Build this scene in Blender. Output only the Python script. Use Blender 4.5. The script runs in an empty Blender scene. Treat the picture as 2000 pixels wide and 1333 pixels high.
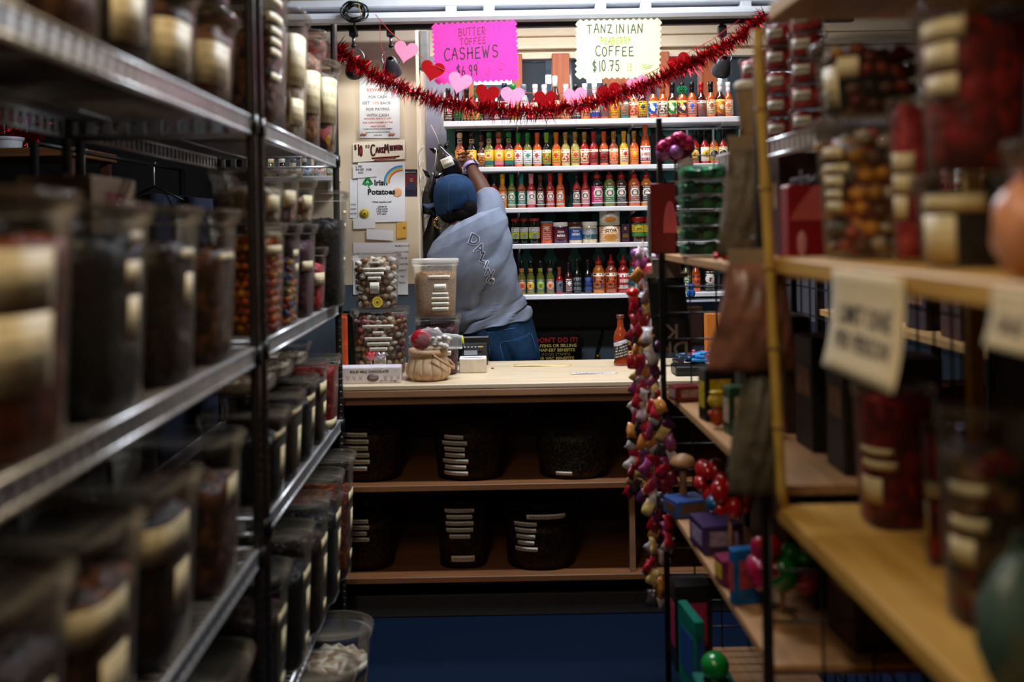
import bpy, bmesh, math, random
from mathutils import Vector, Matrix
from math import sin, cos, pi, radians
random.seed(7)
sc = bpy.context.scene
COL = sc.collection

# ------------------------------------------------------------------ camera
FPX, VPX, VPY, EYE, ROLL = 1944.4, 950.0, 442.0, 1.58, radians(1.0)
cam_data = bpy.data.cameras.new('camera')
cam_data.lens = 35.0
cam_data.sensor_width = 36.0
cam_data.shift_x = (1000 - VPX) / 2000.0
cam_data.shift_y = -(666.5 - VPY) / 2000.0
cam_data.clip_start = 0.05
cam_data.dof.use_dof = True
cam_data.dof.focus_distance = 4.95
cam_data.dof.aperture_fstop = 1.35
cam_data.dof.aperture_blades = 9
cam = bpy.data.objects.new('camera', cam_data)
COL.objects.link(cam)
cam.matrix_world = Matrix.Translation((0, 0, EYE)) @ Matrix.Rotation(pi/2, 4, 'X') @ Matrix.Rotation(-ROLL, 4, 'Z')
sc.camera = cam

# ------------------------------------------------------------------ world, lights, exposure
sc.view_settings.view_transform = 'Standard'
sc.view_settings.look = 'None'
sc.view_settings.gamma = 1.0
sc.view_settings.use_curve_mapping = False
sc.view_settings.exposure = 0.0
sc.cycles.transparent_max_bounces = 12
sc.cycles.max_bounces = 4
sc.cycles.diffuse_bounces = 3
sc.cycles.glossy_bounces = 3
sc.cycles.transmission_bounces = 3
sc.cycles.use_adaptive_sampling = True
sc.cycles.adaptive_threshold = 0.06
sc.cycles.caustics_reflective = False
sc.cycles.caustics_refractive = False
sc.cycles.sample_clamp_indirect = 4.0
world = bpy.data.worlds.new('World'); sc.world = world
world.use_nodes = True
world.node_tree.nodes['Background'].inputs[0].default_value = (0.75, 0.85, 1.0, 1)
world.node_tree.nodes['Background'].inputs[1].default_value = 0.05

def area_light(name, loc, rot, sx, sy, power, col):
    d = bpy.data.lights.new(name, 'AREA'); d.shape = 'RECTANGLE'; d.size = sx; d.size_y = sy
    d.energy = power; d.color = col
    o = bpy.data.objects.new(name, d); COL.objects.link(o); o.location = loc; o.rotation_euler = rot
    return o
# fluorescent ceiling fittings, plus an added fill at the entrance (their housings are built with the ceiling below)
area_light('tube_light_counter', (0.30, 3.55, 2.83), (0, 0, 0), 1.2, 0.12, 46, (0.86, 0.93, 1.0))
area_light('tube_light_back', (0.45, 4.78, 2.83), (0, 0, 0), 1.5, 0.12, 26, (0.95, 0.96, 1.0))
area_light('tube_light_aisle', (-0.34, 0.95, 2.83), (0, 0, pi/2), 1.2, 0.14, 17, (1.0, 0.80, 0.54))
area_light('entrance_fill_light', (-0.25, -0.45, 2.83), (0, 0, 0), 1.0, 0.14, 12, (1.0, 0.84, 0.62))  # fill added behind the camera to brighten fronts that face it

# ------------------------------------------------------------------ helpers
def P(px, py, Y):
    """world point at depth Y seen at photo pixel (px, py)"""
    u, v = px - VPX, VPY - py
    c, s = cos(ROLL), sin(ROLL)
    return Vector(((u*c + v*s) * Y / FPX, Y, EYE + (-u*s + v*c) * Y / FPX))
def PPM(Y): return FPX / Y

def lin(c):
    out = []
    for x in c[:3]:
        x = x / 255.0
        out.append(x / 12.92 if x <= 0.04045 else ((x + 0.055) / 1.055) ** 2.4)
    return (out[0], out[1], out[2], 1.0)

MATS = {}
def N(nt, t, **kw):
    n = nt.nodes.new(t)
    for k, v in kw.items(): setattr(n, k, v)
    return n
def mat(name, rgb, rough=0.5, metal=0.0, spec=0.5, var=0.12, scale=30.0, bump=0.0, coat=0.0, alpha=None, emit=0.0, trans=0.0, sss=0.0):
    if name in MATS: return MATS[name]
    m = bpy.data.materials.new(name); m.use_nodes = True; MATS[name] = m
    nt = m.node_tree; b = nt.nodes['Principled BSDF']
    c = lin(rgb)
    tc = N(nt, 'ShaderNodeTexCoord')
    no = N(nt, 'ShaderNodeTexNoise'); no.inputs['Scale'].default_value = scale; no.inputs['Detail'].default_value = 2
    nt.links.new(tc.outputs['Object'], no.inputs['Vector'])
    r = N(nt, 'ShaderNodeValToRGB')
    r.color_ramp.elements[0].position = 0.3; r.color_ramp.elements[1].position = 0.7
    r.color_ramp.elements[0].color = (c[0]*(1-var), c[1]*(1-var), c[2]*(1-var), 1)
    r.color_ramp.elements[1].color = (min(1, c[0]*(1+var)), min(1, c[1]*(1+var)), min(1, c[2]*(1+var)), 1)
    nt.links.new(no.outputs['Fac'], r.inputs['Fac'])
    nt.links.new(r.outputs['Color'], b.inputs['Base Color'])
    b.inputs['Roughness'].default_value = rough; b.inputs['Metallic'].default_value = metal
    b.inputs['Specular IOR Level'].default_value = spec
    b.inputs['Coat Weight'].default_value = coat
    if trans: b.inputs['Transmission Weight'].default_value = trans
    if sss: b.inputs['Subsurface Weight'].default_value = sss
    if emit:
        b.inputs['Emission Color'].default_value = c; b.inputs['Emission Strength'].default_value = emit
    if bump:
        bp = N(nt, 'ShaderNodeBump'); bp.inputs['Strength'].default_value = bump; bp.inputs['Distance'].default_value = 0.01
        nt.links.new(no.outputs['Fac'], bp.inputs['Height']); nt.links.new(bp.outputs['Normal'], b.inputs['Normal'])
    if alpha is not None: b.inputs['Alpha'].default_value = alpha
    return m

def clear_mat(name, rgb=(235, 238, 240), body=0.10, rough=0.12, tint=(250, 250, 250)):
    """thin clear plastic: mostly see-through, glossy by Fresnel, a little milky"""
    if name in MATS: return MATS[name]
    m = bpy.data.materials.new(name); m.use_nodes = True; MATS[name] = m
    nt = m.node_tree; b = nt.nodes['Principled BSDF']; out = nt.nodes['Material Output']
    b.inputs['Base Color'].default_value = lin(rgb); b.inputs['Roughness'].default_value = rough
    tr = N(nt, 'ShaderNodeBsdfTransparent'); tr.inputs[0].default_value = lin(tint)
    fr = N(nt, 'ShaderNodeFresnel'); fr.inputs['IOR'].default_value = 1.45
    ma = N(nt, 'ShaderNodeMath', operation='MULTIPLY_ADD'); ma.inputs[1].default_value = 0.55; ma.inputs[2].default_value = body; ma.use_clamp = True
    nt.links.new(fr.outputs[0], ma.inputs[0])
    mx = N(nt, 'ShaderNodeMixShader')
    nt.links.new(ma.outputs[0], mx.inputs[0]); nt.links.new(tr.outputs[0], mx.inputs[1]); nt.links.new(b.outputs[0], mx.inputs[2])
    nt.links.new(mx.outputs[0], out.inputs['Surface'])
    return m

def bits_mat(name, cols, scale=60.0, rough=0.45, bump=0.6, spec=0.4):
    """loose sweets, nuts or tea: voronoi cells, each of one of the colours"""
    if name in MATS: return MATS[name]
    m = bpy.data.materials.new(name); m.use_nodes = True; MATS[name] = m
    nt = m.node_tree; b = nt.nodes['Principled BSDF']
    tc = N(nt, 'ShaderNodeTexCoord'); v = N(nt, 'ShaderNodeTexVoronoi'); v.inputs['Scale'].default_value = scale
    nt.links.new(tc.outputs['Object'], v.inputs['Vector'])
    sep = N(nt, 'ShaderNodeSeparateColor'); nt.links.new(v.outputs['Color'], sep.inputs[0])
    r = N(nt, 'ShaderNodeValToRGB'); r.color_ramp.interpolation = 'CONSTANT'
    els = r.color_ramp.elements
    while len(els) < len(cols): els.new(1.0)
    for i, c in enumerate(cols):
        els[i].position = i / len(cols); els[i].color = lin(c)
    nt.links.new(sep.outputs[0], r.inputs['Fac']); nt.links.new(r.outputs['Color'], b.inputs['Base Color'])
    bp = N(nt, 'ShaderNodeBump'); bp.inputs['Strength'].default_value = bump; bp.inputs['Distance'].default_value = 0.3 / scale
    bp.invert = True
    nt.links.new(v.outputs['Distance'], bp.inputs['Height']); nt.links.new(bp.outputs['Normal'], b.inputs['Normal'])
    b.inputs['Roughness'].default_value = rough; b.inputs['Specular IOR Level'].default_value = spec
    return m

def wood_mat(name, dark, light, scale=4.0, axis='X', rough=0.5):
    if name in MATS: return MATS[name]
    m = bpy.data.materials.new(name); m.use_nodes = True; MATS[name] = m
    nt = m.node_tree; b = nt.nodes['Principled BSDF']
    tc = N(nt, 'ShaderNodeTexCoord'); mp = N(nt, 'ShaderNodeMapping')
    st = {'X': (0.6, 9, 9), 'Y': (9, 0.6, 9), 'Z': (9, 9, 0.6)}[axis]
    mp.inputs['Scale'].default_value = st
    nt.links.new(tc.outputs['Object'], mp.inputs['Vector'])
    no = N(nt, 'ShaderNodeTexNoise'); no.inputs['Scale'].default_value = scale; no.inputs['Detail'].default_value = 4
    no.inputs['Distortion'].default_value = 0.6
    nt.links.new(mp.outputs['Vector'], no.inputs['Vector'])
    r = N(nt, 'ShaderNodeValToRGB'); r.color_ramp.elements[0].position = 0.32; r.color_ramp.elements[1].position = 0.68
    r.color_ramp.elements[0].color = lin(dark); r.color_ramp.elements[1].color = lin(light)
    nt.links.new(no.outputs['Fac'], r.inputs['Fac']); nt.links.new(r.outputs['Color'], b.inputs['Base Color'])
    bp = N(nt, 'ShaderNodeBump'); bp.inputs['Strength'].default_value = 0.15; bp.inputs['Distance'].default_value = 0.003
    nt.links.new(no.outputs['Fac'], bp.inputs['Height']); nt.links.new(bp.outputs['Normal'], b.inputs['Normal'])
    b.inputs['Roughness'].default_value = rough
    return m

def print_mat(name, bg, ink, rows=3.0, cols=9.0, thick=0.5, x0=0.1, x1=0.9, rough=0.5, band=None, disc=None, art=None):
    """flat print on generated coordinates (x across, z up): rows of letter-like marks, a colour band, a round emblem"""
    if name in MATS: return MATS[name]
    m = bpy.data.materials.new(name); m.use_nodes = True; MATS[name] = m
    nt = m.node_tree; b = nt.nodes['Principled BSDF']; L = nt.links.new
    tc = N(nt, 'ShaderNodeTexCoord'); sep = N(nt, 'ShaderNodeSeparateXYZ')
    uv = N(nt, 'ShaderNodeUVMap'); L(uv.outputs['UV'], sep.inputs[0])
    X, Z = sep.outputs[0], sep.outputs[1]
    def M(op, a, bb=None, clamp=False):
        n = N(nt, 'ShaderNodeMath', operation=op); n.use_clamp = clamp
        for i, q in enumerate((a, bb)):
            if q is None: continue
            if isinstance(q, (int, float)): n.inputs[i].default_value = q
            else: L(q, n.inputs[i])
        return n.outputs[0]
    def mix(fac, c1, c2):
        n = N(nt, 'ShaderNodeMix', data_type='RGBA'); L(fac, n.inputs[0])
        for i, q in ((6, c1), (7, c2)):
            if isinstance(q, tuple): n.inputs[i].default_value = lin(q)
            else: L(q, n.inputs[i])
        return n.outputs[2]
    col = bg
    if band:
        for (z0, z1, c) in band:
            col = mix(M('MULTIPLY', M('GREATER_THAN', Z, z0), M('LESS_THAN', Z, z1)), col, c)
    if art:   # blotchy drawing
        no = N(nt, 'ShaderNodeTexNoise'); no.inputs['Scale'].default_value = art[1]; L(uv.outputs['UV'], no.inputs['Vector'])
        no.inputs['Detail'].default_value = 1.5
        inside = M('MULTIPLY', M('MULTIPLY', M('GREATER_THAN', Z, art[2]), M('LESS_THAN', Z, art[3])), M('GREATER_THAN', no.outputs['Fac'], 0.53))
        col = mix(inside, col, art[0])
    if rows:
        zr = M('MULTIPLY', Z, rows)
        fr = M('FRACT', zr)
        inrow = M('MULTIPLY', M('GREATER_THAN', fr, 0.5-thick/2), M('LESS_THAN', fr, 0.5+thick/2))
        inx = M('MULTIPLY', M('GREATER_THAN', X, x0), M('LESS_THAN', X, x1))
        cb = N(nt, 'ShaderNodeCombineXYZ'); L(M('MULTIPLY', X, cols), cb.inputs[0]); L(M('MULTIPLY', M('FLOOR', zr), 3.7), cb.inputs[1])
        no = N(nt, 'ShaderNodeTexNoise'); no.inputs['Scale'].default_value = 3.0; L(cb.outputs[0], no.inputs['Vector'])
        mark = M('GREATER_THAN', no.outputs['Fac'], 0.47)
        col = mix(M('MULTIPLY', M('MULTIPLY', inrow, inx), mark), col, ink)
    if disc:
        for (cx, cz, r, asp, c) in disc:
            d = M('SQRT', M('ADD', M('POWER', M('ABSOLUTE', M('SUBTRACT', X, cx)), 2.0), M('POWER', M('MULTIPLY', M('ABSOLUTE', M('SUBTRACT', Z, cz)), asp), 2.0)))
            col = mix(M('LESS_THAN', d, r), col, c)
    if isinstance(col, tuple): b.inputs['Base Color'].default_value = lin(col)
    else: L(col, b.inputs['Base Color'])
    b.inputs['Roughness'].default_value = rough
    return m

class MB:
    """collects geometry; build() links it as one mesh object"""
    def __init__(s): s.v = []; s.f = []; s.m = []; s.sm = []; s.uv = {}
    def add(s, verts, faces, mi=0, smooth=False, M=None, uvs=None):
        o = len(s.v)
        for k, p in enumerate(verts):
            p = Vector(p); s.v.append(M @ p if M else p)
            if uvs: s.uv[o + k] = uvs[k]
        for f in faces:
            s.f.append([i + o for i in f]); s.m.append(mi); s.sm.append(smooth)
        return s
    def box(s, c, d, mi=0, M=None, ch=0.0):
        hx, hy, hz = d[0]/2, d[1]/2, d[2]/2
        if ch <= 0:
            vs = [(c[0]+x*hx, c[1]+y*hy, c[2]+z*hz) for x in (-1, 1) for y in (-1, 1) for z in (-1, 1)]
            fs = [(0,1,3,2), (4,6,7,5), (0,4,5,1), (2,3,7,6), (0,2,6,4), (1,5,7,3)]
            return s.add(vs, fs, mi, False, M)
        ch = min(ch, hx*.9, hy*.9, hz*.9)
        bm = bmesh.new()
        for x in (-1, 1):
            for y in (-1, 1):
                for z in (-1, 1):
                    bm.verts.new((c[0]+x*hx, c[1]+y*(hy-ch), c[2]+z*(hz-ch)))
                    bm.verts.new((c[0]+x*(hx-ch), c[1]+y*hy, c[2]+z*(hz-ch)))
                    bm.verts.new((c[0]+x*(hx-ch), c[1]+y*(hy-ch), c[2]+z*hz))
        bmesh.ops.convex_hull(bm, input=bm.verts)
        bm.verts.index_update()
        s.add([v.co.copy() for v in bm.verts], [[v.index for v in f.verts] for f in bm.faces], mi, False, M)
        bm.free(); return s
    def lathe(s, prof, n=16, c=(0, 0, 0), mi=0, M=None, e=2.0, sx=1.0, sy=1.0, smooth=True, cap=True):
        vs = []; fs = []; uv = []
        for j, (r, z) in enumerate(prof):
            for i in range(n):
                t = 2*pi*i/n + pi/n
                k = (abs(cos(t))**e + abs(sin(t))**e) ** (-1/e)
                vs.append((c[0]+r*k*cos(t)*sx, c[1]+r*k*sin(t)*sy, c[2]+z))
        m = len(prof)
        for j in range(m-1):
            for i in range(n):
                a, b2 = j*n+i, j*n+(i+1) % n
                fs.append((a, b2, b2+n, a+n))
        s.add(vs, fs, mi, smooth, M)
        if cap:
            o = len(s.v) - len(vs)
            s.f.append([o+i for i in reversed(range(n))]); s.m.append(mi); s.sm.append(False)
            s.f.append([o+(m-1)*n+i for i in range(n)]); s.m.append(mi); s.sm.append(False)
        return s
    def tube(s, pts, r, n=6, mi=0, M=None, closed=False):
        pts = [Vector(p) for p in pts]; vs = []; fs = []; m = len(pts)
        for j, p in enumerate(pts):
            if closed: d = pts[(j+1) % m] - pts[j-1]
            else: d = pts[min(j+1, m-1)] - pts[max(j-1, 0)]
            d = d.normalized() if d.length > 1e-9 else Vector((0, 0, 1))
            a = d.cross(Vector((0, 0, 1)) if abs(d.z) < 0.9 else Vector((1, 0, 0))).normalized(); b2 = d.cross(a)
            rr = r[j] if isinstance(r, (list, tuple)) else r
            for i in range(n):
                t = 2*pi*i/n
                vs.append(p + (a*cos(t) + b2*sin(t))*rr)
        for j in range(m if closed else m-1):
            for i in range(n):
                j2 = (j+1) % m
                fs.append((j*n+i, j*n+(i+1) % n, j2*n+(i+1) % n, j2*n+i))
        if not closed:
            fs.append(tuple(reversed(range(n)))); fs.append(tuple((m-1)*n+i for i in range(n)))
        return s.add(vs, fs, mi, n > 4, M)
    def loft(s, rings, mi=0, smooth=True, cap=True, M=None):
        n = len(rings[0]); vs = [p for r in rings for p in r]; fs = []
        for j in range(len(rings)-1):
            for i in range(n):
                fs.append((j*n+i, j*n+(i+1) % n, (j+1)*n+(i+1) % n, (j+1)*n+i))
        if cap:
            fs.append(tuple(reversed(range(n)))); fs.append(tuple((len(rings)-1)*n+i for i in range(n)))
        return s.add(vs, fs, mi, smooth, M)
    def sheet(s, fn, nu, nv, mi=0, smooth=True, M=None, th=0.0):
        """fn(u,v)->point on 0..1, with uv; optional thickness along the mean normal gives a real slab"""
        g = [[Vector(fn(i/nu, j/nv)) for i in range(nu+1)] for j in range(nv+1)]
        vs = [p for r in g for p in r]; uvs = [(i/nu, j/nv) for j in range(nv+1) for i in range(nu+1)]
        W = nu+1
        fs = [(j*W+i, j*W+i+1, (j+1)*W+i+1, (j+1)*W+i) for j in range(nv) for i in range(nu)]
        if th:
            nvs = []
            for j in range(nv+1):
                for i in range(nu+1):
                    du = g[j][min(i+1, nu)] - g[j][max(i-1, 0)]; dv = g[min(j+1, nv)][i] - g[max(j-1, 0)][i]
                    nn = du.cross(dv); nn = nn.normalized() if nn.length > 1e-12 else Vector((0, 0, 1))
                    nvs.append(g[j][i] - nn*th)
            K = len(vs); vs += nvs; uvs += uvs[:]
            fs += [tuple(K+q for q in reversed(f)) for f in fs[:]]
            edge = [i for i in range(nu)] 
            bd = [i for i in range(W)] + [j*W+nu for j in range(1, nv+1)] + [nv*W+i for i in range(nu-1, -1, -1)] + [j*W for j in range(nv-1, 0, -1)]
            for k in range(len(bd)):
                a, b2 = bd[k], bd[(k+1) % len(bd)]
                fs.append((b2, a, K+a, K+b2))
        return s.add(vs, fs, mi, smooth, M, uvs)
    def prism(s, pts, th, mi=0, M=None):
        """2-D outline (x,z) as a slab th thick, front at y=0 facing -y"""
        n = len(pts)
        xs = [p[0] for p in pts]; zs = [p[1] for p in pts]
        w = max(xs)-min(xs) or 1; h = max(zs)-min(zs) or 1
        uv = [((p[0]-min(xs))/w, (p[1]-min(zs))/h) for p in pts]
        vs = [(p[0], 0, p[1]) for p in pts] + [(p[0], th, p[1]) for p in pts]
        fs = [tuple(range(n)), tuple(reversed(range(n, 2*n)))] + [(i, n+i, n+(i+1) % n, (i+1) % n) for i in range(n)]
        return s.add(vs, fs, mi, False, M, uv+uv)
    def ribbon(s, pts, w, mi=0, M=None, y=0.0, th=0.0006):
        """marker stroke in the x-z plane with a little thickness"""
        pts = [Vector((p[0], 0, p[1])) for p in pts]; vs = []; fs = []; m = len(pts)
        o = Vector((0, y-th, 0))
        for j in range(m-1):
            d = pts[j+1]-pts[j]
            if d.length < 1e-9: continue
            d.normalize(); a = Vector((-d.z, 0, d.x))*w/2; e = d*w*0.3; k = len(vs)
            vs += [pts[j]-e+a+o, pts[j]-e-a+o, pts[j+1]+e-a+o, pts[j+1]+e+a+o]; fs.append((k, k+1, k+2, k+3))
            o = o - Vector((0, 0.00001, 0))
        return s.add(vs, fs, mi, False, M)
    def blob(s, c, r, mi=0, sub=1, sc3=(1, 1, 1), rot=None, jit=0.0):
        bm = bmesh.new(); bmesh.ops.create_icosphere(bm, subdivisions=sub, radius=1.0)
        R = rot or Matrix.Identity(3)
        vs = []
        for v in bm.verts:
            q = Vector((v.co.x*sc3[0], v.co.y*sc3[1], v.co.z*sc3[2]))*r*(1+random.uniform(-jit, jit))
            vs.append(R @ q + Vector(c))
        bm.verts.index_update()
        fs = [[v.index for v in f.verts] for f in bm.faces]; bm.free()
        return s.add(vs, fs, mi, True)
    def mesh(s, name='mesh'):
        me = bpy.data.meshes.new(name)
        me.from_pydata([tuple(p) for p in s.v], [], s.f)
        me.polygons.foreach_set('material_index', s.m); me.polygons.foreach_set('use_smooth', s.sm)
        if s.uv:
            l = me.uv_layers.new(name='UVMap')
            for lp in me.loops: l.data[lp.index].uv = s.uv.get(lp.vertex_index, (0, 0))
        me.update(); return me
    def build(s, name, mats, parent=None, loc=None, rot=None):
        return link(name, s.mesh(name), mats, parent, loc, rot)

def link(name, me, mats, parent=None, loc=None, rot=None):
    o = bpy.data.objects.new(name, me); COL.objects.link(o)
    if mats is not None:
        if not isinstance(mats, (list, tuple)): mats = [mats]
        if len(me.materials) == 0:
            for m in mats: me.materials.append(m)
        else:
            for i, m in enumerate(mats):
                o.material_slots[i].link = 'OBJECT'; o.material_slots[i].material = m
    if parent: o.parent = parent
    if loc is not None: o.location = loc
    if rot is not None: o.rotation_euler = rot
    return o
def thing(name, label, cat, loc=(0, 0, 0), rot=(0, 0, 0), group=None):
    o = bpy.data.objects.new(name, None); COL.objects.link(o); o.empty_display_size = 0.05
    o.location = loc; o.rotation_euler = rot
    return tag(o, label, cat, group)
def tag(o, label, cat, group=None, kind=None):
    if label: o['label'] = label
    if cat: o['category'] = cat
    if group: o['group'] = group
    if kind: o['kind'] = kind
    return o
def struct(o, label=None, cat=None):
    o['kind'] = 'structure'
    if label: o['label'] = label
    if cat: o['category'] = cat
    return o
ORD = ['first', 'second', 'third', 'fourth', 'fifth', 'sixth', 'seventh', 'eighth', 'ninth', 'tenth', 'eleventh', 'twelfth',
       'thirteenth', 'fourteenth', 'fifteenth', 'sixteenth', 'seventeenth', 'eighteenth', 'nineteenth', 'twentieth',
       'twenty-first', 'twenty-second', 'twenty-third', 'twenty-fourth', 'twenty-fifth', 'twenty-sixth', 'twenty-seventh',
       'twenty-eighth', 'twenty-ninth', 'thirtieth', 'thirty-first', 'thirty-second', 'thirty-third', 'thirty-fourth']

def text_mesh(txt, size, bold=0.0, align='CENTER', spacing=1.0, shear=0.0):
    cu = bpy.data.curves.new('lettering', 'FONT'); cu.body = txt; cu.size = size; cu.align_x = align
    cu.offset = bold; cu.extrude = 0.0003; cu.resolution_u = 2; cu.space_character = spacing; cu.shear = shear
    o = bpy.data.objects.new('lettering_source', cu); COL.objects.link(o)
    bpy.context.view_layer.update()
    me = bpy.data.meshes.new_from_object(o.evaluated_get(bpy.context.evaluated_depsgraph_get()))
    bpy.data.objects.remove(o); bpy.data.curves.remove(cu)
    me.materials.clear()
    return me
def lettering(txt, size, m, parent, loc, bold=0.0, rot=(pi/2, 0, 0), align='CENTER', spacing=1.0, shear=0.0, wrap=None, name='lettering'):
    me = text_mesh(txt, size, bold, align, spacing, shear)
    if wrap:   # bend round a vertical cylinder of that radius whose axis is at the parent origin; loc gives height and angle
        for v in me.vertices:
            a = v.co.x / wrap + (loc[0] if loc else 0)
            rr = wrap + v.co.z + 0.0006
            v.co = (rr*sin(a), -rr*cos(a), v.co.y + loc[2])
        return link(name, me, m, parent)
    return link(name, me, m, parent, loc, rot)

# hand-drawn marker capitals as strokes on a 0..1 square
def arc(cx, cz, rx, rz, a0, a1, n=8):
    return [(cx+rx*cos(radians(a0+(a1-a0)*i/n)), cz+rz*sin(radians(a0+(a1-a0)*i/n))) for i in range(n+1)]
STROKES = {
 'A': [[(0, 0), (.38, 1), (.5, 1.02), (.85, 0)], [(.15, .4), (.75, .42)]],
 'B': [[(.05, 0), (.12, 1)], [(.0, .95)] + arc(.3, .76, .38, .24, 90, -80) + [(.15, .52)] + arc(.35, .26, .42, .28, 80, -90) + [(0, .02)]],
 'C': [arc(.5, .5, .45, .52, 50, 315, 12)],
 'D': [[(.1, 0), (.1, 1)], [(.0, 1)] + arc(.2, .5, .62, .5, 85, -85) + [(0, 0)]],
 'E': [[(.75, .98), (.12, .95), (.08, .02), (.8, .04)], [(.1, .5), (.6, .53)]],
 'F': [[(.8, 1), (.1, .96), (.06, 0)], [(.08, .5), (.6, .53)]],
 'H': [[(.08, 1), (.06, 0)], [(.72, 1), (.78, 0)], [(.06, .48), (.76, .52)]],
 'I': [[(.4, 1), (.45, 0)]],
 'L': [[(.1, 1), (.1, 0), (.7, .02)]],
 'M': [[(.0, 0), (.14, 1), (.42, .35), (.72, 1), (.9, 0)]],
 'N': [[(.05, 0), (.12, 1), (.7, .04), (.8, 1)]],
 'O': [arc(.42, .5, .38, .5, 100, 460, 14)],
 'P': [[(.1, 0), (.12, 1)], [(.0, .95)] + arc(.3, .74, .42, .26, 90, -90) + [(.12, .48)]],
 'R': [[(.08, 0), (.12, 1)], [(.0, .95)] + arc(.3, .75, .42, .25, 90, -90) + [(.15, .5), (.78, 0)]],
 'S': [arc(.42, .76, .34, .25, 30, 255, 9) + arc(.42, .25, .36, .26, 80, -150, 9)],
 'T': [[(-.05, .92), (.2, 1), (.8, 1)], [(.4, 1), (.38, 0)]],
 'U': [[(.05, 1), (.05, .35)] + arc(.4, .32, .35, .32, 180, 360) + [(.76, 1)]],
 'W': [[(.0, 1), (.22, .02), (.45, .7), (.68, .02), (.95, 1.05)]],
 'Y': [[(.05, 1), (.4, .5)], [(.78, 1), (.38, .5), (.36, 0)]],
 'Z': [[(.0, .9), (.2, 1), (.72, .98), (.1, .04), (.4, .1), (.85, .02)]],
 'G': [arc(.5, .5, .45, .52, 50, 330, 12) + [(.9, .45), (.55, .45)]],
 'K': [[(.1, 1), (.1, 0)], [(.75, 1), (.12, .45), (.8, 0)]],
 'V': [[(0, 1), (.4, 0), (.8, 1)]],
 '$': [arc(.42, .72, .3, .2, 30, 255, 8) + arc(.42, .3, .32, .22, 80, -150, 8), [(.42, 1.08), (.42, -.06)]],
 '0': [arc(.38, .5, .32, .52, 90, 450, 14)], '1': [[(.35, 1), (.38, 0)]],
 '5': [[(.75, 1), (.2, .97), (.15, .58)] + arc(.38, .3, .36, .32, 110, -150, 9)],
 '6': [[(.45, 1), (.2, .6)] + arc(.42, .26, .32, .26, 150, 500, 12)],
 '7': [[(.0, .92), (.2, 1), (.75, .96), (.35, 0)], [(.2, .5), (.7, .55)]],
 '9': [arc(.4, .72, .28, .27, 0, 360, 12) + [(.66, .4), (.62, 0)]],
 '.': [[(.2, .0), (.24, .04)]], ',': [[(.2, .02), (.1, -.15)]], '-': [[(.1, .45), (.6, .5)]],
}
def handwriting(txt, x, z, h, w, stroke, m, parent, y=-0.0012, slope=0.0, jit=0.05, adv=1.15, name='handwriting'):
    """marker lettering starting at (x,z) on the parent's x-z plane"""
    mb = MB(); rnd = random.Random(txt)
    for ch in txt:
        if ch == ' ': x += w*0.7; z += w*0.7*slope; continue
        dz = rnd.uniform(-jit, jit)*h; k = 1 + rnd.uniform(-jit, jit)
        for st in STROKES[ch]:
            mb.ribbon([(x + p[0]*w*k, z + dz + p[1]*h*k + p[0]*w*slope) for p in st], stroke, y=y)
        aw = {'I': .75, '1': .65, '.': .4, ',': .4, 'W': 1.25, 'M': 1.25}.get(ch, 1.0)
        x += w*adv*aw; z += w*adv*aw*slope
    return mb.build(name, m, parent)
# ------------------------------------------------------------------ room shell
M_carpet = mat('navy_carpet', (11, 27, 50), rough=0.95, spec=0.1, var=0.35, scale=220, bump=0.5)
M_cream = mat('cream_paint', (226, 208, 180), rough=0.6, var=0.04, scale=6)
M_lav = mat('grey_lavender_paint', (150, 150, 168), rough=0.6, var=0.06, scale=5)
M_slate = mat('slate_paint', (70, 82, 96), rough=0.6, var=0.06, scale=8)
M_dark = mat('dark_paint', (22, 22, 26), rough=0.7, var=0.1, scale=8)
M_ceil = mat('ceiling_white', (214, 220, 232), rough=0.8, var=0.03, scale=5)
M_white = mat('white_paint', (232, 234, 240), rough=0.35, var=0.04, scale=20)
M_orange_wood = wood_mat('orange_wood', (150, 72, 34), (190, 104, 58), axis='Z')
M_glass = clear_mat('window_glass', (200, 215, 225), body=0.03, rough=0.03)
M_black = mat('black_metal', (14, 14, 16), rough=0.4, var=0.1, spec=0.4)
M_blackplastic = mat('black_plastic', (18, 18, 20), rough=0.35, var=0.1)

XL, XR, YN, YB, ZC = -2.8, 2.6, -0.9, 5.5, 2.92
def slab(name, x0, x1, y0, y1, z0, z1, m, label=None):
    o = MB().box(((x0+x1)/2, (y0+y1)/2, (z0+z1)/2), (x1-x0, y1-y0, z1-z0)).build(name, m)
    return struct(o, label)
slab('floor', XL, XR, YN, YB, -0.06, 0, M_carpet, 'navy blue carpet floor of the shop aisle')
slab('ceiling', XL, XR, YN, YB, ZC, ZC+0.06, M_ceil, 'plain off white shop ceiling')
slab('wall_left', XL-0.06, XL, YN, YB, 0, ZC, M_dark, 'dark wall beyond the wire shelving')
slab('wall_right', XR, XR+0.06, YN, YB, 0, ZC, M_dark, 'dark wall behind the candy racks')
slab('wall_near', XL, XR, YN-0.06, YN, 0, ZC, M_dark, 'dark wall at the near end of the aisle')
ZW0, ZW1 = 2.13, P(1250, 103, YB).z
X0w, X1w = P(905, 150, YB).x, P(1600, 150, YB).x
wb = MB()
wb.box(((XL+XR)/2, YB+0.04, 0.51), (XR-XL, 0.08, 1.02), 1)
wb.box(((XL+XR)/2, YB+0.04, (1.02+ZW0)/2), (XR-XL, 0.08, ZW0-1.02), 0)
wb.box(((XL+XR)/2, YB+0.04, (ZW1+ZC)/2), (XR-XL, 0.08, ZC-ZW1), 2)
wb.box(((XL+X0w)/2, YB+0.04, (ZW0+ZW1)/2), (X0w-XL, 0.08, ZW1-ZW0), 0)
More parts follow.
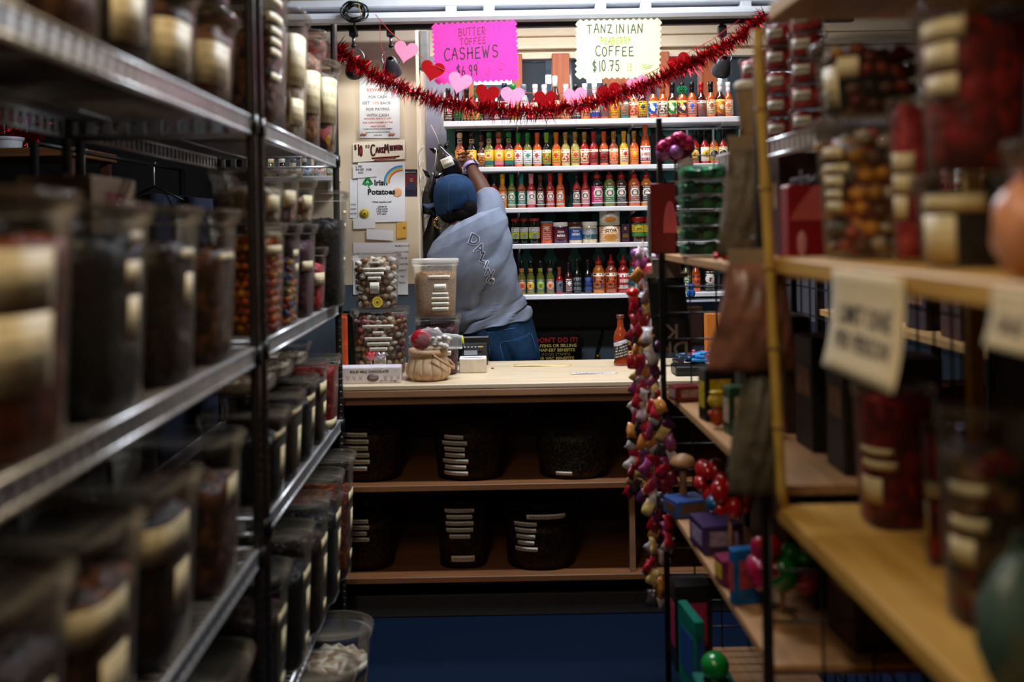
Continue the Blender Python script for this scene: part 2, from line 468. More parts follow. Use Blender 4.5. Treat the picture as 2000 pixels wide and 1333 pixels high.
wb.box(((XR+X1w)/2, YB+0.04, (ZW0+ZW1)/2), (XR-X1w, 0.08, ZW1-ZW0), 2)
struct(wb.build('wall_back', [M_lav, M_slate, M_cream]), 'back wall, cream above the windows and slate below')
for k, (ya, yb, d) in enumerate(((88, 97, 0.035), (66, 71, 0.02))):
    a, b = P(1100, ya, YB).z, P(1100, yb, YB).z
    struct(MB().box(((X0w+XR)/2, YB-d/2, (a+b)/2), (XR-X0w, d, a-b), ch=0.004).build('trim_%d' % (k+1), M_cream), 'cream moulding along the wall above the windows')
# partition that stands behind the counter and runs to the back wall
XP = P(815, 300, 4.68).x
pw = MB()
zs = 1.315
XQ = -1.05
pw.box(((XQ+XP)/2, (4.68+YB)/2, (zs+ZC)/2), (XP-XQ, YB-4.68, ZC-zs), 0)
pw.box(((XQ+XP)/2, (4.68+YB)/2, zs/2), (XP-XQ, YB-4.68, zs), 1)
struct(pw.build('wall_return', [M_cream, M_slate]), 'cream partition wall covered with taped notices, slate below')
slab('dark_backing_left', XL, XQ, 5.0, 5.06, 0, ZC, M_dark, 'added dark slab that darkens the gap beyond the wire shelving')  # slab added in front of the paler back wall so the gap reads dark
# windows: orange wooden mullions and panes
mull = [(905, 925), (1000, 1020), (1078, 1112), (1178, 1228), (1288, 1306), (1367, 1400), (1486, 1502), (1585, 1600)]
for i in range(len(mull)-1):
    a, b = mull[i], mull[i+1]
    root = bpy.data.objects.new('window_%d' % (i+1), None); COL.objects.link(root); struct(root, '%s window from the cream partition, with orange wooden mullions' % ORD[i])
    xa0, xa1, xb0 = P(a[0], 150, YB).x, P(a[1], 150, YB).x, P(b[0], 150, YB).x
    MB().box(((xa0+xa1)/2, YB+0.02, (ZW0+ZW1)/2), (xa1-xa0, 0.1, ZW1-ZW0), ch=0.004).build('mullion', M_orange_wood, root)
    MB().box(((xa1+xb0)/2, YB+0.03, (ZW0+ZW1)/2), (xb0-xa1, 0.006, ZW1-ZW0)).build('pane', M_glass, root)
    MB().box(((xa1+xb0)/2, YB+0.02, ZW1-0.012), (xb0-xa1, 0.06, 0.024)).build('head_rail', M_cream, root)
# market hall beyond the windows
M_hall = mat('hall_grey', (150, 164, 180), rough=0.7, var=0.25, scale=2)
M_tube = mat('lit_tube', (235, 242, 255), emit=9.0, var=0.0)
slab('wall_hall', -2.5, 5.5, 10.0, 10.06, 0, 4.2, M_hall, 'grey wall of the hall beyond the windows')
slab('ceiling_hall', -2.5, 5.5, YB+0.1, 10.0, 4.2, 4.26, M_hall, 'grey ceiling of the hall beyond the windows')
slab('floor_hall', -2.5, 5.5, YB+0.1, 10.0, -0.06, 0, M_hall, 'grey floor of the hall beyond the windows')
for x, lab in ((P(1050, 150, 9).x, 'long lit fluorescent tube seen through the windows behind the pink sign'), (P(1500, 150, 9).x, 'long lit fluorescent tube seen through the windows beside the garland end')):
    t = thing('hall_tube_lamp', lab, 'lamp', (x, 9, P(1250, 152, 9).z), group='lit tubes in the hall')
    MB().box((0, 0, 0), (1.7, 0.1, 0.055), ch=0.01).build('diffuser', M_tube, t)
    MB().box((0, 0, 0.05), (1.76, 0.14, 0.05), ch=0.006).build('housing', M_white, t)
    hl = area_light('hall_tube_light', (x, 9, t.location.z-0.04), (0, 0, 0), 1.6, 0.1, 60, (0.92, 0.96, 1.0))
    for sx in (-0.6, 0.6):
        MB().box((sx, 0, 0.075+0.5*(4.2-t.location.z-0.075)), (0.02, 0.02, 4.2-t.location.z-0.075)).build('hanger', M_black, t)
for px, w in ((1035, .25), (1130, .12), (1335, .3), (1440, .2)):
    p = P(px, 190, 8.0)
    struct(slab('pillar_hall', p.x-w/2, p.x+w/2, 7.9, 8.1, 0, 4.2, M_slate), 'grey pillar of the hall beyond the windows')

# ceiling fittings that carry the tube lights and the added fill
for (x, y, lx, ly, lab) in ((0.30, 3.55, 1.26, 0.18, 'ceiling tube fitting over the front of the counter'),
                       (0.45, 4.78, 1.56, 0.18, 'ceiling tube fitting between counter and bottle shelves'),
                       (-0.34, 0.95, 0.2, 1.26, 'ceiling tube fitting along the aisle with warm light'),
                       (-0.25, -0.45, 1.06, 0.2, 'added ceiling tube fitting holding the fill light behind the camera')):  # unseen housing added for the fill light
    t = thing('ceiling_tube_fitting', lab, 'lamp', (x, y, ZC), group='ceiling tube fittings')
    MB().box((0, 0, -0.035), (lx, ly, 0.07), ch=0.01).build('housing', M_white, t)
    for s in (-1, 1):
        MB().box((s*lx/2 if lx > ly else 0, s*ly/2 if ly > lx else 0, -0.05), (0.02 if lx > ly else lx, ly if lx > ly else 0.02, 0.1)).build('end_cap', M_white, t)

# painted rail of the roll-down gate with brackets, and the black lamp track under it
YR = 4.3
xa, xb = -0.86, 1.62
t = thing('gate_rail', 'white double rail with brackets under the ceiling, holding the paper signs', 'rail', ((xa+xb)/2, YR, 2.4))
L = xb-xa; x0 = (xa+xb)/2
def zr(py): return P(1050, py, YR).z - 2.4
MB().box((0, 0.02, zr(4)), (L, 0.10, zr(-4)-zr(12)), ch=0.006).build('upper_bar', M_white, t)
MB().box((0, 0.06, zr(18)), (L, 0.01, zr(10)-zr(26))).build('gap_shade', M_lav, t)  # grey strip set between the bars in place of the shadow there
MB().box((0, 0, zr(31)), (L, 0.085, zr(22)-zr(40)), ch=0.014).build('lower_bar', M_white, t)
for px in (881, 955, 1172, 1260, 1455):
    x = P(px, 18, YR).x - x0
    MB().box((x, 0.0, zr(17)), (0.048, 0.05, zr(8)-zr(26)), ch=0.004).build('bracket', M_white, t)
for s in (-0.7, 0.7):
    MB().box((s*L/2, 0.05, (zr(-4)+ZC-2.4)/2), (0.04, 0.04, ZC-2.4-zr(-4)+0.02)).build('hanger', M_white, t)
tr = thing('lamp_track', 'black ceiling lamp track running just beneath the white rail', 'track', (x0, YR+0.06, 2.4))
MB().box((0, 0, zr(42)), (L, 0.036, 0.028), ch=0.003).build('channel', M_black, tr)
for s in (-0.45, 0.45):
    MB().box((s*L, 0.0, zr(36)), (0.02, 0.02, 0.04)).build('clip', M_black, tr)
# ------------------------------------------------------------------ service counter
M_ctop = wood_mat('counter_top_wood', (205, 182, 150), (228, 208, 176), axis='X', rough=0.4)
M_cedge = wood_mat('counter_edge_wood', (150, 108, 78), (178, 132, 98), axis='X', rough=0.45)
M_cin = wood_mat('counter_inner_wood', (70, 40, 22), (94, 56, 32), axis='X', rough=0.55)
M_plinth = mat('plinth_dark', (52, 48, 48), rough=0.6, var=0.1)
YF, CD = 4.0, 0.64
ZT = P(955, 749, YF).z; ZT2 = P(955, 774, YF).z
CX0, CX1 = -0.80, 1.35
cc = thing('service_counter', 'wooden service counter with open shelves of tea tubs below', 'counter', ((CX0+CX1)/2, YF+CD/2, 0))
CL = CX1-CX0
MB().box((0, 0, ZT-0.01), (CL+0.03, CD+0.02, 0.02), ch=0.003).build('worktop', M_ctop, cc)
MB().box((0, -CD/2+0.009, (ZT-0.02+ZT2)/2), (CL+0.03, 0.038, ZT-0.02-ZT2), ch=0.004).build('edge_band', M_cedge, cc)
MB().box((0, -CD/2+0.03, ZT2-0.018), (CL, 0.02, 0.03), ch=0.002).build('apron', M_cedge, cc)
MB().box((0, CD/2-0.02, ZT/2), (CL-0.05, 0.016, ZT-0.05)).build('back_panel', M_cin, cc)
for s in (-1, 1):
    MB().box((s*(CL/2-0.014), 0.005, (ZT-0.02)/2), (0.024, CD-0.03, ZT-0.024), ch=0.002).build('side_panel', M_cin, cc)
ZS = [P(955, 948, YF).z, P(955, 1128, YF).z]
M_cshelf = wood_mat('counter_shelf_wood', (120, 76, 44), (146, 96, 58), axis='X', rough=0.5)
for z in ZS:
    MB().box((0, -0.03, z-0.012), (CL-0.056, CD-0.08, 0.024), ch=0.002).build('shelf', M_cshelf, cc)
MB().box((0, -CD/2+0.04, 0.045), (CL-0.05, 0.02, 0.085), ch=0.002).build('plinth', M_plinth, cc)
MB().box((P(1238, 1050, YF).x-(CX0+CX1)/2, -CD/2+0.05, (ZS[0]+ZS[1])/2-0.012), (0.022, 0.03, ZS[0]-ZS[1]-0.03)).build('stile', M_cedge, cc)

# ------------------------------------------------------------------ clear tubs
M_clear = clear_mat('clear_plastic', (190, 184, 172), body=0.012, rough=0.07)
M_lidp = clear_mat('lid_plastic', (150, 140, 124), body=0.05, rough=0.06)
M_milky = clear_mat('milky_plastic', (240, 236, 226), body=0.30, rough=0.2)
M_clearbag = clear_mat('clear_film', body=0.12, rough=0.18)
M_smoke = clear_mat('dim_plastic', (80, 74, 70), body=0.02, rough=0.12, tint=(235, 228, 222))
M_strip = print_mat('printed_strip', (226, 220, 204), (120, 116, 110), rows=1, cols=22, thick=0.42, x0=0.08, x1=0.92)
M_strip2 = print_mat('printed_strip_two_lines', (226, 220, 204), (130, 126, 118), rows=2, cols=16, thick=0.45, x0=0.12, x1=0.88)
M_cream_label = print_mat('cream_label', (222, 206, 164), (176, 160, 122), rows=4, cols=12, thick=0.4)
M_gold_sticker = print_mat('gold_sticker', (214, 190, 60), (120, 96, 20), rows=0, disc=[(.5, .5, .34, 1, (150, 126, 30)), (.5, .5, .26, 1, (214, 190, 60)), (.5, .45, .14, 1, (110, 90, 20))])
BITS = {
 'choc': bits_mat('dark_chocolates', [(36, 20, 14), (48, 28, 18), (26, 15, 12), (60, 36, 22)], 38),
 'nuts': bits_mat('mixed_nuts', [(120, 72, 38), (150, 96, 54), (84, 48, 26), (176, 120, 70)], 42),
 'brown': bits_mat('brown_clusters', [(92, 52, 28), (70, 38, 20), (120, 70, 40), (52, 28, 16)], 34),
 'rust': bits_mat('rust_snacks', [(130, 58, 30), (104, 44, 24), (150, 76, 40), (84, 34, 20)], 40),
 'black': bits_mat('black_liquorice', [(16, 14, 16), (22, 20, 24), (12, 11, 12), (30, 26, 28)], 50),
 'red': bits_mat('red_gummies', [(150, 22, 26), (120, 14, 20), (176, 34, 34), (98, 10, 16)], 46),
 'pink': bits_mat('pink_gummies', [(196, 60, 66), (176, 40, 50), (214, 84, 88), (150, 30, 40)], 46),
 'corn': bits_mat('orange_candies', [(214, 110, 30), (226, 150, 40), (180, 66, 24), (110, 40, 20)], 40),
 'rain': bits_mat('rainbow_candies', [(200, 60, 40), (220, 150, 30), (40, 110, 60), (30, 80, 150), (180, 40, 30), (30, 22, 20)], 46),
 'mix': bits_mat('assorted_candies', [(212, 152, 54), (196, 110, 100), (220, 190, 160), (92, 60, 40), (190, 90, 80), (60, 36, 30), (150, 140, 130)], 30),
 'mixd': bits_mat('assorted_dark_candies', [(60, 34, 24), (110, 80, 40), (120, 30, 30), (40, 50, 36), (150, 110, 70)], 34),
 'tan': bits_mat('tan_sprinkles', [(190, 142, 88), (170, 120, 70), (206, 160, 108), (150, 100, 58)], 190, bump=0.3),
 'plum': bits_mat('plum_bits', [(84, 42, 58), (70, 30, 46), (98, 54, 70)], 40),
 'tea': bits_mat('dried_tea', [(40, 24, 18), (58, 36, 24), (30, 20, 16), (78, 50, 34)], 110),
 'herb': bits_mat('dried_herbs', [(64, 60, 52), (48, 46, 40), (92, 88, 78), (34, 32, 30)], 120),
 'green': bits_mat('green_foil_sweets', [(10, 120, 70), (6, 88, 52), (30, 150, 92), (4, 60, 40)], 40, rough=0.25),
 'cream': bits_mat('cream_candies', [(206, 190, 166), (186, 164, 136), (220, 208, 190), (150, 120, 92)], 34),
}
def tub_scale(z, h, taper): return 1 - taper*(1 - z/h)
_tubcache = {}
def se(t, a, b, e): 
    k = ((abs(cos(t))/a)**e + (abs(sin(t))/b)**e) ** (-1/e)
    return k
def tub(label, loc, w, d, h, bits, fill=0.8, e=4.0, taper=0.14, lid=True, shell=None, strips=(), face=0.0, rotz=0.0, group=None,
        lid_m=None, name='plastic_tub', cat='tub', pieces=None, strip_m=None, sticker=None, n=28):
    """strips: (z0,z1,angle_halfwidth_fraction[,offset]) on the side that faces angle `face`"""
    shell = shell or M_clear
    t = thing(name, label, cat, loc, (0, 0, rotz), group)
    key = (round(w, 3), round(d, 3), round(h, 3), e, taper, n)
    a, b = w/2, d/2
    if key not in _tubcache:
        mb = MB()
        prof = []
        rh = min(1.0, 0.3*h/0.034)
        for z in (0.0, 0.004, 0.35*h, min(0.72*h, h-0.036*rh), h-0.034*rh):
            prof.append((tub_scale(max(z, 0), h, taper)*(0.96 if z == 0 else 1), z))
        prof += [(1.0-0.0, h-0.032*rh), (1.0+0.05, h-0.030*rh), (1.05, h-0.014*rh)]
        mb.lathe(prof, n, e=e, sx=a, sy=b, cap=False)
        mb.f.append([i for i in reversed(range(n))]); mb.m.append(0); mb.sm.append(False)
        lb = MB().lathe([(1.06, h-0.02*rh), (1.085, h-0.016*rh), (1.085, h-0.002*rh), (1.05, h), (0.95, h), (0.93, h-0.006*rh), (0.0001, h-0.006*rh)], n, e=e, sx=a, sy=b, cap=False)
        _tubcache[key] = (mb.mesh('tub_body'), lb.mesh('tub_lid'))
    mbm, lbm = _tubcache[key]
    bo = link('body', mbm, shell, t)
    if lid: link('lid', lbm, lid_m or (M_lidp if shell is M_clear else shell), t)
    rnd = random.Random(label)
    if pieces:
        mb = MB(); R, mats_ = pieces
        hh = h*fill; k = 0
        nlev = max(1, int(hh/(R*1.7))); 
        for lev in range(nlev):
            z = R + 0.004 + lev*R*1.7
            s = tub_scale(z, h, taper)
            m_ = max(6, int(2*pi*(a+b)/2*s/(R*1.9)))
            for i in range(m_):
                tt = 2*pi*(i + 0.5*(lev % 2))/m_
                kk = se(tt, a, b, e)*s - R*1.0
                q = (kk*cos(tt), kk*sin(tt), z + rnd.uniform(-.3, .3)*R)
                mb.blob(q, R*rnd.uniform(.85, 1.1), rnd.randrange(len(mats_)), 1, (1, rnd.uniform(.7, 1), rnd.uniform(.6, .95)), Matrix.Rotation(rnd.uniform(0, 6), 3, 'Z') @ Matrix.Rotation(rnd.uniform(-1, 1), 3, 'X'), 0.08)
        for i in range(int(6+a*b/(R*R)*.7)):
            mb.blob((rnd.uniform(-.75, .75)*a, rnd.uniform(-.75, .75)*b, hh + rnd.uniform(-.6, .3)*R), R, rnd.randrange(len(mats_)), 1, (1, .8, .8), None, 0.08)
        o = mb.build('candy_pieces', mats_, t); o['kind'] = 'stuff'
    if bits:
        mb = MB(); ins = 0.012 if pieces else 0.003
        rings = []
        for j in range(7):
            z = 0.006 + (h*fill-0.006)*j/6
            s = tub_scale(z, h, taper)
            ring = []
            for i in range(n):
                tt = 2*pi*i/n
                kk = se(tt, a, b, e)*s*(0.985) - ins - rnd.uniform(0, .0025) - (0.018 if (pieces and j) else 0)
                ring.append(Vector((kk*cos(tt), kk*sin(tt), z + (rnd.uniform(-.012, .008) if j == 6 else 0))))
            rings.append(ring)
        top = [Vector((p.x*.55, p.y*.55, h*fill + rnd.uniform(-.006, .016))) for p in rings[-1]]
        mb.loft(rings + [top])
        o = mb.build('contents', BITS[bits] if isinstance(bits, str) else bits, t); o['kind'] = 'stuff'
    for st in strips:
        z0, z1, hw = st[0], st[1], st[2]; off = st[3] if len(st) > 3 else 0.0
        sm_ = st[4] if len(st) > 4 else (strip_m or M_strip)
        def fn(u, v, z0=z0, z1=z1, hw=hw, off=off):
            tt = face + off + (u-0.5)*2*hw
            z = z0 + (z1-z0)*v
            kk = se(tt, a, b, e)*tub_scale(z, h, taper) + 0.0022
            return (kk*cos(tt), kk*sin(tt), z)
        MB().sheet(fn, 8, 1, th=0.0009).build('price_strip', sm_, bo)
    if sticker:
        z0, r, off = sticker
        mb = MB(); nn = 16; vs = []; uv = []
        kk0 = se(face+off, a, b, e)
        for i in range(nn):
            an = 2*pi*i/nn; z = z0 + r*sin(an); tt = face + off + r*cos(an)/kk0
            kk = se(tt, a, b, e)*tub_scale(z, h, taper) + 0.0034
            vs.append((kk*cos(tt), kk*sin(tt), z)); uv.append((.5+.5*cos(an), .5+.5*sin(an)))
        mb.add(vs, [tuple(range(nn))], uvs=uv); mb.build('round_sticker', M_gold_sticker, bo)
    return t

# tubs on the counter's inner shelves
F = -pi/2
def inner(px0, px1, pyt, pyb, zs, bits, fill, label, strips, e=2.4, Yc=4.2):
    c = P((px0+px1)/2, pyb, Yc); w = (px1-px0)/PPM(Yc)*1.02; h = (pyb-pyt)/PPM(Yc)*0.98
    return tub(label, (c.x, Yc, zs), w, w, h, bits, fill, e, 0.12, strips=strips, face=F, shell=M_smoke, group='tea tubs under the counter')
def stack(z0, dz, hgt, n, hw, off, rnd):
    return [(z0 - i*dz, z0 - i*dz + hgt, hw*rnd.uniform(.75, 1.1), off) for i in range(n)]
r_ = random.Random(3)
inner(655, 792, 822, 940, ZS[0], 'tea', .8, 'dark loose tea tub on the counter upper shelf, half behind wire rack', stack(.19, .028, .018, 6, .42, -.3, r_))
inner(848, 992, 828, 940, ZS[0], 'tea', .84, 'dark loose tea tub with seven white strips, middle of counter upper shelf', stack(.175, .025, .016, 7, .34, -.42, r_))
inner(1046, 1196, 815, 932, ZS[0], 'herb', .72, 'grey dried herb tub with one white strip on counter upper shelf', [(.02, .034, .22, -.35)])
inner(662, 776, 982, 1122, ZS[1], 'tea', .66, 'dried tea tub on the counter lower shelf, half behind wire rack', stack(.20, .025, .017, 4, .5, -.3, r_))
inner(855, 957, 975, 1108, ZS[1], 'tea', .7, 'tall narrow tea tub in the middle of counter lower shelf', stack(.235, .027, .017, 5, .5, -.1, r_) + [(.03, .055, .45, 0)], e=3)
inner(984, 1130, 982, 1112, ZS[1], 'tea', .62, 'wide tea tub with a strip on its rim on counter lower shelf', stack(.185, .026, .017, 5, .3, -.45, r_) + [(.215, .235, .5, .1)])
# ------------------------------------------------------------------ bottle shelves on the back wall
M_teal = mat('teal_paint', (22, 96, 88), rough=0.5, var=0.1, scale=12)
M_board = mat('black_board', (10, 9, 11), rough=0.6, var=0.1)
YSF, YSB = 5.2, 5.42
EDGE = [(233, 244), (324, 333), (405, 414), (476, 485), (576, 585)]
SZ = [(P(1100, a, YSF).z, P(1100, b, YSF).z) for a, b in EDGE]
SX0, SX1 = P(866, 245, YSF).x, 1.50
ws = thing('bottle_shelving', 'white wall shelves crowded with hot sauce bottles, black and teal backing', 'shelf', ((SX0+SX1)/2, YSB, 0))
sx0 = (SX0+SX1)/2; sl = SX1-SX0
zb0 = P(1100, 640, YSB).z
MB().box((0.01, 0.012, (zb0+SZ[0][1])/2), (sl-0.06, 0.016, SZ[0][1]-zb0), ch=0.002).build('back_board', M_board, ws)
for i, (zt, zb) in enumerate(SZ):
    x0_ = SX0 if i == 0 else SX0+0.045
    MB().box(((x0_+SX1)/2-sx0, (YSF-YSB)/2, (zt+zb)/2), (SX1-x0_, YSB-YSF, zt-zb), ch=0.003).build('shelf_board', M_white, ws)
# teal end panel and teal pickets with round bosses under each shelf
MB().box((P(882, 285, YSB).x-sx0, -0.05, (SZ[4][1]+SZ[0][1])/2), (0.045, 0.10, SZ[0][1]-SZ[4][1])).build('end_panel', M_teal, ws)
def picket(zlo, zhi, w, bosses):
    pts = []
    prof = []
    k = 24
    for i in range(k+1):
        z = zlo + (zhi-zlo)*i/k
        hw = w/2
        for (bz, br) in bosses:
            d = abs(z-bz)
            if d < br: hw = max(hw, w/2*0.6 + math.sqrt(max(0, br*br-d*d))*0.85)
        prof.append((hw, z))
    return [(-h, z) for h, z in prof] + [(h, z) for h, z in reversed(prof)]
for bay in range(4):
    zhi, zlo = SZ[bay][1], SZ[bay+1][0]
    for j, px in enumerate(range(934, 1500, 47)):
        off = P(px, 500, YSB).x
        bz = zhi - (0.028 if bay < 3 else 0.06)
        lo = zlo if bay < 3 else zhi-0.16
        mb = MB().prism(picket(lo, zhi, 0.036, [(bz, 0.027), (lo+0.012, 0.022)]), 0.008)
        mb.build('picket', M_teal, ws, (off-sx0, -0.0145, 0))
for px in (1012, 1229, 1400):
    x = P(px, 400, YSB).x-sx0
    MB().box((x, -0.006, (SZ[4][1]-0.12+SZ[0][1])/2), (0.014, 0.01, SZ[0][1]-SZ[4][1]+0.12)).build('slotted_standard', mat('steel_standard', (120, 122, 126), rough=0.35, metal=0.8), ws)
    for i in range(5):
        MB().prism([(0, 0), (0.17, 0), (0.17, -0.008), (0, -0.03)], 0.004, M=Matrix.Rotation(-pi/2, 4, 'Z')).build('bracket', M_white, ws, (x-0.002, -0.012, SZ[i][1]))

# ---- bottle kinds: body profile, cap profile and label band, all for a bottle 0.18 tall
KINDS_B = {
 'woozy': dict(r=.0235, h=.182, body=[(.0215, 0), (.0235, .004), (.0235, .098), (.021, .108), (.0125, .124), (.0105, .134), (.0105, .150)],
               cap=[(.0118, .126), (.0122, .15), (.0122, .160), (.0135, .161), (.0135, .180), (.0115, .182)], lab=(.016, .090)),
 'ball': dict(r=.0255, h=.186, body=[(.0245, 0), (.0255, .006), (.0255, .092), (.022, .108), (.0125, .128), (.011, .142), (.011, .158)],
               cap=[(.009, .157), (.0135, .161), (.0155, .170), (.0155, .176), (.0135, .185), (.008, .190)], lab=(.014, .094), neck=(.130, .154), e=3.2),
 'squeeze': dict(r=.032, h=.20, body=[(.029, 0), (.032, .006), (.032, .112), (.029, .128), (.019, .142), (.017, .150)],
               cap=[(.0185, .149), (.0185, .166), (.014, .170), (.0085, .172), (.0045, .202), (.002, .204)], lab=(.018, .110)),
 'slim': dict(r=.022, h=.176, body=[(.020, 0), (.022, .004), (.022, .086), (.018, .100), (.0105, .118), (.010, .150)],
               cap=[(.0112, .130), (.0118, .146), (.0125, .147), (.0125, .176), (.010, .178)], lab=(.012, .080), neck=(.118, .138)),
 'tall': dict(r=.027, h=.225, body=[(.024, 0), (.027, .006), (.027, .112), (.023, .130), (.014, .160), (.0115, .178), (.0115, .20)],
               cap=[(.0125, .165), (.0130, .200), (.0135, .222), (.011, .225)], lab=(.016, .100)),
 'jug': dict(r=.03, h=.205, body=[(.028, 0), (.03, .005), (.03, .12), (.024, .14), (.014, .155), (.012, .17), (.012, .18)],
               cap=[(.0145, .176), (.0145, .204), (.012, .206)], lab=(.02, .11)),
}
_kb = {}
def kind_meshes(kind, s):
    key = (kind, round(s, 3))
    if key in _kb: return _kb[key]
    K = KINDS_B[kind]; e = K.get('e', 2.0)
    sc_ = lambda pr: [(r*s, z*s) for r, z in pr]
    body = MB().lathe(sc_(K['body']), 16, e=e).mesh('bottle_body')
    cap = MB().lathe(sc_(K['cap']), 14).mesh('bottle_cap')
    def band(z0, z1, r, half, e=e):
        def fn(u, v):
            tt = -pi/2 + (u-0.5)*2*half
            k = (abs(cos(tt))**e + abs(sin(tt))**e) ** (-1/e)
            rr = (r*s+0.0006)*k
            return (rr*cos(tt), rr*sin(tt), (z0+(z1-z0)*v)*s)
        return MB().sheet(fn, 12, 1, th=0.0004).mesh('bottle_label')
    lab = band(K['lab'][0], K['lab'][1], K['r'], 1.45)
    nk = band(K['neck'][0], K['neck'][1], 0.0125, 2.6) if 'neck' in K else None
    _kb[key] = (body, cap, lab, nk); return _kb[key]
CNAME = {}
def C(name, rgb): CNAME[name] = rgb; return name
PAL = dict(red=(168, 24, 20), orange=(206, 84, 22), amber=(200, 110, 20), yellow=(222, 168, 22), lime=(120, 176, 30), green=(14, 128, 52), olive=(112, 112, 40),
           teal=(10, 112, 104), brown=(70, 32, 16), maroon=(74, 14, 16), black=(12, 11, 12), white=(232, 228, 220), cream=(226, 206, 164), gold=(176, 140, 66), pink=(224, 130, 140),
           magenta=(216, 34, 112), peach=(230, 150, 106), blue=(24, 74, 170), navy=(16, 24, 60), purple=(70, 26, 66), grey=(110, 118, 130), khaki=(176, 160, 84), copper=(160, 74, 44), slate=(92, 104, 92), clear=(150, 150, 150))
def sauce(c): return mat('sauce_'+c, PAL[c], rough=0.12, var=0.18, scale=60, spec=0.6, coat=0.6)
def capm(c):
    return mat('cap_'+c, PAL[c], rough=0.3, var=0.06, scale=80, metal=0.6 if c == 'gold' else 0.0)
_lm = {}
def labm(bg, ink, style):
    key = '%s_%s_%s' % (bg, ink, style)
    B, I = PAL[bg], PAL[ink]
    if style == 'face':   # round emblem with lettering below
        return print_mat('label_'+key, B, I, rows=9, cols=11, thick=.5, x0=.25, x1=.75, band=[(.0, .06, I), (.42, .94, B)],
                         disc=[(.5, .60, .27, 1.2, (228, 220, 206)), (.5, .60, .22, 1.2, (70, 84, 92)), (.5, .56, .12, 1.3, (216, 196, 176)), (.5, .68, .09, 1.6, (190, 150, 120))])
    if style == 'circle':
        return print_mat('label_'+key, B, I, rows=7, cols=9, thick=.4, x0=.2, x1=.8, band=[(.2, .88, B)], disc=[(.5, .52, .34, 1.25, (222, 214, 190)), (.5, .52, .30, 1.25, I), (.5, .55, .10, 2.4, (60, 60, 50)), (.47, .44, .07, .8, (186, 40, 30))])
    if style == 'art':
        return print_mat('label_'+key, B, I, rows=5, cols=8, thick=.45, x0=.15, x1=.85, art=(I, 5.0, .12, .75), band=[(.8, .97, (236, 226, 200))])
    if style == 'art2':
        return print_mat('label_'+key, B, I, rows=0, art=(I, 4.0, .05, .95), band=[(0, .12, (200, 60, 40)), (.86, 1, (240, 214, 120))], disc=[(.5, .5, .16, 1, (236, 226, 200))])
    if style == 'sun':
        return print_mat('label_'+key, B, I, rows=6, cols=9, thick=.5, x0=.3, x1=.7, band=[(0, .28, I)], disc=[(.5, .60, .20, 1.1, (236, 196, 120)), (.5, .62, .12, 1.2, (176, 70, 40))])
    if style == 'bold':
        return print_mat('label_'+key, B, I, rows=3, cols=5, thick=.6, x0=.18, x1=.82, band=[(.86, .93, I), (.06, .12, I)])
    return print_mat('label_'+key, B, I, rows=6, cols=10, thick=.5, x0=.2, x1=.8, disc=[(.5, .62, .15, 1, I)])
SHELFN = ['top', 'second', 'third', 'fourth', 'bottom']
def bottle(shelf, px, kind, body, cap, lbg, ink, style, s=1.0, dy=0.0, place='', nm='hot_sauce_bottle', word=None, neck=None):
    Y = 5.275 + dy
    x = P(px, EDGE[shelf][0], Y).x; z = SZ[shelf][0]
    cap_word = {'ball': 'round', 'squeeze': 'nozzle', 'woozy': 'neck sleeve and cap', 'slim': 'cap', 'tall': 'cap', 'jug': 'cap'}[kind]
    w = word or '%s bottle, %s cap, %s label' % (body, cap, lbg)
    lab = '%s, %s of %s shelf' % (w, place, SHELFN[shelf])
    t = thing(nm, lab, 'bottle', (x, Y, z), (0, 0, random.uniform(-.25, .25)), 'bottles on the %s wall shelf' % SHELFN[shelf])
    b, c, l, nk = kind_meshes(kind, s)
    gb = link('glass_body', b, sauce(body), t); link('cap', c, capm(cap), t); link('label', l, labm(lbg, ink, style), gb)
    if nk: link('neck_label', nk, labm(neck or lbg, ink, 'plain'), gb)
    return t
def row(shelf, specs):
    specs = sorted(specs, key=lambda q: q[0])
    for i, sp in enumerate(specs):
        kw = dict(sp[7]) if len(sp) > 7 else {}
        bottle(shelf, *sp[:7], place='%s along from the cream partition' % ORD[i], **kw) if False else bottle(shelf, *sp[:7], place='%s from the partition end' % ORD[i], **kw)
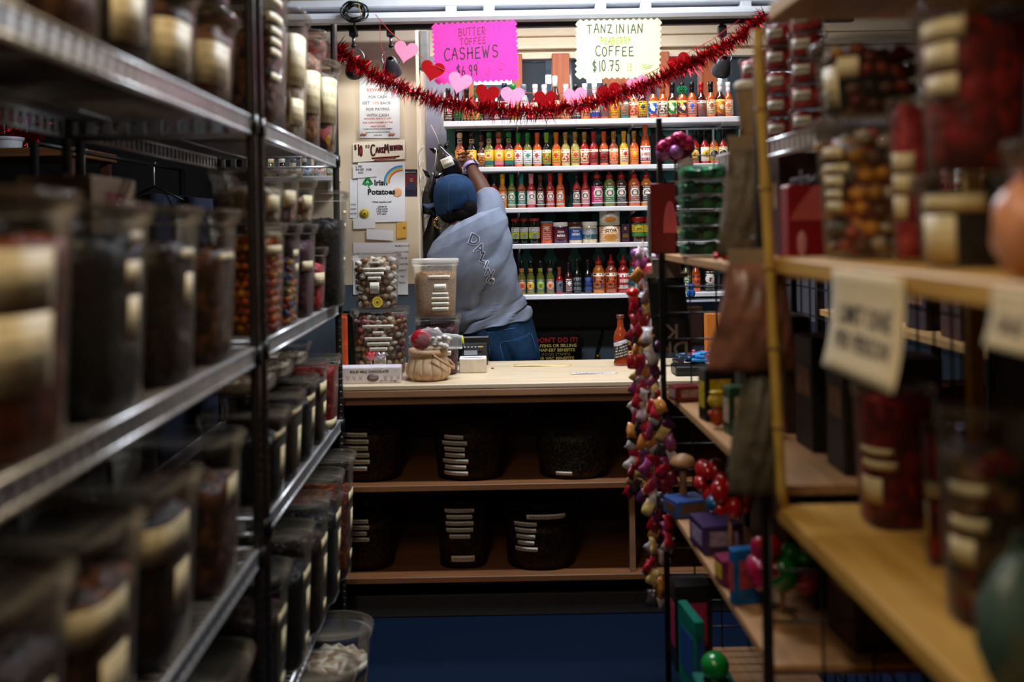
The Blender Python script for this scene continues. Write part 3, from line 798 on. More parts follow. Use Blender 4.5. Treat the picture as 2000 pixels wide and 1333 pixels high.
# second shelf
row(1, [(899, 'ball', 'copper', 'cream', 'amber', 'brown', 'sun', {'neck': 'white'}), (922, 'ball', 'black', 'black', 'yellow', 'brown', 'sun', {'neck': 'cream'}), (941, 'slim', 'brown', 'maroon', 'brown', 'amber', 'art', {'neck': 'grey'}),
 (956, 'ball', 'olive', 'green', 'yellow', 'teal', 'sun', {'neck': 'cream'}), (975, 'ball', 'red', 'copper', 'yellow', 'pink', 'sun', {'neck': 'peach'}), (994.5, 'ball', 'maroon', 'green', 'yellow', 'teal', 'sun', {'neck': 'khaki'}),
 (1013, 'woozy', 'orange', 'green', 'white', 'red', 'plain'), (1031, 'woozy', 'olive', 'green', 'white', 'teal', 'plain'), (1050, 'woozy', 'orange', 'orange', 'white', 'red', 'plain'),
 (1068, 'woozy', 'black', 'lime', 'lime', 'red', 'art'), (1087, 'woozy', 'orange', 'amber', 'yellow', 'red', 'plain'), (1105, 'woozy', 'khaki', 'gold', 'cream', 'red', 'art'), (1124, 'woozy', 'khaki', 'gold', 'khaki', 'red', 'plain'),
 (1142, 'woozy', 'red', 'gold', 'cream', 'red', 'art'), (1160, 'woozy', 'red', 'red', 'red', 'maroon', 'art'), (1180, 'woozy', 'orange', 'orange', 'black', 'red', 'art'), (1199, 'woozy', 'copper', 'gold', 'peach', 'orange', 'art'),
 (1219, 'woozy', 'yellow', 'yellow', 'cream', 'red', 'plain'), (1239, 'woozy', 'orange', 'gold', 'orange', 'yellow', 'plain'), (1261, 'tall', 'orange', 'orange', 'white', 'red', 'bold'),
 (1337, 'woozy', 'olive', 'black', 'yellow', 'red', 'plain', {'s': .95}), (1358, 'woozy', 'red', 'black', 'black', 'yellow', 'circle'), (1377, 'woozy', 'red', 'black', 'white', 'yellow', 'circle'), (1395, 'woozy', 'orange', 'black', 'yellow', 'black', 'circle'), (1413, 'woozy', 'red', 'black', 'cream', 'black', 'circle')])
# third shelf
row(2, [(948, 'woozy', 'red', 'red', 'black', 'red', 'face'), (965, 'woozy', 'red', 'black', 'navy', 'white', 'face'), (982, 'woozy', 'amber', 'yellow', 'peach', 'amber', 'face'), (1000, 'woozy', 'olive', 'green', 'green', 'white', 'face'), (1019, 'woozy', 'copper', 'teal', 'teal', 'white', 'face'),
 (1038, 'woozy', 'red', 'pink', 'white', 'pink', 'face'), (1056, 'woozy', 'brown', 'brown', 'brown', 'white', 'face', {'s': .97}), (1075, 'woozy', 'red', 'red', 'red', 'white', 'face'), (1095, 'woozy', 'orange', 'orange', 'orange', 'white', 'face'),
 (1127, 'woozy', 'red', 'black', 'black', 'white', 'face'), (1144, 'woozy', 'red', 'red', 'pink', 'white', 'face'), (1167, 'squeeze', 'black', 'red', 'magenta', 'white', 'face'), (1191, 'squeeze', 'olive', 'red', 'green', 'white', 'face'),
 (1214, 'squeeze', 'brown', 'red', 'black', 'white', 'face'), (1239, 'squeeze', 'orange', 'red', 'copper', 'white', 'face'), (1263, 'squeeze', 'amber', 'red', 'black', 'white', 'face', {'s': .98}), (1293, 'woozy', 'brown', 'black', 'grey', 'black', 'face')])
# bottom shelf
row(4, [(1002, 'squeeze', 'red', 'red', 'red', 'white', 'bold', {'s': .9}), (1019.5, 'slim', 'olive', 'black', 'slate', 'orange', 'circle', {'neck': 'peach'}), (1037, 'slim', 'olive', 'black', 'slate', 'yellow', 'circle', {'neck': 'gold', 'word': 'olive bottle, gold neck, yellow ringed emblem'}),
 (1056, 'slim', 'olive', 'black', 'slate', 'lime', 'circle', {'neck': 'khaki', 'word': 'olive bottle, khaki neck, lime ringed emblem'}), (1075, 'slim', 'olive', 'black', 'slate', 'peach', 'circle', {'neck': 'grey', 'word': 'olive bottle, grey neck, peach ringed emblem'}),
 (1093, 'woozy', 'red', 'copper', 'grey', 'navy', 'plain', {'s': .78}), (1111, 'woozy', 'maroon', 'black', 'maroon', 'white', 'plain', {'s': .9}), (1128, 'woozy', 'black', 'black', 'black', 'grey', 'bold', {'s': 1.0}), (1149, 'woozy', 'black', 'black', 'navy', 'blue', 'bold', {'s': .98}),
 (1170, 'squeeze', 'amber', 'red', 'amber', 'purple', 'art'), (1194, 'squeeze', 'copper', 'red', 'orange', 'brown', 'art'), (1218, 'squeeze', 'red', 'red', 'red', 'white', 'bold'), (1238, 'squeeze', 'teal', 'red', 'teal', 'navy', 'art', {'s': .95}),
 (1327, 'woozy', 'maroon', 'black', 'red', 'white', 'bold'), (1341, 'woozy', 'olive', 'black', 'green', 'white', 'art'), (1360, 'woozy', 'orange', 'black', 'orange', 'brown', 'bold'), (1385, 'jug', 'black', 'black', 'black', 'white', 'circle')])
# top shelf
row(0, [(876, 'woozy', 'brown', 'black', 'brown', 'white', 'plain'), (893, 'woozy', 'black', 'black', 'black', 'green', 'art'), (912, 'woozy', 'brown', 'black', 'khaki', 'red', 'art'), (932, 'woozy', 'brown', 'green', 'lime', 'green', 'plain'),
 (952, 'woozy', 'maroon', 'black', 'maroon', 'grey', 'plain'), (970, 'woozy', 'brown', 'red', 'green', 'white', 'sun'), (986, 'jug', 'navy', 'navy', 'navy', 'white', 'plain'), (1003, 'jug', 'olive', 'green', 'khaki', 'green', 'plain', {'s': .97}),
 (1024, 'woozy', 'clear', 'grey', 'white', 'grey', 'plain', {'s': 1.08}), (1046, 'woozy', 'maroon', 'white', 'cream', 'red', 'art', {'s': 1.07}), (1064, 'woozy', 'brown', 'white', 'white', 'brown', 'plain', {'s': 1.06}), (1085, 'tall', 'brown', 'white', 'peach', 'red', 'art', {'s': 1.06}),
 (1106, 'woozy', 'orange', 'white', 'cream', 'orange', 'art', {'s': 1.06}), (1125, 'woozy', 'black', 'black', 'teal', 'white', 'plain', {'s': 1.05}), (1143, 'woozy', 'amber', 'white', 'peach', 'red', 'plain', {'s': 1.07}), (1162, 'woozy', 'red', 'white', 'white', 'blue', 'sun', {'s': 1.07}),
 (1181, 'woozy', 'copper', 'black', 'red', 'teal', 'art', {'s': 1.06}), (1201, 'woozy', 'amber', 'black', 'yellow', 'red', 'plain', {'s': 1.02}), (1220, 'woozy', 'teal', 'black', 'teal', 'orange', 'art', {'s': 1.05}), (1238, 'woozy', 'peach', 'red', 'peach', 'red', 'art', {'s': 1.02}),
 (1255, 'woozy', 'maroon', 'black', 'yellow', 'black', 'plain', {'s': 1.05}), (1276, 'woozy', 'orange', 'black', 'blue', 'white', 'art2', {'s': 1.04}), (1295, 'woozy', 'orange', 'copper', 'cream', 'purple', 'art', {'s': 1.03}), (1314, 'woozy', 'brown', 'black', 'green', 'cream', 'art2', {'s': 1.05}),
 (1333, 'woozy', 'orange', 'black', 'purple', 'yellow', 'art2', {'s': 1.05, 'word': 'orange bottle, green beaded collar, purple label'}), (1352, 'woozy', 'orange', 'black', 'peach', 'blue', 'plain', {'s': 1.06}), (1370, 'woozy', 'maroon', 'red', 'slate', 'red', 'art', {'s': 1.05}),
 (1389, 'woozy', 'orange', 'black', 'cream', 'copper', 'plain', {'s': 1.06}), (1407, 'woozy', 'brown', 'white', 'amber', 'yellow', 'art2', {'s': 1.07}), (1423, 'woozy', 'orange', 'white', 'cream', 'orange', 'plain', {'s': 1.04})])
# green beaded collar on one bottle
for o in [o for o in COL.objects if o.get('label', '').startswith('orange bottle, green beaded')]:
    mb = MB(); 
    for j in range(7):
        z = .128 + j*.0068
        rr = .0225*math.sin(pi*(j+1.2)/9.2) + .004
        for i in range(14):
            a = 2*pi*(i+.5*(j % 2))/14
            mb.blob((rr*cos(a), rr*sin(a), z), .0035, 0, 0)
    mb.build('bead_collar', mat('green_beads', (6, 150, 90), rough=0.2, metal=0.3), o)

# fourth shelf: jars, tins, a box
def jar(px, r, h, prof, body_c, lid_c, lid_h, lab, place, label, lid_r=1.04, text=None, kind='sauce_jar', cat='jar', body_m=None, z=None, lid_m=None):
    Y = 5.28
    x = P(px, 476, Y).x
    t = thing(kind, label, cat, (x, Y, z if z is not None else SZ[3][0]), (0, 0, 0), 'jars on the fourth wall shelf')
    bh = h-lid_h
    pr = {'round': [(r*.94, 0), (r, .006), (r, bh*.86), (r*.9, bh*.97), (r*.88, bh)], 'tin': [(r*.97, 0), (r, .003), (r, bh-.003), (r*.97, bh)]}[prof]
    MB().lathe(pr, 24).build('jar_body', body_m or sauce(body_c), t)
    MB().lathe([(r*.9*lid_r, bh-.002), (r*lid_r*.97, bh), (r*lid_r*.97, h-.003), (r*lid_r*.9, h)], 24).build('lid', lid_m or capm(lid_c), t)
    if lab:
        z0, z1, m_ = lab
        MB().sheet(lambda u, v: ((r+.0007)*cos(-pi/2+(u-.5)*2.9), (r+.0007)*sin(-pi/2+(u-.5)*2.9), z0+(z1-z0)*v), 14, 1, th=.0004).build('label', m_, t)
    if text:
        for (s_, sz, zz, m_, bold) in text:
            lettering(s_, sz, m_, t, (0, 0, zz), bold=bold, wrap=r+.0012)
    return t
M_ink = mat('black_ink', (20, 20, 22), rough=0.6, var=0); M_inkw = mat('white_ink', (236, 234, 228), rough=0.6, var=0)
lim = print_mat('lime_jar_label', (200, 206, 60), (90, 100, 60), rows=6, cols=9, thick=.4, x0=.2, x1=.8, band=[(.62, 1, (226, 222, 226)), (0, .62, (196, 204, 66))], disc=[(.5, .2, .16, .8, (120, 120, 130))])
for px, r, w in ((1007, .0215, 'slim'), (1024, .0215, 'slim'), (1044, .029, 'wide')):
    jar(px, r, .135, 'round', 'black', 'red', .012, (.028, .088, lim), 0, {1007: 'dark jar with red lid and lime label, beside grey shirt', 1024: 'dark jar with red lid and lime label between two alike', 1044: 'wider dark jar with red lid and lime label'}[px], body_m=mat('dark_pickles', (22, 26, 14), rough=.12, var=.5, scale=70))
jar(1068, .0325, .118, 'round', 'orange', 'grey', .01, (.02, .095, print_mat('red_sauce_label', (178, 44, 34), (226, 200, 180), rows=7, cols=9, thick=.45, x0=.25, x1=.75, disc=[(.5, .82, .13, 1, (196, 190, 150))])), 0, 'red sauce jar with silver lid on fourth shelf')
jar(1095, .040, .112, 'round', 'purple', 'white', .021, (.02, .074, print_mat('maroon_spread_label', (92, 22, 42), (120, 40, 60), rows=4, cols=9, thick=.3)), 0, 'maroon spread jar with white lid on fourth shelf', text=[('tahini', .02, .036, M_inkw, .0004), ('Soom', .015, .057, M_inkw, .0003)])
jar(1124, .037, .112, 'round', 'cream', 'brown', .024, (.016, .078, print_mat('blue_spread_label', (26, 74, 160), (60, 110, 190), rows=4, cols=9, thick=.3)), 0, 'beige tahini jar with blue label and dark lid', text=[('tahini', .02, .042, M_inkw, .0004), ('Soom', .014, .061, M_inkw, .0003)])
jar(1152, .041, .112, 'round', 'cream', 'white', .021, (.02, .076, print_mat('teal_spread_label', (20, 84, 92), (190, 200, 200), rows=8, cols=9, thick=.5, x0=.18, x1=.55, band=[(.45, .95, (150, 160, 172)), (.05, .45, (22, 84, 96))])), 0, 'beige tahini jar with teal label and white lid')
M_tinl = print_mat('tin_print', (228, 206, 176), (214, 140, 60), rows=7, cols=14, thick=.6, x0=.02, x1=.98, band=[(.72, .98, (226, 216, 200))], disc=[(.5, .3, .22, .9, (222, 150, 60))])
tinm = mat('tin_steel', (150, 140, 128), rough=.3, metal=.8)
jar(1191, .056, .090, 'tin', 'cream', 'gold', .005, (.004, .082, M_tinl), 0, 'cream and orange halva tin under another tin', kind='food_tin', cat='tin', text=[('JOYVA', .022, .058, M_ink, .0004)], lid_r=1.02, lid_m=tinm)
jar(1191, .054, .084, 'tin', 'cream', 'gold', .005, (.004, .078, print_mat('tin_print_back', (226, 218, 204), (160, 150, 140), rows=9, cols=16, thick=.45, x0=.05, x1=.95, disc=[(.5, .35, .2, 1.0, (222, 140, 50))])), 0, 'cream and orange halva tin stacked on another tin', kind='food_tin', cat='tin', z=SZ[3][0]+.091, text=[('JOYVA', .014, .064, M_ink, .0002)], lid_r=1.02, lid_m=tinm)
t = thing('spice_box', 'small dark purple box with gold emblem beside the tins', 'box', (P(1221, 476, 5.28).x, 5.28, SZ[3][0]))
MB().box((0, 0, .048), (.042, .042, .096), ch=.002).build('carton', mat('purple_card', (62, 24, 52), rough=.5), t)
MB().lathe([(.0001, 0), (.009, 0), (.009, .001), (.0001, .001)], 16, M=Matrix.Translation((0, -.0212, .074)) @ Matrix.Rotation(pi/2, 4, 'X')).build('emblem', capm('gold'), t)
MB().box((0, -.0214, .035), (.03, .001, .02)).build('gold_print', capm('gold'), t)
jl = print_mat('jerk_label', (226, 196, 40), (60, 120, 50), rows=5, cols=8, thick=.4, x0=.2, x1=.8, band=[(0, .34, (70, 140, 60)), (.92, 1, (40, 120, 90))], disc=[(.5, .64, .27, 1.1, (200, 90, 40)), (.5, .64, .24, 1.1, (236, 214, 60))])
ging = print_mat('gingham_lid', (206, 60, 40), (236, 214, 200), rows=4, cols=26, thick=.5, x0=0, x1=1)
for px, lab in ((1247, 'yellow labelled sauce jar with red gingham lid'), (1270, 'yellow labelled sauce jar half behind the red card')):
    jar(px, .036, .134, 'round', 'brown', 'red', .026, (.03, .098, jl), 0, lab, lid_r=.98, text=[('Jerk', .016, .066, M_ink, .0002)])
for px, c, lab in ((1320, 'brown', 'dark jar on fourth shelf glimpsed beside the stacked green tubs'),):
    jar(px, .03, .12, 'round', c, 'black', .015, (.02, .08, jl), 0, lab)
# ------------------------------------------------------------------ paper signs on the rail
def zigzag_quad(cs, teeth, amp):
    """outline through four corners with pinked (zigzag) edges"""
    pts = []
    for k in range(4):
        a, b = Vector(cs[k]), Vector(cs[(k+1) % 4]); n = teeth[k % 2]
        d = (b-a); nrm = Vector((d.y, -d.x)).normalized()
        for i in range(n):
            pts.append(a + d*(i/n) + nrm*amp*0.0)
            pts.append(a + d*((i+.5)/n) + nrm*amp)
    return [(p.x, p.y) for p in pts]
def paper_sign(label, corners, Y, teeth, amp, m, th=0.0012):
    o = P(sum(c[0] for c in corners)/4, sum(c[1] for c in corners)/4, Y)
    loc = [P(c[0], c[1], Y)-o for c in corners]
    t = thing('price_sign', label, 'sign', o)
    MB().prism(zigzag_quad([(q.x, q.z) for q in loc], teeth, amp), th).build('paper', m, t)
    def at(px, py): q = P(px, py, Y)-o; return q.x, q.z
    return t, at
k_ = PPM(4.25)
M_hotpink = mat('hot_pink_paper', (244, 62, 158), rough=0.8, spec=0.1, var=0.03)
M_paleyellow = mat('pale_yellow_paper', (222, 232, 176), rough=0.7, var=0.02)
M_marker = mat('purple_black_marker', (52, 8, 56), rough=0.6, var=0)
M_pencil = mat('grey_marker', (70, 74, 58), rough=0.6, var=0)
M_lime_ink = mat('lime_marker', (168, 190, 70), rough=0.6, var=0)
M_pinkink = mat('pink_marker', (212, 40, 150), rough=0.6, var=0)
def hw_px(txt, x0, x1, yb, h, stroke_px, m, t, at, slope=0.0, adv=1.15, Y=4.25):
    n = sum({'I': .75, '1': .65, '.': .4, 'W': 1.25, 'M': 1.25, ' ': .6}.get(c, 1.0) for c in txt)*adv - (adv-1)
    w = (x1-x0)/PPM(Y)/n; x, z = at(x0, yb)
    return handwriting(txt, x, z, h/PPM(Y), w*0.92, stroke_px/PPM(Y), m, t, slope=slope, adv=adv)
t, at = paper_sign('hot pink zigzag-edged price sign for butter toffee cashews', [(846, 49), (1006, 42), (1011, 155), (852, 162)], 4.25, (15, 12), -.009, M_hotpink)
hw_px('BUTTER', 896, 954, 70, 14, 1.8, M_pinkink if False else mat('plum_marker', (104, 4, 80), rough=.6, var=0), t, at, .06)
hw_px('TOFFEE', 899, 955, 88, 12.5, 1.8, MATS['plum_marker'], t, at, .06)
hw_px('CASHEWS', 868, 984, 118, 22, 2.6, M_marker, t, at, .06)
hw_px('$6.99', 892, 938, 147, 19, 2.4, M_marker, t, at, 0)
hw_px('LB', 948, 960, 146, 14, 1.0, M_pinkink, t, at)
cx, cz = at(979, 129)
mbx = MB(); mbx.ribbon([(cx+.0145*cos(a*.4), cz+.0145*sin(a*.4)) for a in range(17)], .0022, y=-.0012); mbx.ribbon([(cx, cz+.004), (cx+.002, cz-.004)], .0022, y=-.0012); mbx.build('doodle', M_pinkink, t)
t, at = paper_sign('pale yellow zigzag-edged price sign for Tanzinian peaberry coffee', [(1128, 42), (1289, 39), (1286, 150), (1127, 151)], 4.25, (14, 10), -.009, M_paleyellow)
hw_px('TANZINIAN', 1147, 1266, 65, 17, 2.0, M_pencil, t, at, -.02)
hw_px('PEABERRY', 1173, 1238, 86, 12.5, 1.8, M_lime_ink, t, at, 0)
hw_px('COFFEE', 1163, 1246, 109, 18, 2.0, M_pencil, t, at, -.01)
hw_px('$10.75', 1157, 1216, 139, 20, 2.0, M_pencil, t, at, 0)
hw_px('LB', 1225, 1236, 138, 13, 1.0, M_lime_ink, t, at)
x_, z_ = at(1254, 130); mbx = MB()
for q in ([(0, .012), (.001, 0)], [(.006, .01), (.005, .003), (.011, .006)], [(.013, .008), (.018, .012), (.014, .008)], [(0, -.006), (.045, .006)], [(.012, -.01), (.038, -.004)]):
    mbx.ribbon([(x_+a, z_+b) for a, b in q], .0022, y=-.0012)
mbx.build('doodle', MATS['lime_marker'], t)

# ------------------------------------------------------------------ heart garland and tinsel
M_pinkp = mat('pink_paper', (246, 132, 164), rough=0.8, spec=0.1, var=0.03)
M_redp = mat('red_paper', (140, 5, 12), rough=0.8, spec=0.08, var=0.05)
def heart_pts(s, n=28):
    out = []
    for i in range(n):
        a = 2*pi*i/n
        x = 16*sin(a)**3; z = 13*cos(a)-5*cos(2*a)-2*cos(3*a)-cos(4*a)
        out.append((x/34*s, z/34*s))
    return out
YH = 4.18
hg = thing('heart_garland', 'string of pink and red paper hearts hung under the white rail', 'garland', P(1000, 190, YH))
H0 = P(1000, 190, YH)
hearts = [(793, 100, 48, 0, -12), (845, 137, 48, 1, -14), (898, 161, 48, 0, -16), (951, 184, 48, 1, -10), (1001, 188, 48, 0, -4), (1065, 195, 46, 1, 0), (1123, 189, 46, 0, 4), (1190, 182, 48, 1, 14), (1246, 165, 44, 0, 20), (1327, 122, 44, 1, 24)]
pth = [(733, 28), (760, 60)] + [(h[0], h[1]-10) for h in hearts] + [(1390, 78), (1445, 38)]
MB().tube([P(a, b, YH+.004)-H0 for a, b in pth], .0016, 5).build('string', mat('red_string', (190, 40, 40), rough=.6), hg)
MB().tube([P(a, b, YH+.004)-H0 for a, b in ((742, 50), (742, 80), (750, 105), (753, 118), (748, 150), (742, 180))], .001, 5).build('loose_string', MATS['red_string'], hg)
for i, (px, py, s, c, r) in enumerate(hearts):
    q = P(px, py, YH)-H0
    o = MB().prism(heart_pts(s/PPM(YH)*1.06), .0014).build('paper_heart', M_redp if c else M_pinkp, hg, q + Vector((0, random.uniform(-.012, .002), 0)), (random.uniform(-.15, .15), radians(-r), random.uniform(-.2, .2)))
    o['label'] = 'red paper heart' if c else 'pink paper heart'
M_tinsel = mat('red_tinsel', (188, 8, 24), rough=0.22, metal=0.8, var=0.3, scale=90)
def tinsel(t, path, R, n, seed, o, M):
    rnd = random.Random(seed); path = [Vector(p)-o for p in path]
    seg = [(path[i+1]-path[i]).length for i in range(len(path)-1)]; tot = sum(seg)
    mb = MB()
    for k in range(n):
        d = rnd.random()*tot; i = 0
        while i < len(seg)-1 and d > seg[i]: d -= seg[i]; i += 1
        c = path[i].lerp(path[i+1], d/seg[i]); ax = (path[i+1]-path[i]).normalized()
        v = Vector((rnd.gauss(0, 1), rnd.gauss(0, 1), rnd.gauss(0, 1))); v = (v - ax*v.dot(ax)*.75).normalized()
        l = R*rnd.uniform(.35, 1.2); w = rnd.uniform(.0012, .0028)
        s_ = v.cross(Vector((rnd.gauss(0, 1), rnd.gauss(0, 1), rnd.gauss(0, 1)))).normalized()*w
        bend = Vector((rnd.uniform(-1, 1), rnd.uniform(-1, 1), rnd.uniform(-1.2, .5)))*l*.25
        s2 = (s_ + v.cross(s_)*rnd.uniform(-.8, .8)).normalized()*w
        m1 = c + v*l*.55 + bend*.35; tip = c + v*l + bend
        mb.add([c-s_, c+s_, m1+s2, m1-s2, tip], [(0, 1, 2, 3), (3, 2, 4)], 0, False)
    ob = mb.build('tinsel_strands', M, t); ob['kind'] = 'stuff'
    MB().tube(path, .002, 5).build('wire', M_black, t)
YT = 4.13
tp = [(657, 90), (672, 108), (700, 128), (740, 152), (800, 180), (860, 198), (920, 209), (980, 215), (1040, 217), (1100, 212), (1160, 202), (1220, 182), (1280, 158), (1340, 128), (1400, 98), (1450, 70), (1478, 48), (1494, 26)]
tg = thing('tinsel_garland', 'long red metallic tinsel garland swagged across below the rail', 'garland', P(1040, 217, YT))
tinsel(tg, [P(a, b, YT) for a, b in tp], .053, 6800, 5, P(1040, 217, YT), M_tinsel)

# ------------------------------------------------------------------ track lights and cable coil
M_steel = mat('dull_steel', (150, 150, 154), rough=0.3, metal=0.9)
def tracklight(px, label, ring, Y=4.36, watts=7):
    zt = P(px, 44, Y).z; x = P(px, 44, Y).x
    t = thing('track_light', label, 'lamp', (x, Y, zt), group='track lights under the rail')
    pp = PPM(Y)
    MB().box((0, 0, -.038), (.036, .034, .05), ch=.004).build('adaptor', M_blackplastic, t)
    MB().tube([(0, 0, 0), (0, 0, -.02)], .008, 8).build('contact', M_black, t)
    MB().tube([(0, 0, -.06), (0, 0, -.10)], .007, 8).build('stem', M_steel, t)
    MB().lathe([(.005, -.112), (.011, -.106), (.011, -.10), (.005, -.094)], 10).build('swivel', M_black, t)
    c = Vector((0, 0, -.112-ring))
    MB().tube([(c.x+ring*sin(a*2*pi/28), c.y, c.z+ring*cos(a*2*pi/28)) for a in range(28)], .0035, 6, closed=True).build('yoke_ring', M_steel, t)
    R = Matrix.Translation(c + Vector((.0, .0, -.035))) @ Matrix.Rotation(radians(-125), 4, 'X')
    MB().lathe([(.012, -.045), (.02, -.04), (.034, -.005), (.042, .022), (.044, .04), (.040, .042), (.034, .03), (.0001, .02)], 20, M=R, cap=False).build('lamp_head', mat('lamp_grey', (70, 70, 76), rough=.35, metal=.5), t)
    ld = bpy.data.lights.new('track_spot', 'SPOT'); ld.energy = watts; ld.spot_size = radians(110); ld.spot_blend = .8; ld.shadow_soft_size = .03; ld.color = (1.0, .93, .82)
    lo = bpy.data.objects.new('track_spot', ld); COL.objects.link(lo); lo.parent = t
    lo.location = c + Vector((0, 0, -.035)) + Vector((0, .82, -.57))*.05; lo.rotation_euler = Vector((0, .82, -.57)).to_track_quat('-Z', 'Y').to_euler()
    return t
tracklight(690, 'ring track light nearest the wire shelving, above the garland end', .045, watts=2.2)
tracklight(763, 'ring track light behind the first pink paper heart', .042, watts=1.4)
tracklight(1410, 'ring track light above the right swag of tinsel', .04, watts=3)
cx0 = P(692, 24, 4.2)
t = thing('cable_coil', 'coil of black cable tied to the rail above the track light', 'cable', cx0)
mb = MB()
for k in range(6):
    r = .032+.0035*k + random.uniform(-.002, .002); ox, oz, oy = random.uniform(-.006, .006), random.uniform(-.006, .004), random.uniform(-.012, .012)
    mb.tube([(ox+r*1.08*sin(a*2*pi/24), oy+.006*sin(a), oz+r*.85*cos(a*2*pi/24)) for a in range(24)], .0042, 6, closed=True)
mb.build('loops', M_blackplastic, t)
MB().tube([(0, 0, -.03), (-.004, .03, -.055), (-.004, .10, -.07), (-.006, .15, -.07)], .004, 6).build('tail', M_blackplastic, t)
MB().tube([(.012, .012, .06), (.02, -.01, .03), (.03, -.012, -.02)], .0018, 5).build('yellow_tie', mat('yellow_tie', (200, 170, 60), rough=.5), t)

# ------------------------------------------------------------------ notices on the partition
YP = 4.679
M_paper = mat('white_paper', (238, 238, 242), rough=0.7, var=0.02)
M_paperc = mat('cream_card', (244, 236, 214), rough=0.7, var=0.02)
M_redink = mat('red_ink', (204, 66, 58), rough=.6, var=0); M_greyink = mat('grey_ink', (86, 84, 96), rough=.6, var=0)
M_sleeve = clear_mat('plastic_sleeve', body=.0, rough=.06)
def notice(label, x0, y0, x1, y1, m, skew=0.0, dy=0.0, cat='notice', name='wall_notice', th=.0008):
    o = P((x0+x1)/2, (y0+y1)/2, YP-dy)
    pts = [(x0, y1+skew), (x1, y1-skew), (x1, y0-skew), (x0, y0+skew)]
    pts = [(P(a, b, YP-dy)-o) for a, b in pts]
    t = thing(name, label, cat, o, group='notices taped to the partition')
    MB().prism([(q.x, q.z) for q in pts], th).build('paper', m, t)
    def at(px, py): q = P(px, py, YP-dy)-o; return (q.x, -.0012, q.z)
    return t, at
def line(txt, px, py, hpx, m, t, at, bold=0.0, align='CENTER'):
    return lettering(txt, hpx/PPM(YP)*1.38, m, t, at(px, py), bold=bold, align=align)
t, at = notice('white cash rewards poster in a shiny plastic sleeve', 702, 150, 781, 270, M_paper, dy=.004)
for txt, y, h, m in (('CASH', 162, 6.5, M_redink), ('REWARDS', 179, 6.8, M_redink), ('FOR CASH', 192, 5.6, M_greyink), ('FOR PAYING', 216, 5.8, M_greyink), ('WITH CASH', 228, 5.8, M_greyink),
                     ('REWARDS ARE NOT JUST', 233.5, 3.4, M_redink), ('FOR CARD HOLDERS AT THE', 241, 3.2, M_redink), ('HEAD OF LINE', 248.5, 3.2, M_redink), ('CASH PLAYING & GOURMET', 253.5, 3.2, M_greyink), ('THANK YOU VALUED CUSTOMERS', 259.5, 2.2, M_greyink), ('JUNE 2ND', 265.5, 2.6, M_greyink)):
    line(txt, 738, y, h, m, t, at, .0001)
line('GET', 715, 204, 5.8, M_greyink, t, at); line('10%', 734, 204, 5.8, mat('orange_ink', (226, 120, 60), var=0), t, at); line('BACK', 753, 204, 5.8, M_greyink, t, at)
for px in (710, 765):
    q = at(px, 264); mb = MB()
    for k in range(4): mb.blob((q[0]+(k-1.5)*.007, -.001, q[2]+(k % 2)*.004), .007, k % 2, 1, (1, .25, 1))
    mb.build('picture', [mat('clip_brown', (176, 104, 60), var=.2), mat('clip_tan', (210, 150, 96), var=.2)], t)
a_, b_ = at(697, 272), at(786, 140)
MB().sheet(lambda u, v: (a_[0]+(b_[0]-a_[0])*u, -.006-.004*sin(u*9+v*5)*sin(v*7), a_[2]+(b_[2]-a_[2])*v), 14, 14).build('sleeve', M_sleeve, t)
t, at = notice('cream card minimum notice in bold black and red marker', 689, 276, 791, 314, M_paperc, skew=3.5, dy=.009)
M_bk = mat('black_marker', (24, 12, 12), rough=.6, var=0); M_rdm = mat('red_marker', (176, 30, 26), rough=.6, var=0)
for dx, m_, yy in ((1.0, M_rdm, -.0010), (0, M_bk, -.0016)):
    for txt, xa, xb, yb, h, st in (('$', 692, 697, 293, 9, 1.6), ('10', 698, 712, 304, 20, 2.2), ('C', 724, 735, 303, 20, 2.4), ('ARD', 734, 752, 299, 9, 2.0), ('M', 751, 761, 299, 16, 2.2), ('INIMUM', 760, 787, 294, 9, 1.8)):
        q = at(xa+dx, yb); n = max(1, len(txt)*.95)
        handwriting(txt, q[0], q[2], h/PPM(YP), (xb-xa)/PPM(YP)/n*.85, st/PPM(YP), m_, t, y=yy, jit=.06, slope=.04)
    q = at(714, 289); handwriting('00', q[0], q[2], 5/PPM(YP), 4/PPM(YP), 1.2/PPM(YP), m_, t, y=yy)
for (xa, ya, xb, yb, m_) in ((726, 309, 780, 305, M_rdm), (731, 313, 773, 309, M_rdm), (727, 310, 779, 306, M_bk)):
    p0, p1 = at(xa, ya), at(xb, yb); MB().ribbon([(p0[0], p0[2]), (p1[0], p1[2])], 1.8/PPM(YP), y=-.0014).build('underline', m_, t)
t, at = notice('white Irish Potatoes poster with shamrock and rainbow', 699, 317, 791, 434, M_paper, skew=1.0, dy=.006)
line('Irish', 744, 362, 11, M_ink, t, at, .0013); line('Potatoes', 745, 380, 11, M_ink, t, at, .0013)
line('*While Supplies Last*', 746, 396, 3.2, M_ink, t, at, .0002)
for k, s_ in enumerate(('1LB $9.49', '1/2LB $4.99', '1/4LB $2.59', '$.75 each')): line(s_, 746, 405.5+k*4.6, 3.4, M_greyink, t, at, .0002)
q = at(718, 356); mb = MB()
for a in (90, 200, 340): mb.prism([(x+.014*cos(radians(a)), z+.014*sin(radians(a))) for x, z in [(p[0]*cos(radians(a+90))-p[1]*sin(radians(a+90)), p[0]*sin(radians(a+90))+p[1]*cos(radians(a+90))) for p in heart_pts(.03, 20)]], .0004)
mb.ribbon([(0, 0), (.004, -.02), (.01, -.03)], .004)
mb.build('shamrock', mat('shamrock_green', (30, 140, 70), var=.1), t, (q[0], -.001, q[2]))
q = at(786, 356)
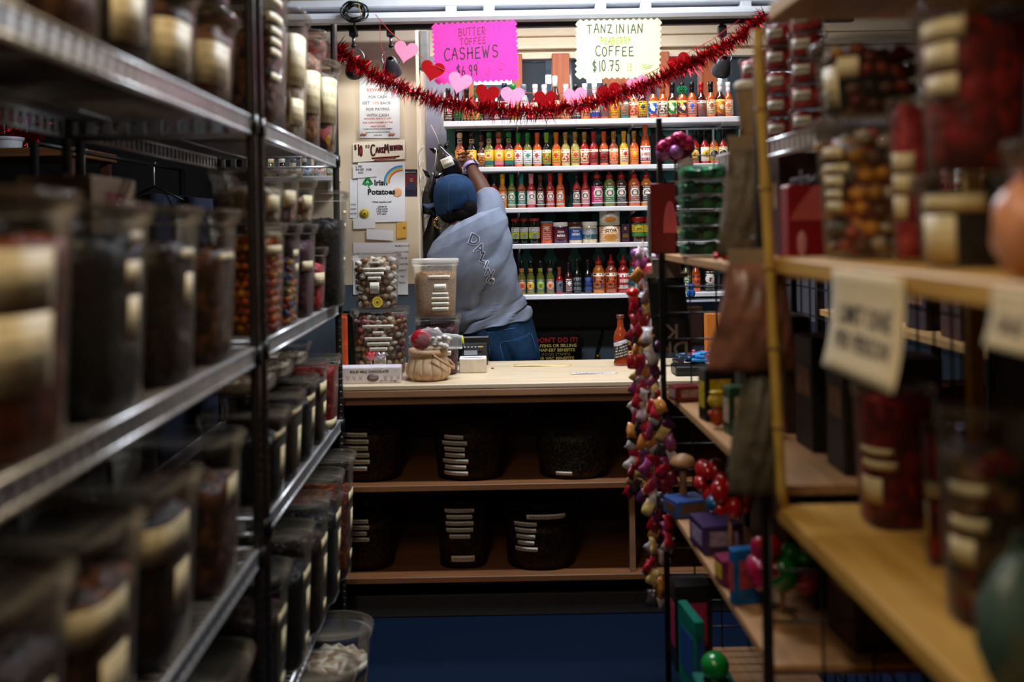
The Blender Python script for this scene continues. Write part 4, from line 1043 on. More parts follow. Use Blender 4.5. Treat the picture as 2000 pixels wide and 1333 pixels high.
for k, c in enumerate(((70, 130, 200), (120, 190, 190), (230, 200, 80), (220, 110, 70))):
    r = (35-k*3.0)/PPM(YP)
    MB().ribbon([(q[0]+r*cos(radians(a))*1.0, q[2]+r*.9*sin(radians(a))) for a in range(90, 181, 9)], 3.0/PPM(YP), y=-.0012).build('rainbow_band', mat('rainbow_%d' % k, c, var=.03), t)
q = at(776, 376); MB().blob((q[0], 0, q[2]), .024, 0, 2, (1, .05, 1.0)).build('potato_picture', mat('potato_peach', (236, 178, 132), var=.15), t)
t, at = notice('small handwritten white note above the shamrock poster', 689, 321, 736, 347, M_paper, skew=2, dy=.010)
for k, (a, b) in enumerate(((695, 327), (695, 333), (700, 339))):
    q = at(a, b); handwriting(('LINE', 'RAISE', 'DUE')[k], q[0], q[2], 3.2/PPM(YP), 3/PPM(YP), .8/PPM(YP), M_greyink, t)
q = at(716, 333); handwriting('FOR', q[0], q[2], 3.2/PPM(YP), 3/PPM(YP), .8/PPM(YP), M_greyink, t)
t, at = notice('narrow white list half hidden beside the shamrock poster', 683, 350, 699, 426, M_paper, dy=.002)
for k in range(3): line(('MON', 'CASH', 'NOTE')[k], 690, 401+k*9, 3.2, M_greyink, t, at)
o = P(712, 417, YP-.012)
mb = MB().lathe([(.0001, 0), (.023, 0), (.023, .0008), (.0001, .0008)], 24, M=Matrix.Rotation(pi/2, 4, 'X'), cap=False); ob = mb.build('round_sticker', M_gold_sticker, None, o)
tag(ob, 'round yellow seal sticker on the lower corner of shamrock poster', 'sticker')
lv = ob.data.uv_layers.new(name='UVMap')
for lp in ob.data.loops:
    co = ob.data.vertices[lp.vertex_index].co; lv.data[lp.index].uv = (.5+co.x/.046, .5+co.z/.046)
t, at = notice('dark postcard with a portrait of a man in glasses on red', 788, 331, 815, 383, mat('navy_card', (22, 24, 44), rough=.4), dy=.003, cat='postcard', name='portrait_postcard')
q = at(801.5, 353); MB().box((q[0], -.0006, q[2]), (.06, .0008, .062)).build('red_backdrop', mat('deep_red_print', (110, 22, 28), var=.1), t)
q = at(803, 351); mb = MB(); mb.blob((q[0], -.001, q[2]), .011, 0, 2, (.8, .12, 1.15)); mb.blob((q[0], -.001, q[2]+.009), .0095, 1, 2, (.9, .13, .5)); mb.box((q[0], -.0028, q[2]+.002), (.016, .001, .003), 1)
mb.prism([(q[0]-.02, q[2]-.05), (q[0]+.02, q[2]-.05), (q[0]+.018, q[2]-.018), (q[0]+.006, q[2]-.011), (q[0]-.006, q[2]-.011), (q[0]-.02, q[2]-.02)], .0005, 2, M=Matrix.Translation((0, -.0018, 0)))
mb.build('portrait', [mat('print_skin', (176, 120, 92), var=.1), M_ink, mat('print_navy', (30, 36, 66), var=.2)], t)
line('LIVE ON STAGE', 801.5, 337.5, 2.2, M_inkw, t, at, .0001)
t, at = notice('orange sticky note below the shamrock poster', 775, 434, 795, 465, mat('orange_note', (232, 172, 70), rough=.7, var=.03), skew=1, dy=.008)
q = at(787, 447); handwriting('AB', q[0], q[2], .008, .006, .0016, M_greyink, t)
t, at = notice('blank white slip overlapping the corner of shamrock poster', 690, 426, 733, 447, M_paper, skew=.5, dy=.009)
t, at = notice('curled white receipt taped below the shamrock poster', 716, 449, 768, 469, M_paper, skew=-1.5, dy=.012)
t, at = notice('tall white price list behind the tub stack', 690, 474, 797, 576, M_paper, dy=.005)
for k in range(7): line(('BUBBLE GUM', 'SALE 2 FOR', 'HALF LB', 'QUARTER', 'CANDY', 'MIX', 'EACH')[k], 786, 482+k*12, 3.6, M_greyink, t, at)
q = at(788, 518); handwriting('42', q[0], q[2], .012, .009, .002, M_bk, t) if '4' in STROKES and '2' in STROKES else None
# torn papers on the partition's edge
rnd = random.Random(11)
for k in range(9):
    z = P(822, 290+k*26, 4.9).z; y = 4.75+.055*k
    l = rnd.uniform(.07, .14); w = rnd.uniform(.03, .06); cu = rnd.uniform(.005, .03)
    ob = MB().sheet(lambda u, v: (XP+.002+cu*(v-.5)**2*4*(1 if v > .5 else .2), y+(u-.5)*w, z-l*(1-v)), 3, 8, th=.0006).build('paper_scrap', M_paperc if k % 2 else M_paper)
    tag(ob, 'torn paper scrap on the partition edge, %s from the top' % ORD[k], 'paper', 'paper scraps on the partition edge')

# hanging black novelty bags between partition and shelves
def hanging_bag(px, py0, py1, wpx, Y, label, lean, m, lab=True):
    top = P(px, py0, Y); L_ = (py1-py0)/PPM(Y); W_ = wpx/PPM(Y)
    t = thing('hanging_bag', label, 'bag', top, (0, lean, 0), 'bags hung beside the bottle shelves')
    rings = []
    for j in range(9):
        v = j/8; ww = W_*(.16+.84*min(1, v*1.6))*(1-.25*max(0, v-.8)*5); dd = .03*sin(pi*min(.95, .1+v*.9))+.004
        rings.append([Vector((ww/2*cos(2*pi*i/14)*(1+.12*sin(i*2.3+j)), dd*sin(2*pi*i/14), -L_*v)) for i in range(14)])
    MB().loft(rings).build('pouch', m, t)
    MB().tube([(0, 0, 0), (.004, .0, .05), (0, 0, .11)], .002, 5).build('cord', mat('cream_cord', (190, 180, 160), rough=.7), t)
    for s in (-1, 1):
        MB().loft([[Vector((s*(.008+W_*.12), y_, -.01)) for y_ in (-.008,)]*1 + [Vector((s*(.008+W_*.3), 0, -.03)), Vector((s*.012, .008, -.035))], [Vector((s*.055, 0, .004))]*3]).build('ear', m, t)
    if lab:
        MB().sheet(lambda u, v: (-W_*.22+W_*.5*u, -.035-.001, -L_*.42-.05*(1-v)), 2, 2, th=.0006).build('tag', M_strip2, t)
    return t
M_bagblack = mat('black_film', (16, 14, 16), rough=.25, var=.3, scale=40, coat=.3)
hanging_bag(858, 283, 352, 46, 5.05, 'black pouch with white tag hung above the cap', radians(-22), M_bagblack)
hanging_bag(846, 335, 420, 34, 4.95, 'black pouch hung behind the blue cap', radians(10), M_bagblack, False)
hanging_bag(848, 405, 520, 40, 5.0, 'long black pouch hung low behind the gold earring', radians(4), mat('charcoal_film', (34, 30, 32), rough=.3, var=.4, scale=30), False)
a, b = P(868, 180, 5.1), P(858, 262, 5.05)
ob = MB().tube([a, a.lerp(b, .5)+Vector((.004, 0, 0)), b], .0035, 6).build('cream_string', mat('cream_cord', (190, 180, 160), rough=.7))
tag(ob, 'cream string hanging from the end of the top bottle shelf', 'string')
ob = MB().box((XP+.0255, 4.95, P(850, 95, 4.9).z), (.05, .08, .20), ch=.01).build('meter_box', mat('grey_plastic', (96, 96, 98), rough=.4))
tag(ob, 'grey wall box with vents behind the pink sign edge', 'box')

# sign and bell strap on the wall behind the counter
o = P(1086, 690, 5.38)
t = thing('warning_sign', "black DON'T DO IT benefits warning sign behind the counter", 'sign', o)
pk = PPM(5.38)
MB().box((0, .002, -.03), (101/pk, .004, .28), ch=.001).build('board', mat('gloss_black_board', (12, 10, 12), rough=.25), t)
for txt, py, h, m, b_ in (("DON'T DO IT!", 669, 9.5, mat('sign_red', (196, 22, 26), var=0), .0006), ('BUYING OR SELLING', 678.5, 6.2, mat('sign_yellow', (214, 190, 90), var=0), .0006), ('SNAP-EBT BENEFITS', 687, 6.0, MATS['sign_yellow'], .0006),
                     ('(FOOD STAMPS)', 695, 5.6, mat('sign_tan', (150, 130, 84), var=0), 0), ('OR WIC BENEFITS', 703.5, 6.2, MATS['sign_yellow'], .0006), ('IS ILLEGAL', 713, 6.2, MATS['sign_yellow'], .0006)):
    q = P(1086, py, 5.38)-o
    lettering(txt, h/pk*1.4, m, t, (q.x, -.0006, q.z), bold=b_)
t = thing('bell_strap', 'black strap with gold bell hung on the slate wall', 'bell', P(1178, 626, 5.488))
q0 = P(1178, 626, 5.488)
MB().tube([P(a, b, 5.488)-q0 for a, b in ((1178, 640), (1174, 660), (1167, 685), (1162, 708))], [.006, .009, .009, .006], 8).build('strap', M_black, t)
MB().lathe([(.005, -.012), (.014, -.008), (.014, .012), (.008, .018)], 10, sy=.5).build('hook_plate', M_steel, t)
MB().tube([(0, 0, -.008), (-.004, 0, -.03), P(1178, 641, 5.488)-q0], .004, 6).build('hook', M_steel, t)
for k, (a, b, r) in enumerate(((1168, 697, .015), (1163, 706, .014))): MB().blob(P(a, b, 5.478)-q0, r, 0, 2).build('bell', mat('brass', (190, 140, 50), rough=.25, metal=.9), t)
# ------------------------------------------------------------------ shop assistant reaching for a bottle
M_skin = mat('brown_skin', (78, 42, 28), rough=.5, var=.12, scale=18, sss=.0)
M_shirt = mat('grey_blue_cotton', (122, 132, 152), rough=.9, spec=.15, var=.07, scale=26, bump=.08)
M_denim = mat('blue_denim', (14, 46, 78), rough=.85, spec=.2, var=.22, scale=34, bump=.1)
M_cap = mat('washed_blue_cotton', (24, 54, 90), rough=.85, spec=.2, var=.22, scale=26, bump=.1)
M_capbrim = mat('grey_blue_brim', (70, 84, 108), rough=.85, spec=.2, var=.15, scale=40)
M_hair = mat('black_hair', (8, 6, 7), rough=.8, spec=.12, var=.3, scale=120, bump=.5)
YW = 4.85
def W(px, py, dy=0.0): return P(px, py, YW+dy)
foot = Vector((W(1000, 700).x, YW, 0))
pe = thing('person', 'person in blue cap and grey T-shirt, back turned, reaching up for a sauce bottle', 'person', foot)
def skin(name, chain, edges, m, parent, sub=2):
    me = bpy.data.meshes.new(name); me.from_pydata([tuple(c[0]) for c in chain], edges, [])
    o = link(name, me, m, parent)
    sk = o.modifiers.new('skin', 'SKIN'); 
    for i, c in enumerate(chain):
        r = c[1]; me.skin_vertices[0].data[i].radius = r if isinstance(r, tuple) else (r, r)
    me.skin_vertices[0].data[0].use_root = True
    ss = o.modifiers.new('sub', 'SUBSURF'); ss.levels = sub; ss.render_levels = sub
    sk.use_smooth_shade = True
    return o
def L(px, py, dy=0.0): return W(px, py, dy)-foot
# body: pelvis, spine, neck, head, both arms, both legs as one skinned surface
sh_r, el_r, wr = L(958, 424, .00), L(944, 372, .16), L(917, 322, .30)
sh_l, el_l, wr_l = L(868, 490, .02), L(854, 560, .05), L(880, 610, .16)
chain = [(L(990, 675, .02), (.13, .10)), (L(965, 600, .0), (.12, .09)), (L(940, 530, -.0), (.13, .09)), (L(918, 462, .02), (.11, .08)), (L(903, 432, .04), (.055, .055)), (L(893, 408, .06), (.07, .075)), (L(888, 375, .07), (.078, .088)),
         (sh_r, .052), (sh_r.lerp(el_r, .5), .052), (el_r, .044), (el_r.lerp(wr, .35), .043), (wr, .027), (L(912, 309, .335), (.036, .022)),
         (sh_l, .05), (el_l, .042), (wr_l, .03), (L(895, 622, .20), (.034, .022)),
         (L(966, 720, .03), .085), (L(970, 860, .03), .065), (Vector((-.09, .03, .09)), .042), (Vector((-.10, .16, .03)), .035),
         (L(1024, 720, .0), .085), (L(1022, 860, .0), .065), (Vector((.08, -.02, .09)), .042), (Vector((.09, .12, .03)), .035)]
edges = [(0, 1), (1, 2), (2, 3), (3, 4), (4, 5), (5, 6), (3, 7), (7, 8), (8, 9), (9, 10), (10, 11), (11, 12), (3, 13), (13, 14), (14, 15), (15, 16), (0, 17), (17, 18), (18, 19), (19, 20), (0, 21), (21, 22), (22, 23), (23, 24)]
body = skin('body', chain, edges, M_skin, pe)
# fingers of the raised hand curling round the bottle, and of the lowered hand
def finger(root, pts, r, parent):
    return [(root, r*1.05)] + [(q, r*(1-.1*i)) for i, q in enumerate(pts)]
hx = L(912, 309, .335)
fch = []; fed = []
def addf(pts, r):
    b0 = len(fch)
    for i, q in enumerate(pts): fch.append((q, r*(1-.09*i)))
    for i in range(len(pts)-1): fed.append((b0+i, b0+i+1))
bx = P(899, 325, 5.275).x
for k in range(4):
    z = hx.z + .03 - k*.019; x = hx.x
    addf([Vector((x+.012-.004*k, hx.y+.005, z-.004)), Vector((x-.012, hx.y+.045, z)), Vector((x-.03, hx.y+.07, z-.002)), Vector((x-.052, hx.y+.062, z-.004))], .0095 - .0006*k)
addf([hx+Vector((-.018, -.012, -.012)), hx+Vector((-.042, .004, -.016)), hx+Vector((-.062, .026, -.010))], .0105)
l0 = L(895, 622, .20)
for k in range(4):
    addf([l0+Vector((.0, -.02+.014*k, 0)), l0+Vector((.035, -.02+.015*k, -.012)), l0+Vector((.055, -.02+.015*k, -.03))], .009)
addf([l0+Vector((-.005, -.02, .012)), l0+Vector((.02, -.045, .01)), l0+Vector((.04, -.05, 0))], .010)
me_ = skin('fingers', fch, fed, M_skin, body, 1)
for i, c in enumerate(fch):
    pass
roots = [0]; 
sv = me_.data.skin_vertices[0].data
deg = {}
for a, b in fed: deg.setdefault(a, 0)
starts = set(a for a, b in fed) - set(b for a, b in fed)
for s_ in starts: sv[s_].use_root = True
# ears
for s, e_ in ((-1, L(858, 404, .05)), (1, L(921, 400, .07))):
    MB().blob(e_, .024, 0, 2, (.35, .6, 1.1)).build('ear', M_skin, body)
# face on the far side of the head: brow, nose, lips, chin
hc = L(888, 385, .07); fd = Vector((-.45, .88, -.1)).normalized(); fr_ = Vector((fd.y, -fd.x, 0)).normalized()
mb = MB(); mb.blob(hc+fd*.092-Vector((0, 0, .02)), .017, 0, 2, (.8, 1, 1.3)); mb.blob(hc+fd*.075-Vector((0, 0, .085)), .03, 0, 2, (1, .8, .8)); mb.blob(hc+fd*.088-Vector((0, 0, .055)), .016, 1, 2, (1.3, .7, .55))
for s in (-1, 1): mb.blob(hc+fd*.076+fr_*s*.032+Vector((0, 0, .012)), .011, 2, 2)
mb.build('face', [M_skin, mat('lip', (110, 50, 48), rough=.4), mat('eye_white', (220, 216, 208), rough=.2)], body)

# T-shirt: lofted through the outline of the leaning back, with real drape folds
def shirt_rings():
    R = [((884, 437), (920, 424), .055, .05), ((866, 452), (952, 408), .085, .03), ((846, 474), (978, 404), .11, .02), ((834, 500), (992, 425), .125, .015), ((834, 528), (999, 460), .135, .01), ((846, 560), (1004, 500), .135, .0), ((862, 592), (1011, 540), .135, 0), ((876, 622), (1024, 580), .14, 0), ((888, 634), (1036, 598), .148, 0), ((893, 644), (1042, 619), .152, 0)]
    out = []
    NN = 72
    # interpolate
    steps = 130
    for s in range(steps+1):
        f = s/steps*(len(R)-1); i = min(int(f), len(R)-2); g = f-i; g = g*g*(3-2*g)*.5+g*.5
        def mx(a, b): return a+(b-a)*g
        lx, ly = mx(R[i][0][0], R[i+1][0][0]), mx(R[i][0][1], R[i+1][0][1]); rx, ry = mx(R[i][1][0], R[i+1][1][0]), mx(R[i][1][1], R[i+1][1][1])
        dep, dy = mx(R[i][2], R[i+1][2]), mx(R[i][3], R[i+1][3])
        a, b = L(lx, ly, dy), L(rx, ry, dy); c = (a+b)/2; h = (b-a)/2
        v = s/steps
        ring = []
        for k in range(NN):
            t_ = 2*pi*k/NN
            n = 2.35
            ct, st = cos(t_), sin(t_)
            kk = (abs(ct)**n+abs(st)**n)**(-1/n)
            p = c + h*ct*kk + Vector((0, st*kk*dep, 0))
            # drape folds: diagonals that climb towards the raised shoulder
            u = ct*kk
            fold = 0.0
            if v > .28:
                ph = (v*1.25 + u*.20)
                amp = .027*min(1, (v-.28)*2.6)*(1-.35*max(0, u))
                w1 = math.sin(ph*19 + .9*math.sin(u*2.6+v*6)+.5*math.sin(u*5.3-v*9)); w2 = math.sin(ph*31+u*3.0+1.2*math.sin(u*4+v*3))
                fold += amp*(-1.25*(1-abs(w1))**3*(.55+.45*math.sin(u*2.2+ph*9)) + .28*w2)
            if v < .5: fold += .007*math.sin(u*14+v*9)*(.5-v)*2
            nrm = Vector((h.normalized().x*ct/max(h.length, .05), st/dep, h.normalized().z*ct)).normalized()
            p += nrm*fold
            if v > .9: p.z -= (v-.9)*10*(.026*max(0, -u-.1) + .022*max(0, u-.55) + .003*math.sin(k*.7))
            ring.append(p)
        out.append(ring)
    return out
mb = MB(); mb.loft(shirt_rings(), cap=False)
shirt = mb.build('shirt', M_shirt, pe)
so = shirt.modifiers.new('thick', 'SOLIDIFY'); so.thickness = .003; so.offset = 1
def sleeve(path, name):
    rings = []
    for j, (c, ax, r1, r2) in enumerate(path):
        ax = ax.normalized(); a = ax.cross(Vector((0, 1, 0))).normalized(); b = ax.cross(a).normalized()
        rings.append([c + (a*cos(2*pi*i/30)*r1 + b*sin(2*pi*i/30)*r2)*(1+.035*sin(i*1.9+j*1.3)) for i in range(30)])
    o = MB().loft(rings, cap=False).build(name, M_shirt, shirt)
    m_ = o.modifiers.new('sub', 'SUBSURF'); m_.levels = 1; m_.render_levels = 1
    m2 = o.modifiers.new('thick', 'SOLIDIFY'); m2.thickness = .003; m2.offset = 1
d_ = (el_r-sh_r)
sleeve([(L(950, 470, .02), L(955, 420, .03)-L(950, 470, .02), .088, .10), (L(957, 443, .02), d_, .084, .092), (L(959, 420, .03), d_, .074, .08), (L(957, 402, .07), d_, .066, .07), (L(954, 391, .10), d_, .061, .064), (L(952, 386, .115), d_, .0605, .063)], 'raised_sleeve')
dl = el_l-sh_l
sleeve([(L(880, 480, .02), dl, .07, .09), (L(866, 500, .025), dl, .074, .08), (L(861, 525, .03), dl, .064, .07), (L(857, 546, .04), dl, .058, .064), (L(856, 552, .045), dl, .058, .063)], 'lowered_sleeve')
# collar rib
MB().tube([Vector(((L(882, 437, .05).x+L(922, 424, .05).x)/2, YW+.055-foot.y, (L(882, 437).z+L(922, 424).z)/2)) + Vector((.062*cos(a*2*pi/24), .06*sin(a*2*pi/24), .02*cos(a*2*pi/24))) for a in range(24)], .006, 6, closed=True).build('collar', M_shirt, shirt)
# outlined letters down the back
M_letter = mat('letter_print', (70, 76, 100), rough=.8, var=.05); M_outl = mat('letter_outline', (222, 228, 240), rough=.8, var=.03)
dg = bpy.context.evaluated_depsgraph_get(); dg.update()
se_ = shirt.evaluated_get(dg)
def drape(me, loc):   # lay flat lettering onto the back of the shirt
    for v in me.vertices:
        q = loc @ v.co
        hit, pt, nn, ix = se_.ray_cast(Vector((q.x, -1.0, q.z)), Vector((0, 1, 0)))
        y = pt.y if hit else q.y
        v.co = Vector((q.x, y - .0045 - max(0, v.co.z)*1.0, q.z))
for k, (ch, px, py, hpx, ang) in enumerate((('D', 927, 467, 20, -20), ('A', 938, 484, 19, -24), ('L', 945, 501, 19, -24), ('I', 950, 515, 14, -26), ('N', 956, 530, 14, -24), ('O', 958, 545, 13, -20))):
    q = L(px, py); sz = hpx/PPM(YW)*1.42
    for m_, bold, dz, nm in ((M_outl, .0036, 0, 'letter_edge'), (M_letter, .0010, .0010, 'letter')):
        me = text_mesh(ch, sz, bold)
        # subdivide for draping
        bm = bmesh.new(); bm.from_mesh(me); bmesh.ops.triangulate(bm, faces=bm.faces); bmesh.ops.subdivide_edges(bm, edges=[e for e in bm.edges if e.calc_length() > .006], cuts=2); bm.to_mesh(me); bm.free()
        Mx = Matrix.Translation((q.x, q.y-.2, q.z)) @ Matrix.Rotation(radians(-ang), 4, 'Y') @ Matrix.Rotation(pi/2, 4, 'X') @ Matrix.Translation((0, -sz*.35, 0))
        for v in me.vertices: v.co.z = v.co.z + dz
        drape(me, Mx); link(nm, me, m_, shirt)
# jeans
R = [((903, 628), (1036, 606), .125), ((905, 650), (1043, 634), .138), ((916, 672), (1050, 662), .142), ((934, 696), (1055, 692), .142), ((938, 722), (1056, 720), .135), ((940, 745), (1056, 745), .125)]
rings = []
for s in range(21):
    f = s/20*(len(R)-1); i = min(int(f), len(R)-2); g = f-i
    a = L(R[i][0][0]+(R[i+1][0][0]-R[i][0][0])*g, R[i][0][1]+(R[i+1][0][1]-R[i][0][1])*g); b = L(R[i][1][0]+(R[i+1][1][0]-R[i][1][0])*g, R[i][1][1]+(R[i+1][1][1]-R[i][1][1])*g)
    dep = R[i][2]+(R[i+1][2]-R[i][2])*g; c = (a+b)/2; h = (b-a)/2
    ring = []
    for k in range(48):
        t_ = 2*pi*k/48; n = 2.3; kk = (abs(cos(t_))**n+abs(sin(t_))**n)**(-1/n)
        p = c + h*cos(t_)*kk + Vector((0, sin(t_)*kk*dep, 0))
        if sin(t_) < 0:
            u = cos(t_)*kk
            p.y += .028*math.exp(-((u-.02)/.10)**2)*min(1, max(0, (s-4)/8))   # seat cleft
            p.y -= .012*(math.exp(-((u-.45)/.3)**2)+math.exp(-((u+.45)/.3)**2))*sin(pi*min(1, s/18))
            p.y += .0025*math.sin(u*16+s*1.4)
        ring.append(p)
    rings.append(ring)
mb = MB(); mb.loft(rings, cap=False)
for (top, knee, ank) in ((L(966, 735, .02), L(970, 860, .03), Vector((-.09, .03, .10))), (L(1026, 735, .0), L(1022, 860, .0), Vector((.08, -.02, .10)))):
    lr = []
    for j in range(10):
        v = j/9; c = top.lerp(knee, v*2) if v < .5 else knee.lerp(ank, v*2-1); r = .105-.045*v
        lr.append([c + Vector((r*cos(2*pi*i/20)*.9, r*sin(2*pi*i/20), 0)) for i in range(20)])
    mb.loft(lr)
jeans = mb.build('jeans', M_denim, pe)
dg.update(); je = jeans.evaluated_get(bpy.context.evaluated_depsgraph_get())
def on_back(ob, px, py, off=.0015):
    q = L(px, py); hit, pt, nn, ix = ob.ray_cast(Vector((q.x, -1, q.z)), Vector((0, 1, 0)))
    return Vector((q.x, (pt.y if hit else -.13)-off, q.z))
stitch = mat('denim_stitch', (58, 92, 128), rough=.8, var=.2)
for pts in ([(976, 662), (990, 660), (1005, 657), (1022, 652), (1034, 646)], [(976, 664), (978, 680), (984, 700), (990, 706)], [(1036, 648), (1044, 672), (1048, 690)], [(912, 654), (940, 647), (970, 641), (1000, 636), (1034, 640)], [(953, 648), (956, 680), (958, 706)]):
    MB().tube([on_back(je, *p) for p in pts], .0016, 5).build('seam', stitch, jeans)
mb = MB(); pk_ = [(976, 662), (1034, 647), (1046, 700), (992, 708)]
q = [on_back(je, *p, off=.002) for p in pk_]
g_ = []
MB().sheet(lambda u, v: on_back(je, (pk_[0][0]*(1-u)+pk_[1][0]*u)*(v)+(pk_[3][0]*(1-u)+pk_[2][0]*u)*(1-v), (pk_[0][1]*(1-u)+pk_[1][1]*u)*v+(pk_[3][1]*(1-u)+pk_[2][1]*u)*(1-v), off=.0035), 10, 8, th=.002).build('back_pocket', M_denim, jeans)
for s in (-1, 1):   # shoes
    a = Vector((-.09, .03, .0)) if s < 0 else Vector((.08, -.02, 0))
    rings = []
    for j in range(8):
        v = j/7; y = -.07+.26*v; hh = .085-.05*v*v; ww = .038+.012*sin(pi*v)
        rings.append([a+Vector((ww*cos(2*pi*i/14), y, max(.0, hh/2+hh/2*sin(2*pi*i/14)))) for i in range(14)])
    MB().loft(rings).build('shoe', mat('black_shoe', (20, 20, 22), rough=.5), pe)

# cap, hair, earring, watch
hc = L(888, 384, .06)
ax = Vector((-.07, -.40, .91)).normalized()   # crown axis leans forward with the head
q_ = Vector((0, 0, 1)).rotation_difference(ax).to_matrix().to_4x4()
Mh = Matrix.Translation(hc) @ q_
prof = [(.099, -.075), (.1035, -.05), (.105, -.02), (.103, .02), (.094, .055), (.074, .082), (.044, .098), (.012, .104), (.0001, .1045)]
mb = MB(); n = 48; rings = []
for r, z in prof:
    rings.append([Mh @ Vector((r*.97*cos(2*pi*i/n)*(1+.012*abs(sin(3*2*pi*i/n))), r*1.06*sin(2*pi*i/n)*(1+.012*abs(sin(3*2*pi*i/n))), z)) for i in range(n)])
vs = [p for r in rings for p in r]; fs = []
back_i = int(n*.80)      # arch-shaped opening at the back right, where the hair shows
for j in range(len(rings)-1):
    for i in range(n):
        d = min(abs(i-back_i), n-abs(i-back_i))
        if j < 2 and d <= (4 if j == 0 else 3): continue
        fs.append((j*n+i, j*n+(i+1) % n, (j+1)*n+(i+1) % n, (j+1)*n+i))
mb.add(vs, fs, 0, True)
cap_ = mb.build('cap', M_cap, pe)
m_ = cap_.modifiers.new('thick', 'SOLIDIFY'); m_.thickness = .004; m_.offset = 1
MB().blob(Mh @ Vector((0, 0, .107)), .007, 0, 2, (1, 1, .6)).build('button', M_capbrim, cap_)
for k in range(6):
    a = 2*pi*(k+.25)/6
    MB().tube([Mh @ Vector((r*.97*cos(a)*1.052, r*1.06*sin(a)*1.052, z+.002)) for r, z in prof[1:-1]], .0015, 5).build('seam', M_capbrim, cap_)
MB().tube([Mh @ Vector((.1005*cos(2*pi*i/40), .109*sin(2*pi*i/40), -.074)) for i in range(40) if min(abs(i*1.2-back_i), n-abs(i*1.2-back_i)) > 4.5], .0028, 6).build('edge_binding', M_capbrim, cap_)
# brim, turned to the front left
mb = MB(); ba = radians(136)
def brim(u, v):
    a = ba + (u-.5)*2.1; r0 = .100; rr = r0 + (.10*v)*cos((u-.5)*2.3)
    return Mh @ Vector((rr*.97*cos(a), rr*1.06*sin(a), -.03 - .01*v + .02*v*cos((u-.5)*3) ))
mb.sheet(brim, 20, 6, th=.004); mb.build('brim', M_capbrim, cap_)
# hair: mass under the cap at the back and nape
mb = MB()
mb.blob(L(906, 417, .015), .062, 0, 3, (1.15, .9, .75), None, .02); mb.blob(L(884, 424, .02), .055, 0, 3, (1.1, .9, .6), None, .02); mb.blob(L(912, 408, -.0), .05, 0, 3, (1, .8, 1), None, .02); mb.blob(L(888, 395, .06), .093, 0, 3, (.98, 1.02, .95), None, .01)
for k in range(60):
    a0 = L(random.uniform(872, 926), random.uniform(405, 418), random.uniform(-.035, -.02)); mb.tube([a0, a0+Vector((random.uniform(-.01, .01), -.004, -.02)), a0+Vector((random.uniform(-.014, .014), .004, -.04))], .0012, 4)
mb.build('hair', M_hair, pe)
mb = MB()
ec = L(860, 435, .03)
for rr, ww in ((.0295, .0034), (.023, .0018)): mb.tube([ec+Vector((rr*cos(a*2*pi/28), .012*cos(a*2*pi/28), rr*sin(a*2*pi/28))) for a in range(28)], ww, 6, closed=True)
for a in range(12): mb.blob(ec+Vector((.0295*cos(a*2*pi/12), .012*cos(a*2*pi/12), .0295*sin(a*2*pi/12))), .0046, 0, 1)
mb.box((ec.x, ec.y, ec.z), (.036, .002, .006)); mb.tube([ec+Vector((0, 0, .026)), ec+Vector((.002, .005, .045))], .0015, 5)
mb.build('hoop_earring', mat('gold', (214, 168, 84), rough=.22, metal=.95), pe)
# watch on the raised wrist
ax = (wr-el_r).normalized(); a = ax.cross(Vector((0, 1, 0))).normalized(); b = ax.cross(a)
wc = el_r.lerp(wr, .90)
mb = MB(); rings = []
for s in (-.012, .012): rings.append([wc+ax*s+(a*cos(2*pi*i/24)*.036+b*sin(2*pi*i/24)*.036) for i in range(24)])
mb.loft(rings, cap=False); wt = mb.build('watch_strap', mat('lavender_strap', (170, 150, 206), rough=.5), pe)
m_ = wt.modifiers.new('thick', 'SOLIDIFY'); m_.thickness = .003; m_.offset = 1
cd = (Vector((.7, -.35, .3)) - ax*Vector((.7, -.35, .3)).dot(ax)).normalized()
Mw = Matrix.Translation(wc+cd*.041) @ cd.to_track_quat('Z', 'Y').to_matrix().to_4x4()
MB().box((0, 0, 0), (.034, .04, .011), ch=.004, M=Mw).build('watch_case', mat('watch_black', (14, 14, 16), rough=.15, coat=.8), wt)
# ------------------------------------------------------------------ chrome wire shelving along the aisle
M_chrome = mat('chrome_wire', (206, 208, 212), rough=0.3, metal=0.6, var=0.12, scale=15)
M_post = mat('dark_chrome_post', (92, 88, 86), rough=0.28, metal=0.9, var=0.15, scale=20)
XA = -0.581; SD = 0.46
def post_mesh(h):
    pr = []; z = 0
    while z < h:
        pr += [(.0127, z), (.0127, z+.0225), (.0124, z+.0228), (.0124, z+.0247)]; z += .025
    return MB().lathe(pr, 16, smooth=False).mesh('post')
_pm = post_mesh(2.35)
def deck_mesh(L):
    mb = MB()
    nw = int(L/.028)
    for i in range(nw+1):
        y = -L/2 + L*i/nw
        mb.tube([(-SD/2, y, 0), (SD/2, y, 0)], .0021, 4)
    for x in (-SD*.25, SD*.25): mb.tube([(x, -L/2, -.005), (x, L/2, -.005)], .003, 5)
    return mb.mesh('wire_deck')
def edge_mesh(L, along=True):
    mb = MB()
    for z in (-.004, -.044): mb.tube([(0, -L/2, z), (0, L/2, z)], .0052, 6)
    n = int(L/.042)
    for i in range(n+1):
        y = -L/2 + .02 + (L-.04)*i/n
        mb.box((0, y, -.024), (.005, .019, .04))
    return mb.mesh('edge_truss')
    pts = []
    for i in range(n+1):
        y = -L/2 + .02 + (L-.04)*i/n
        pts.append((0, y, -.007 if i % 2 else -.039))
    mb.tube(pts, .0026, 5)
    return mb.mesh('edge_truss')
_clip = MB().lathe([(.0145, -.045), (.0175, -.045), (.0175, .0), (.0145, .0)], 12).mesh('clip')
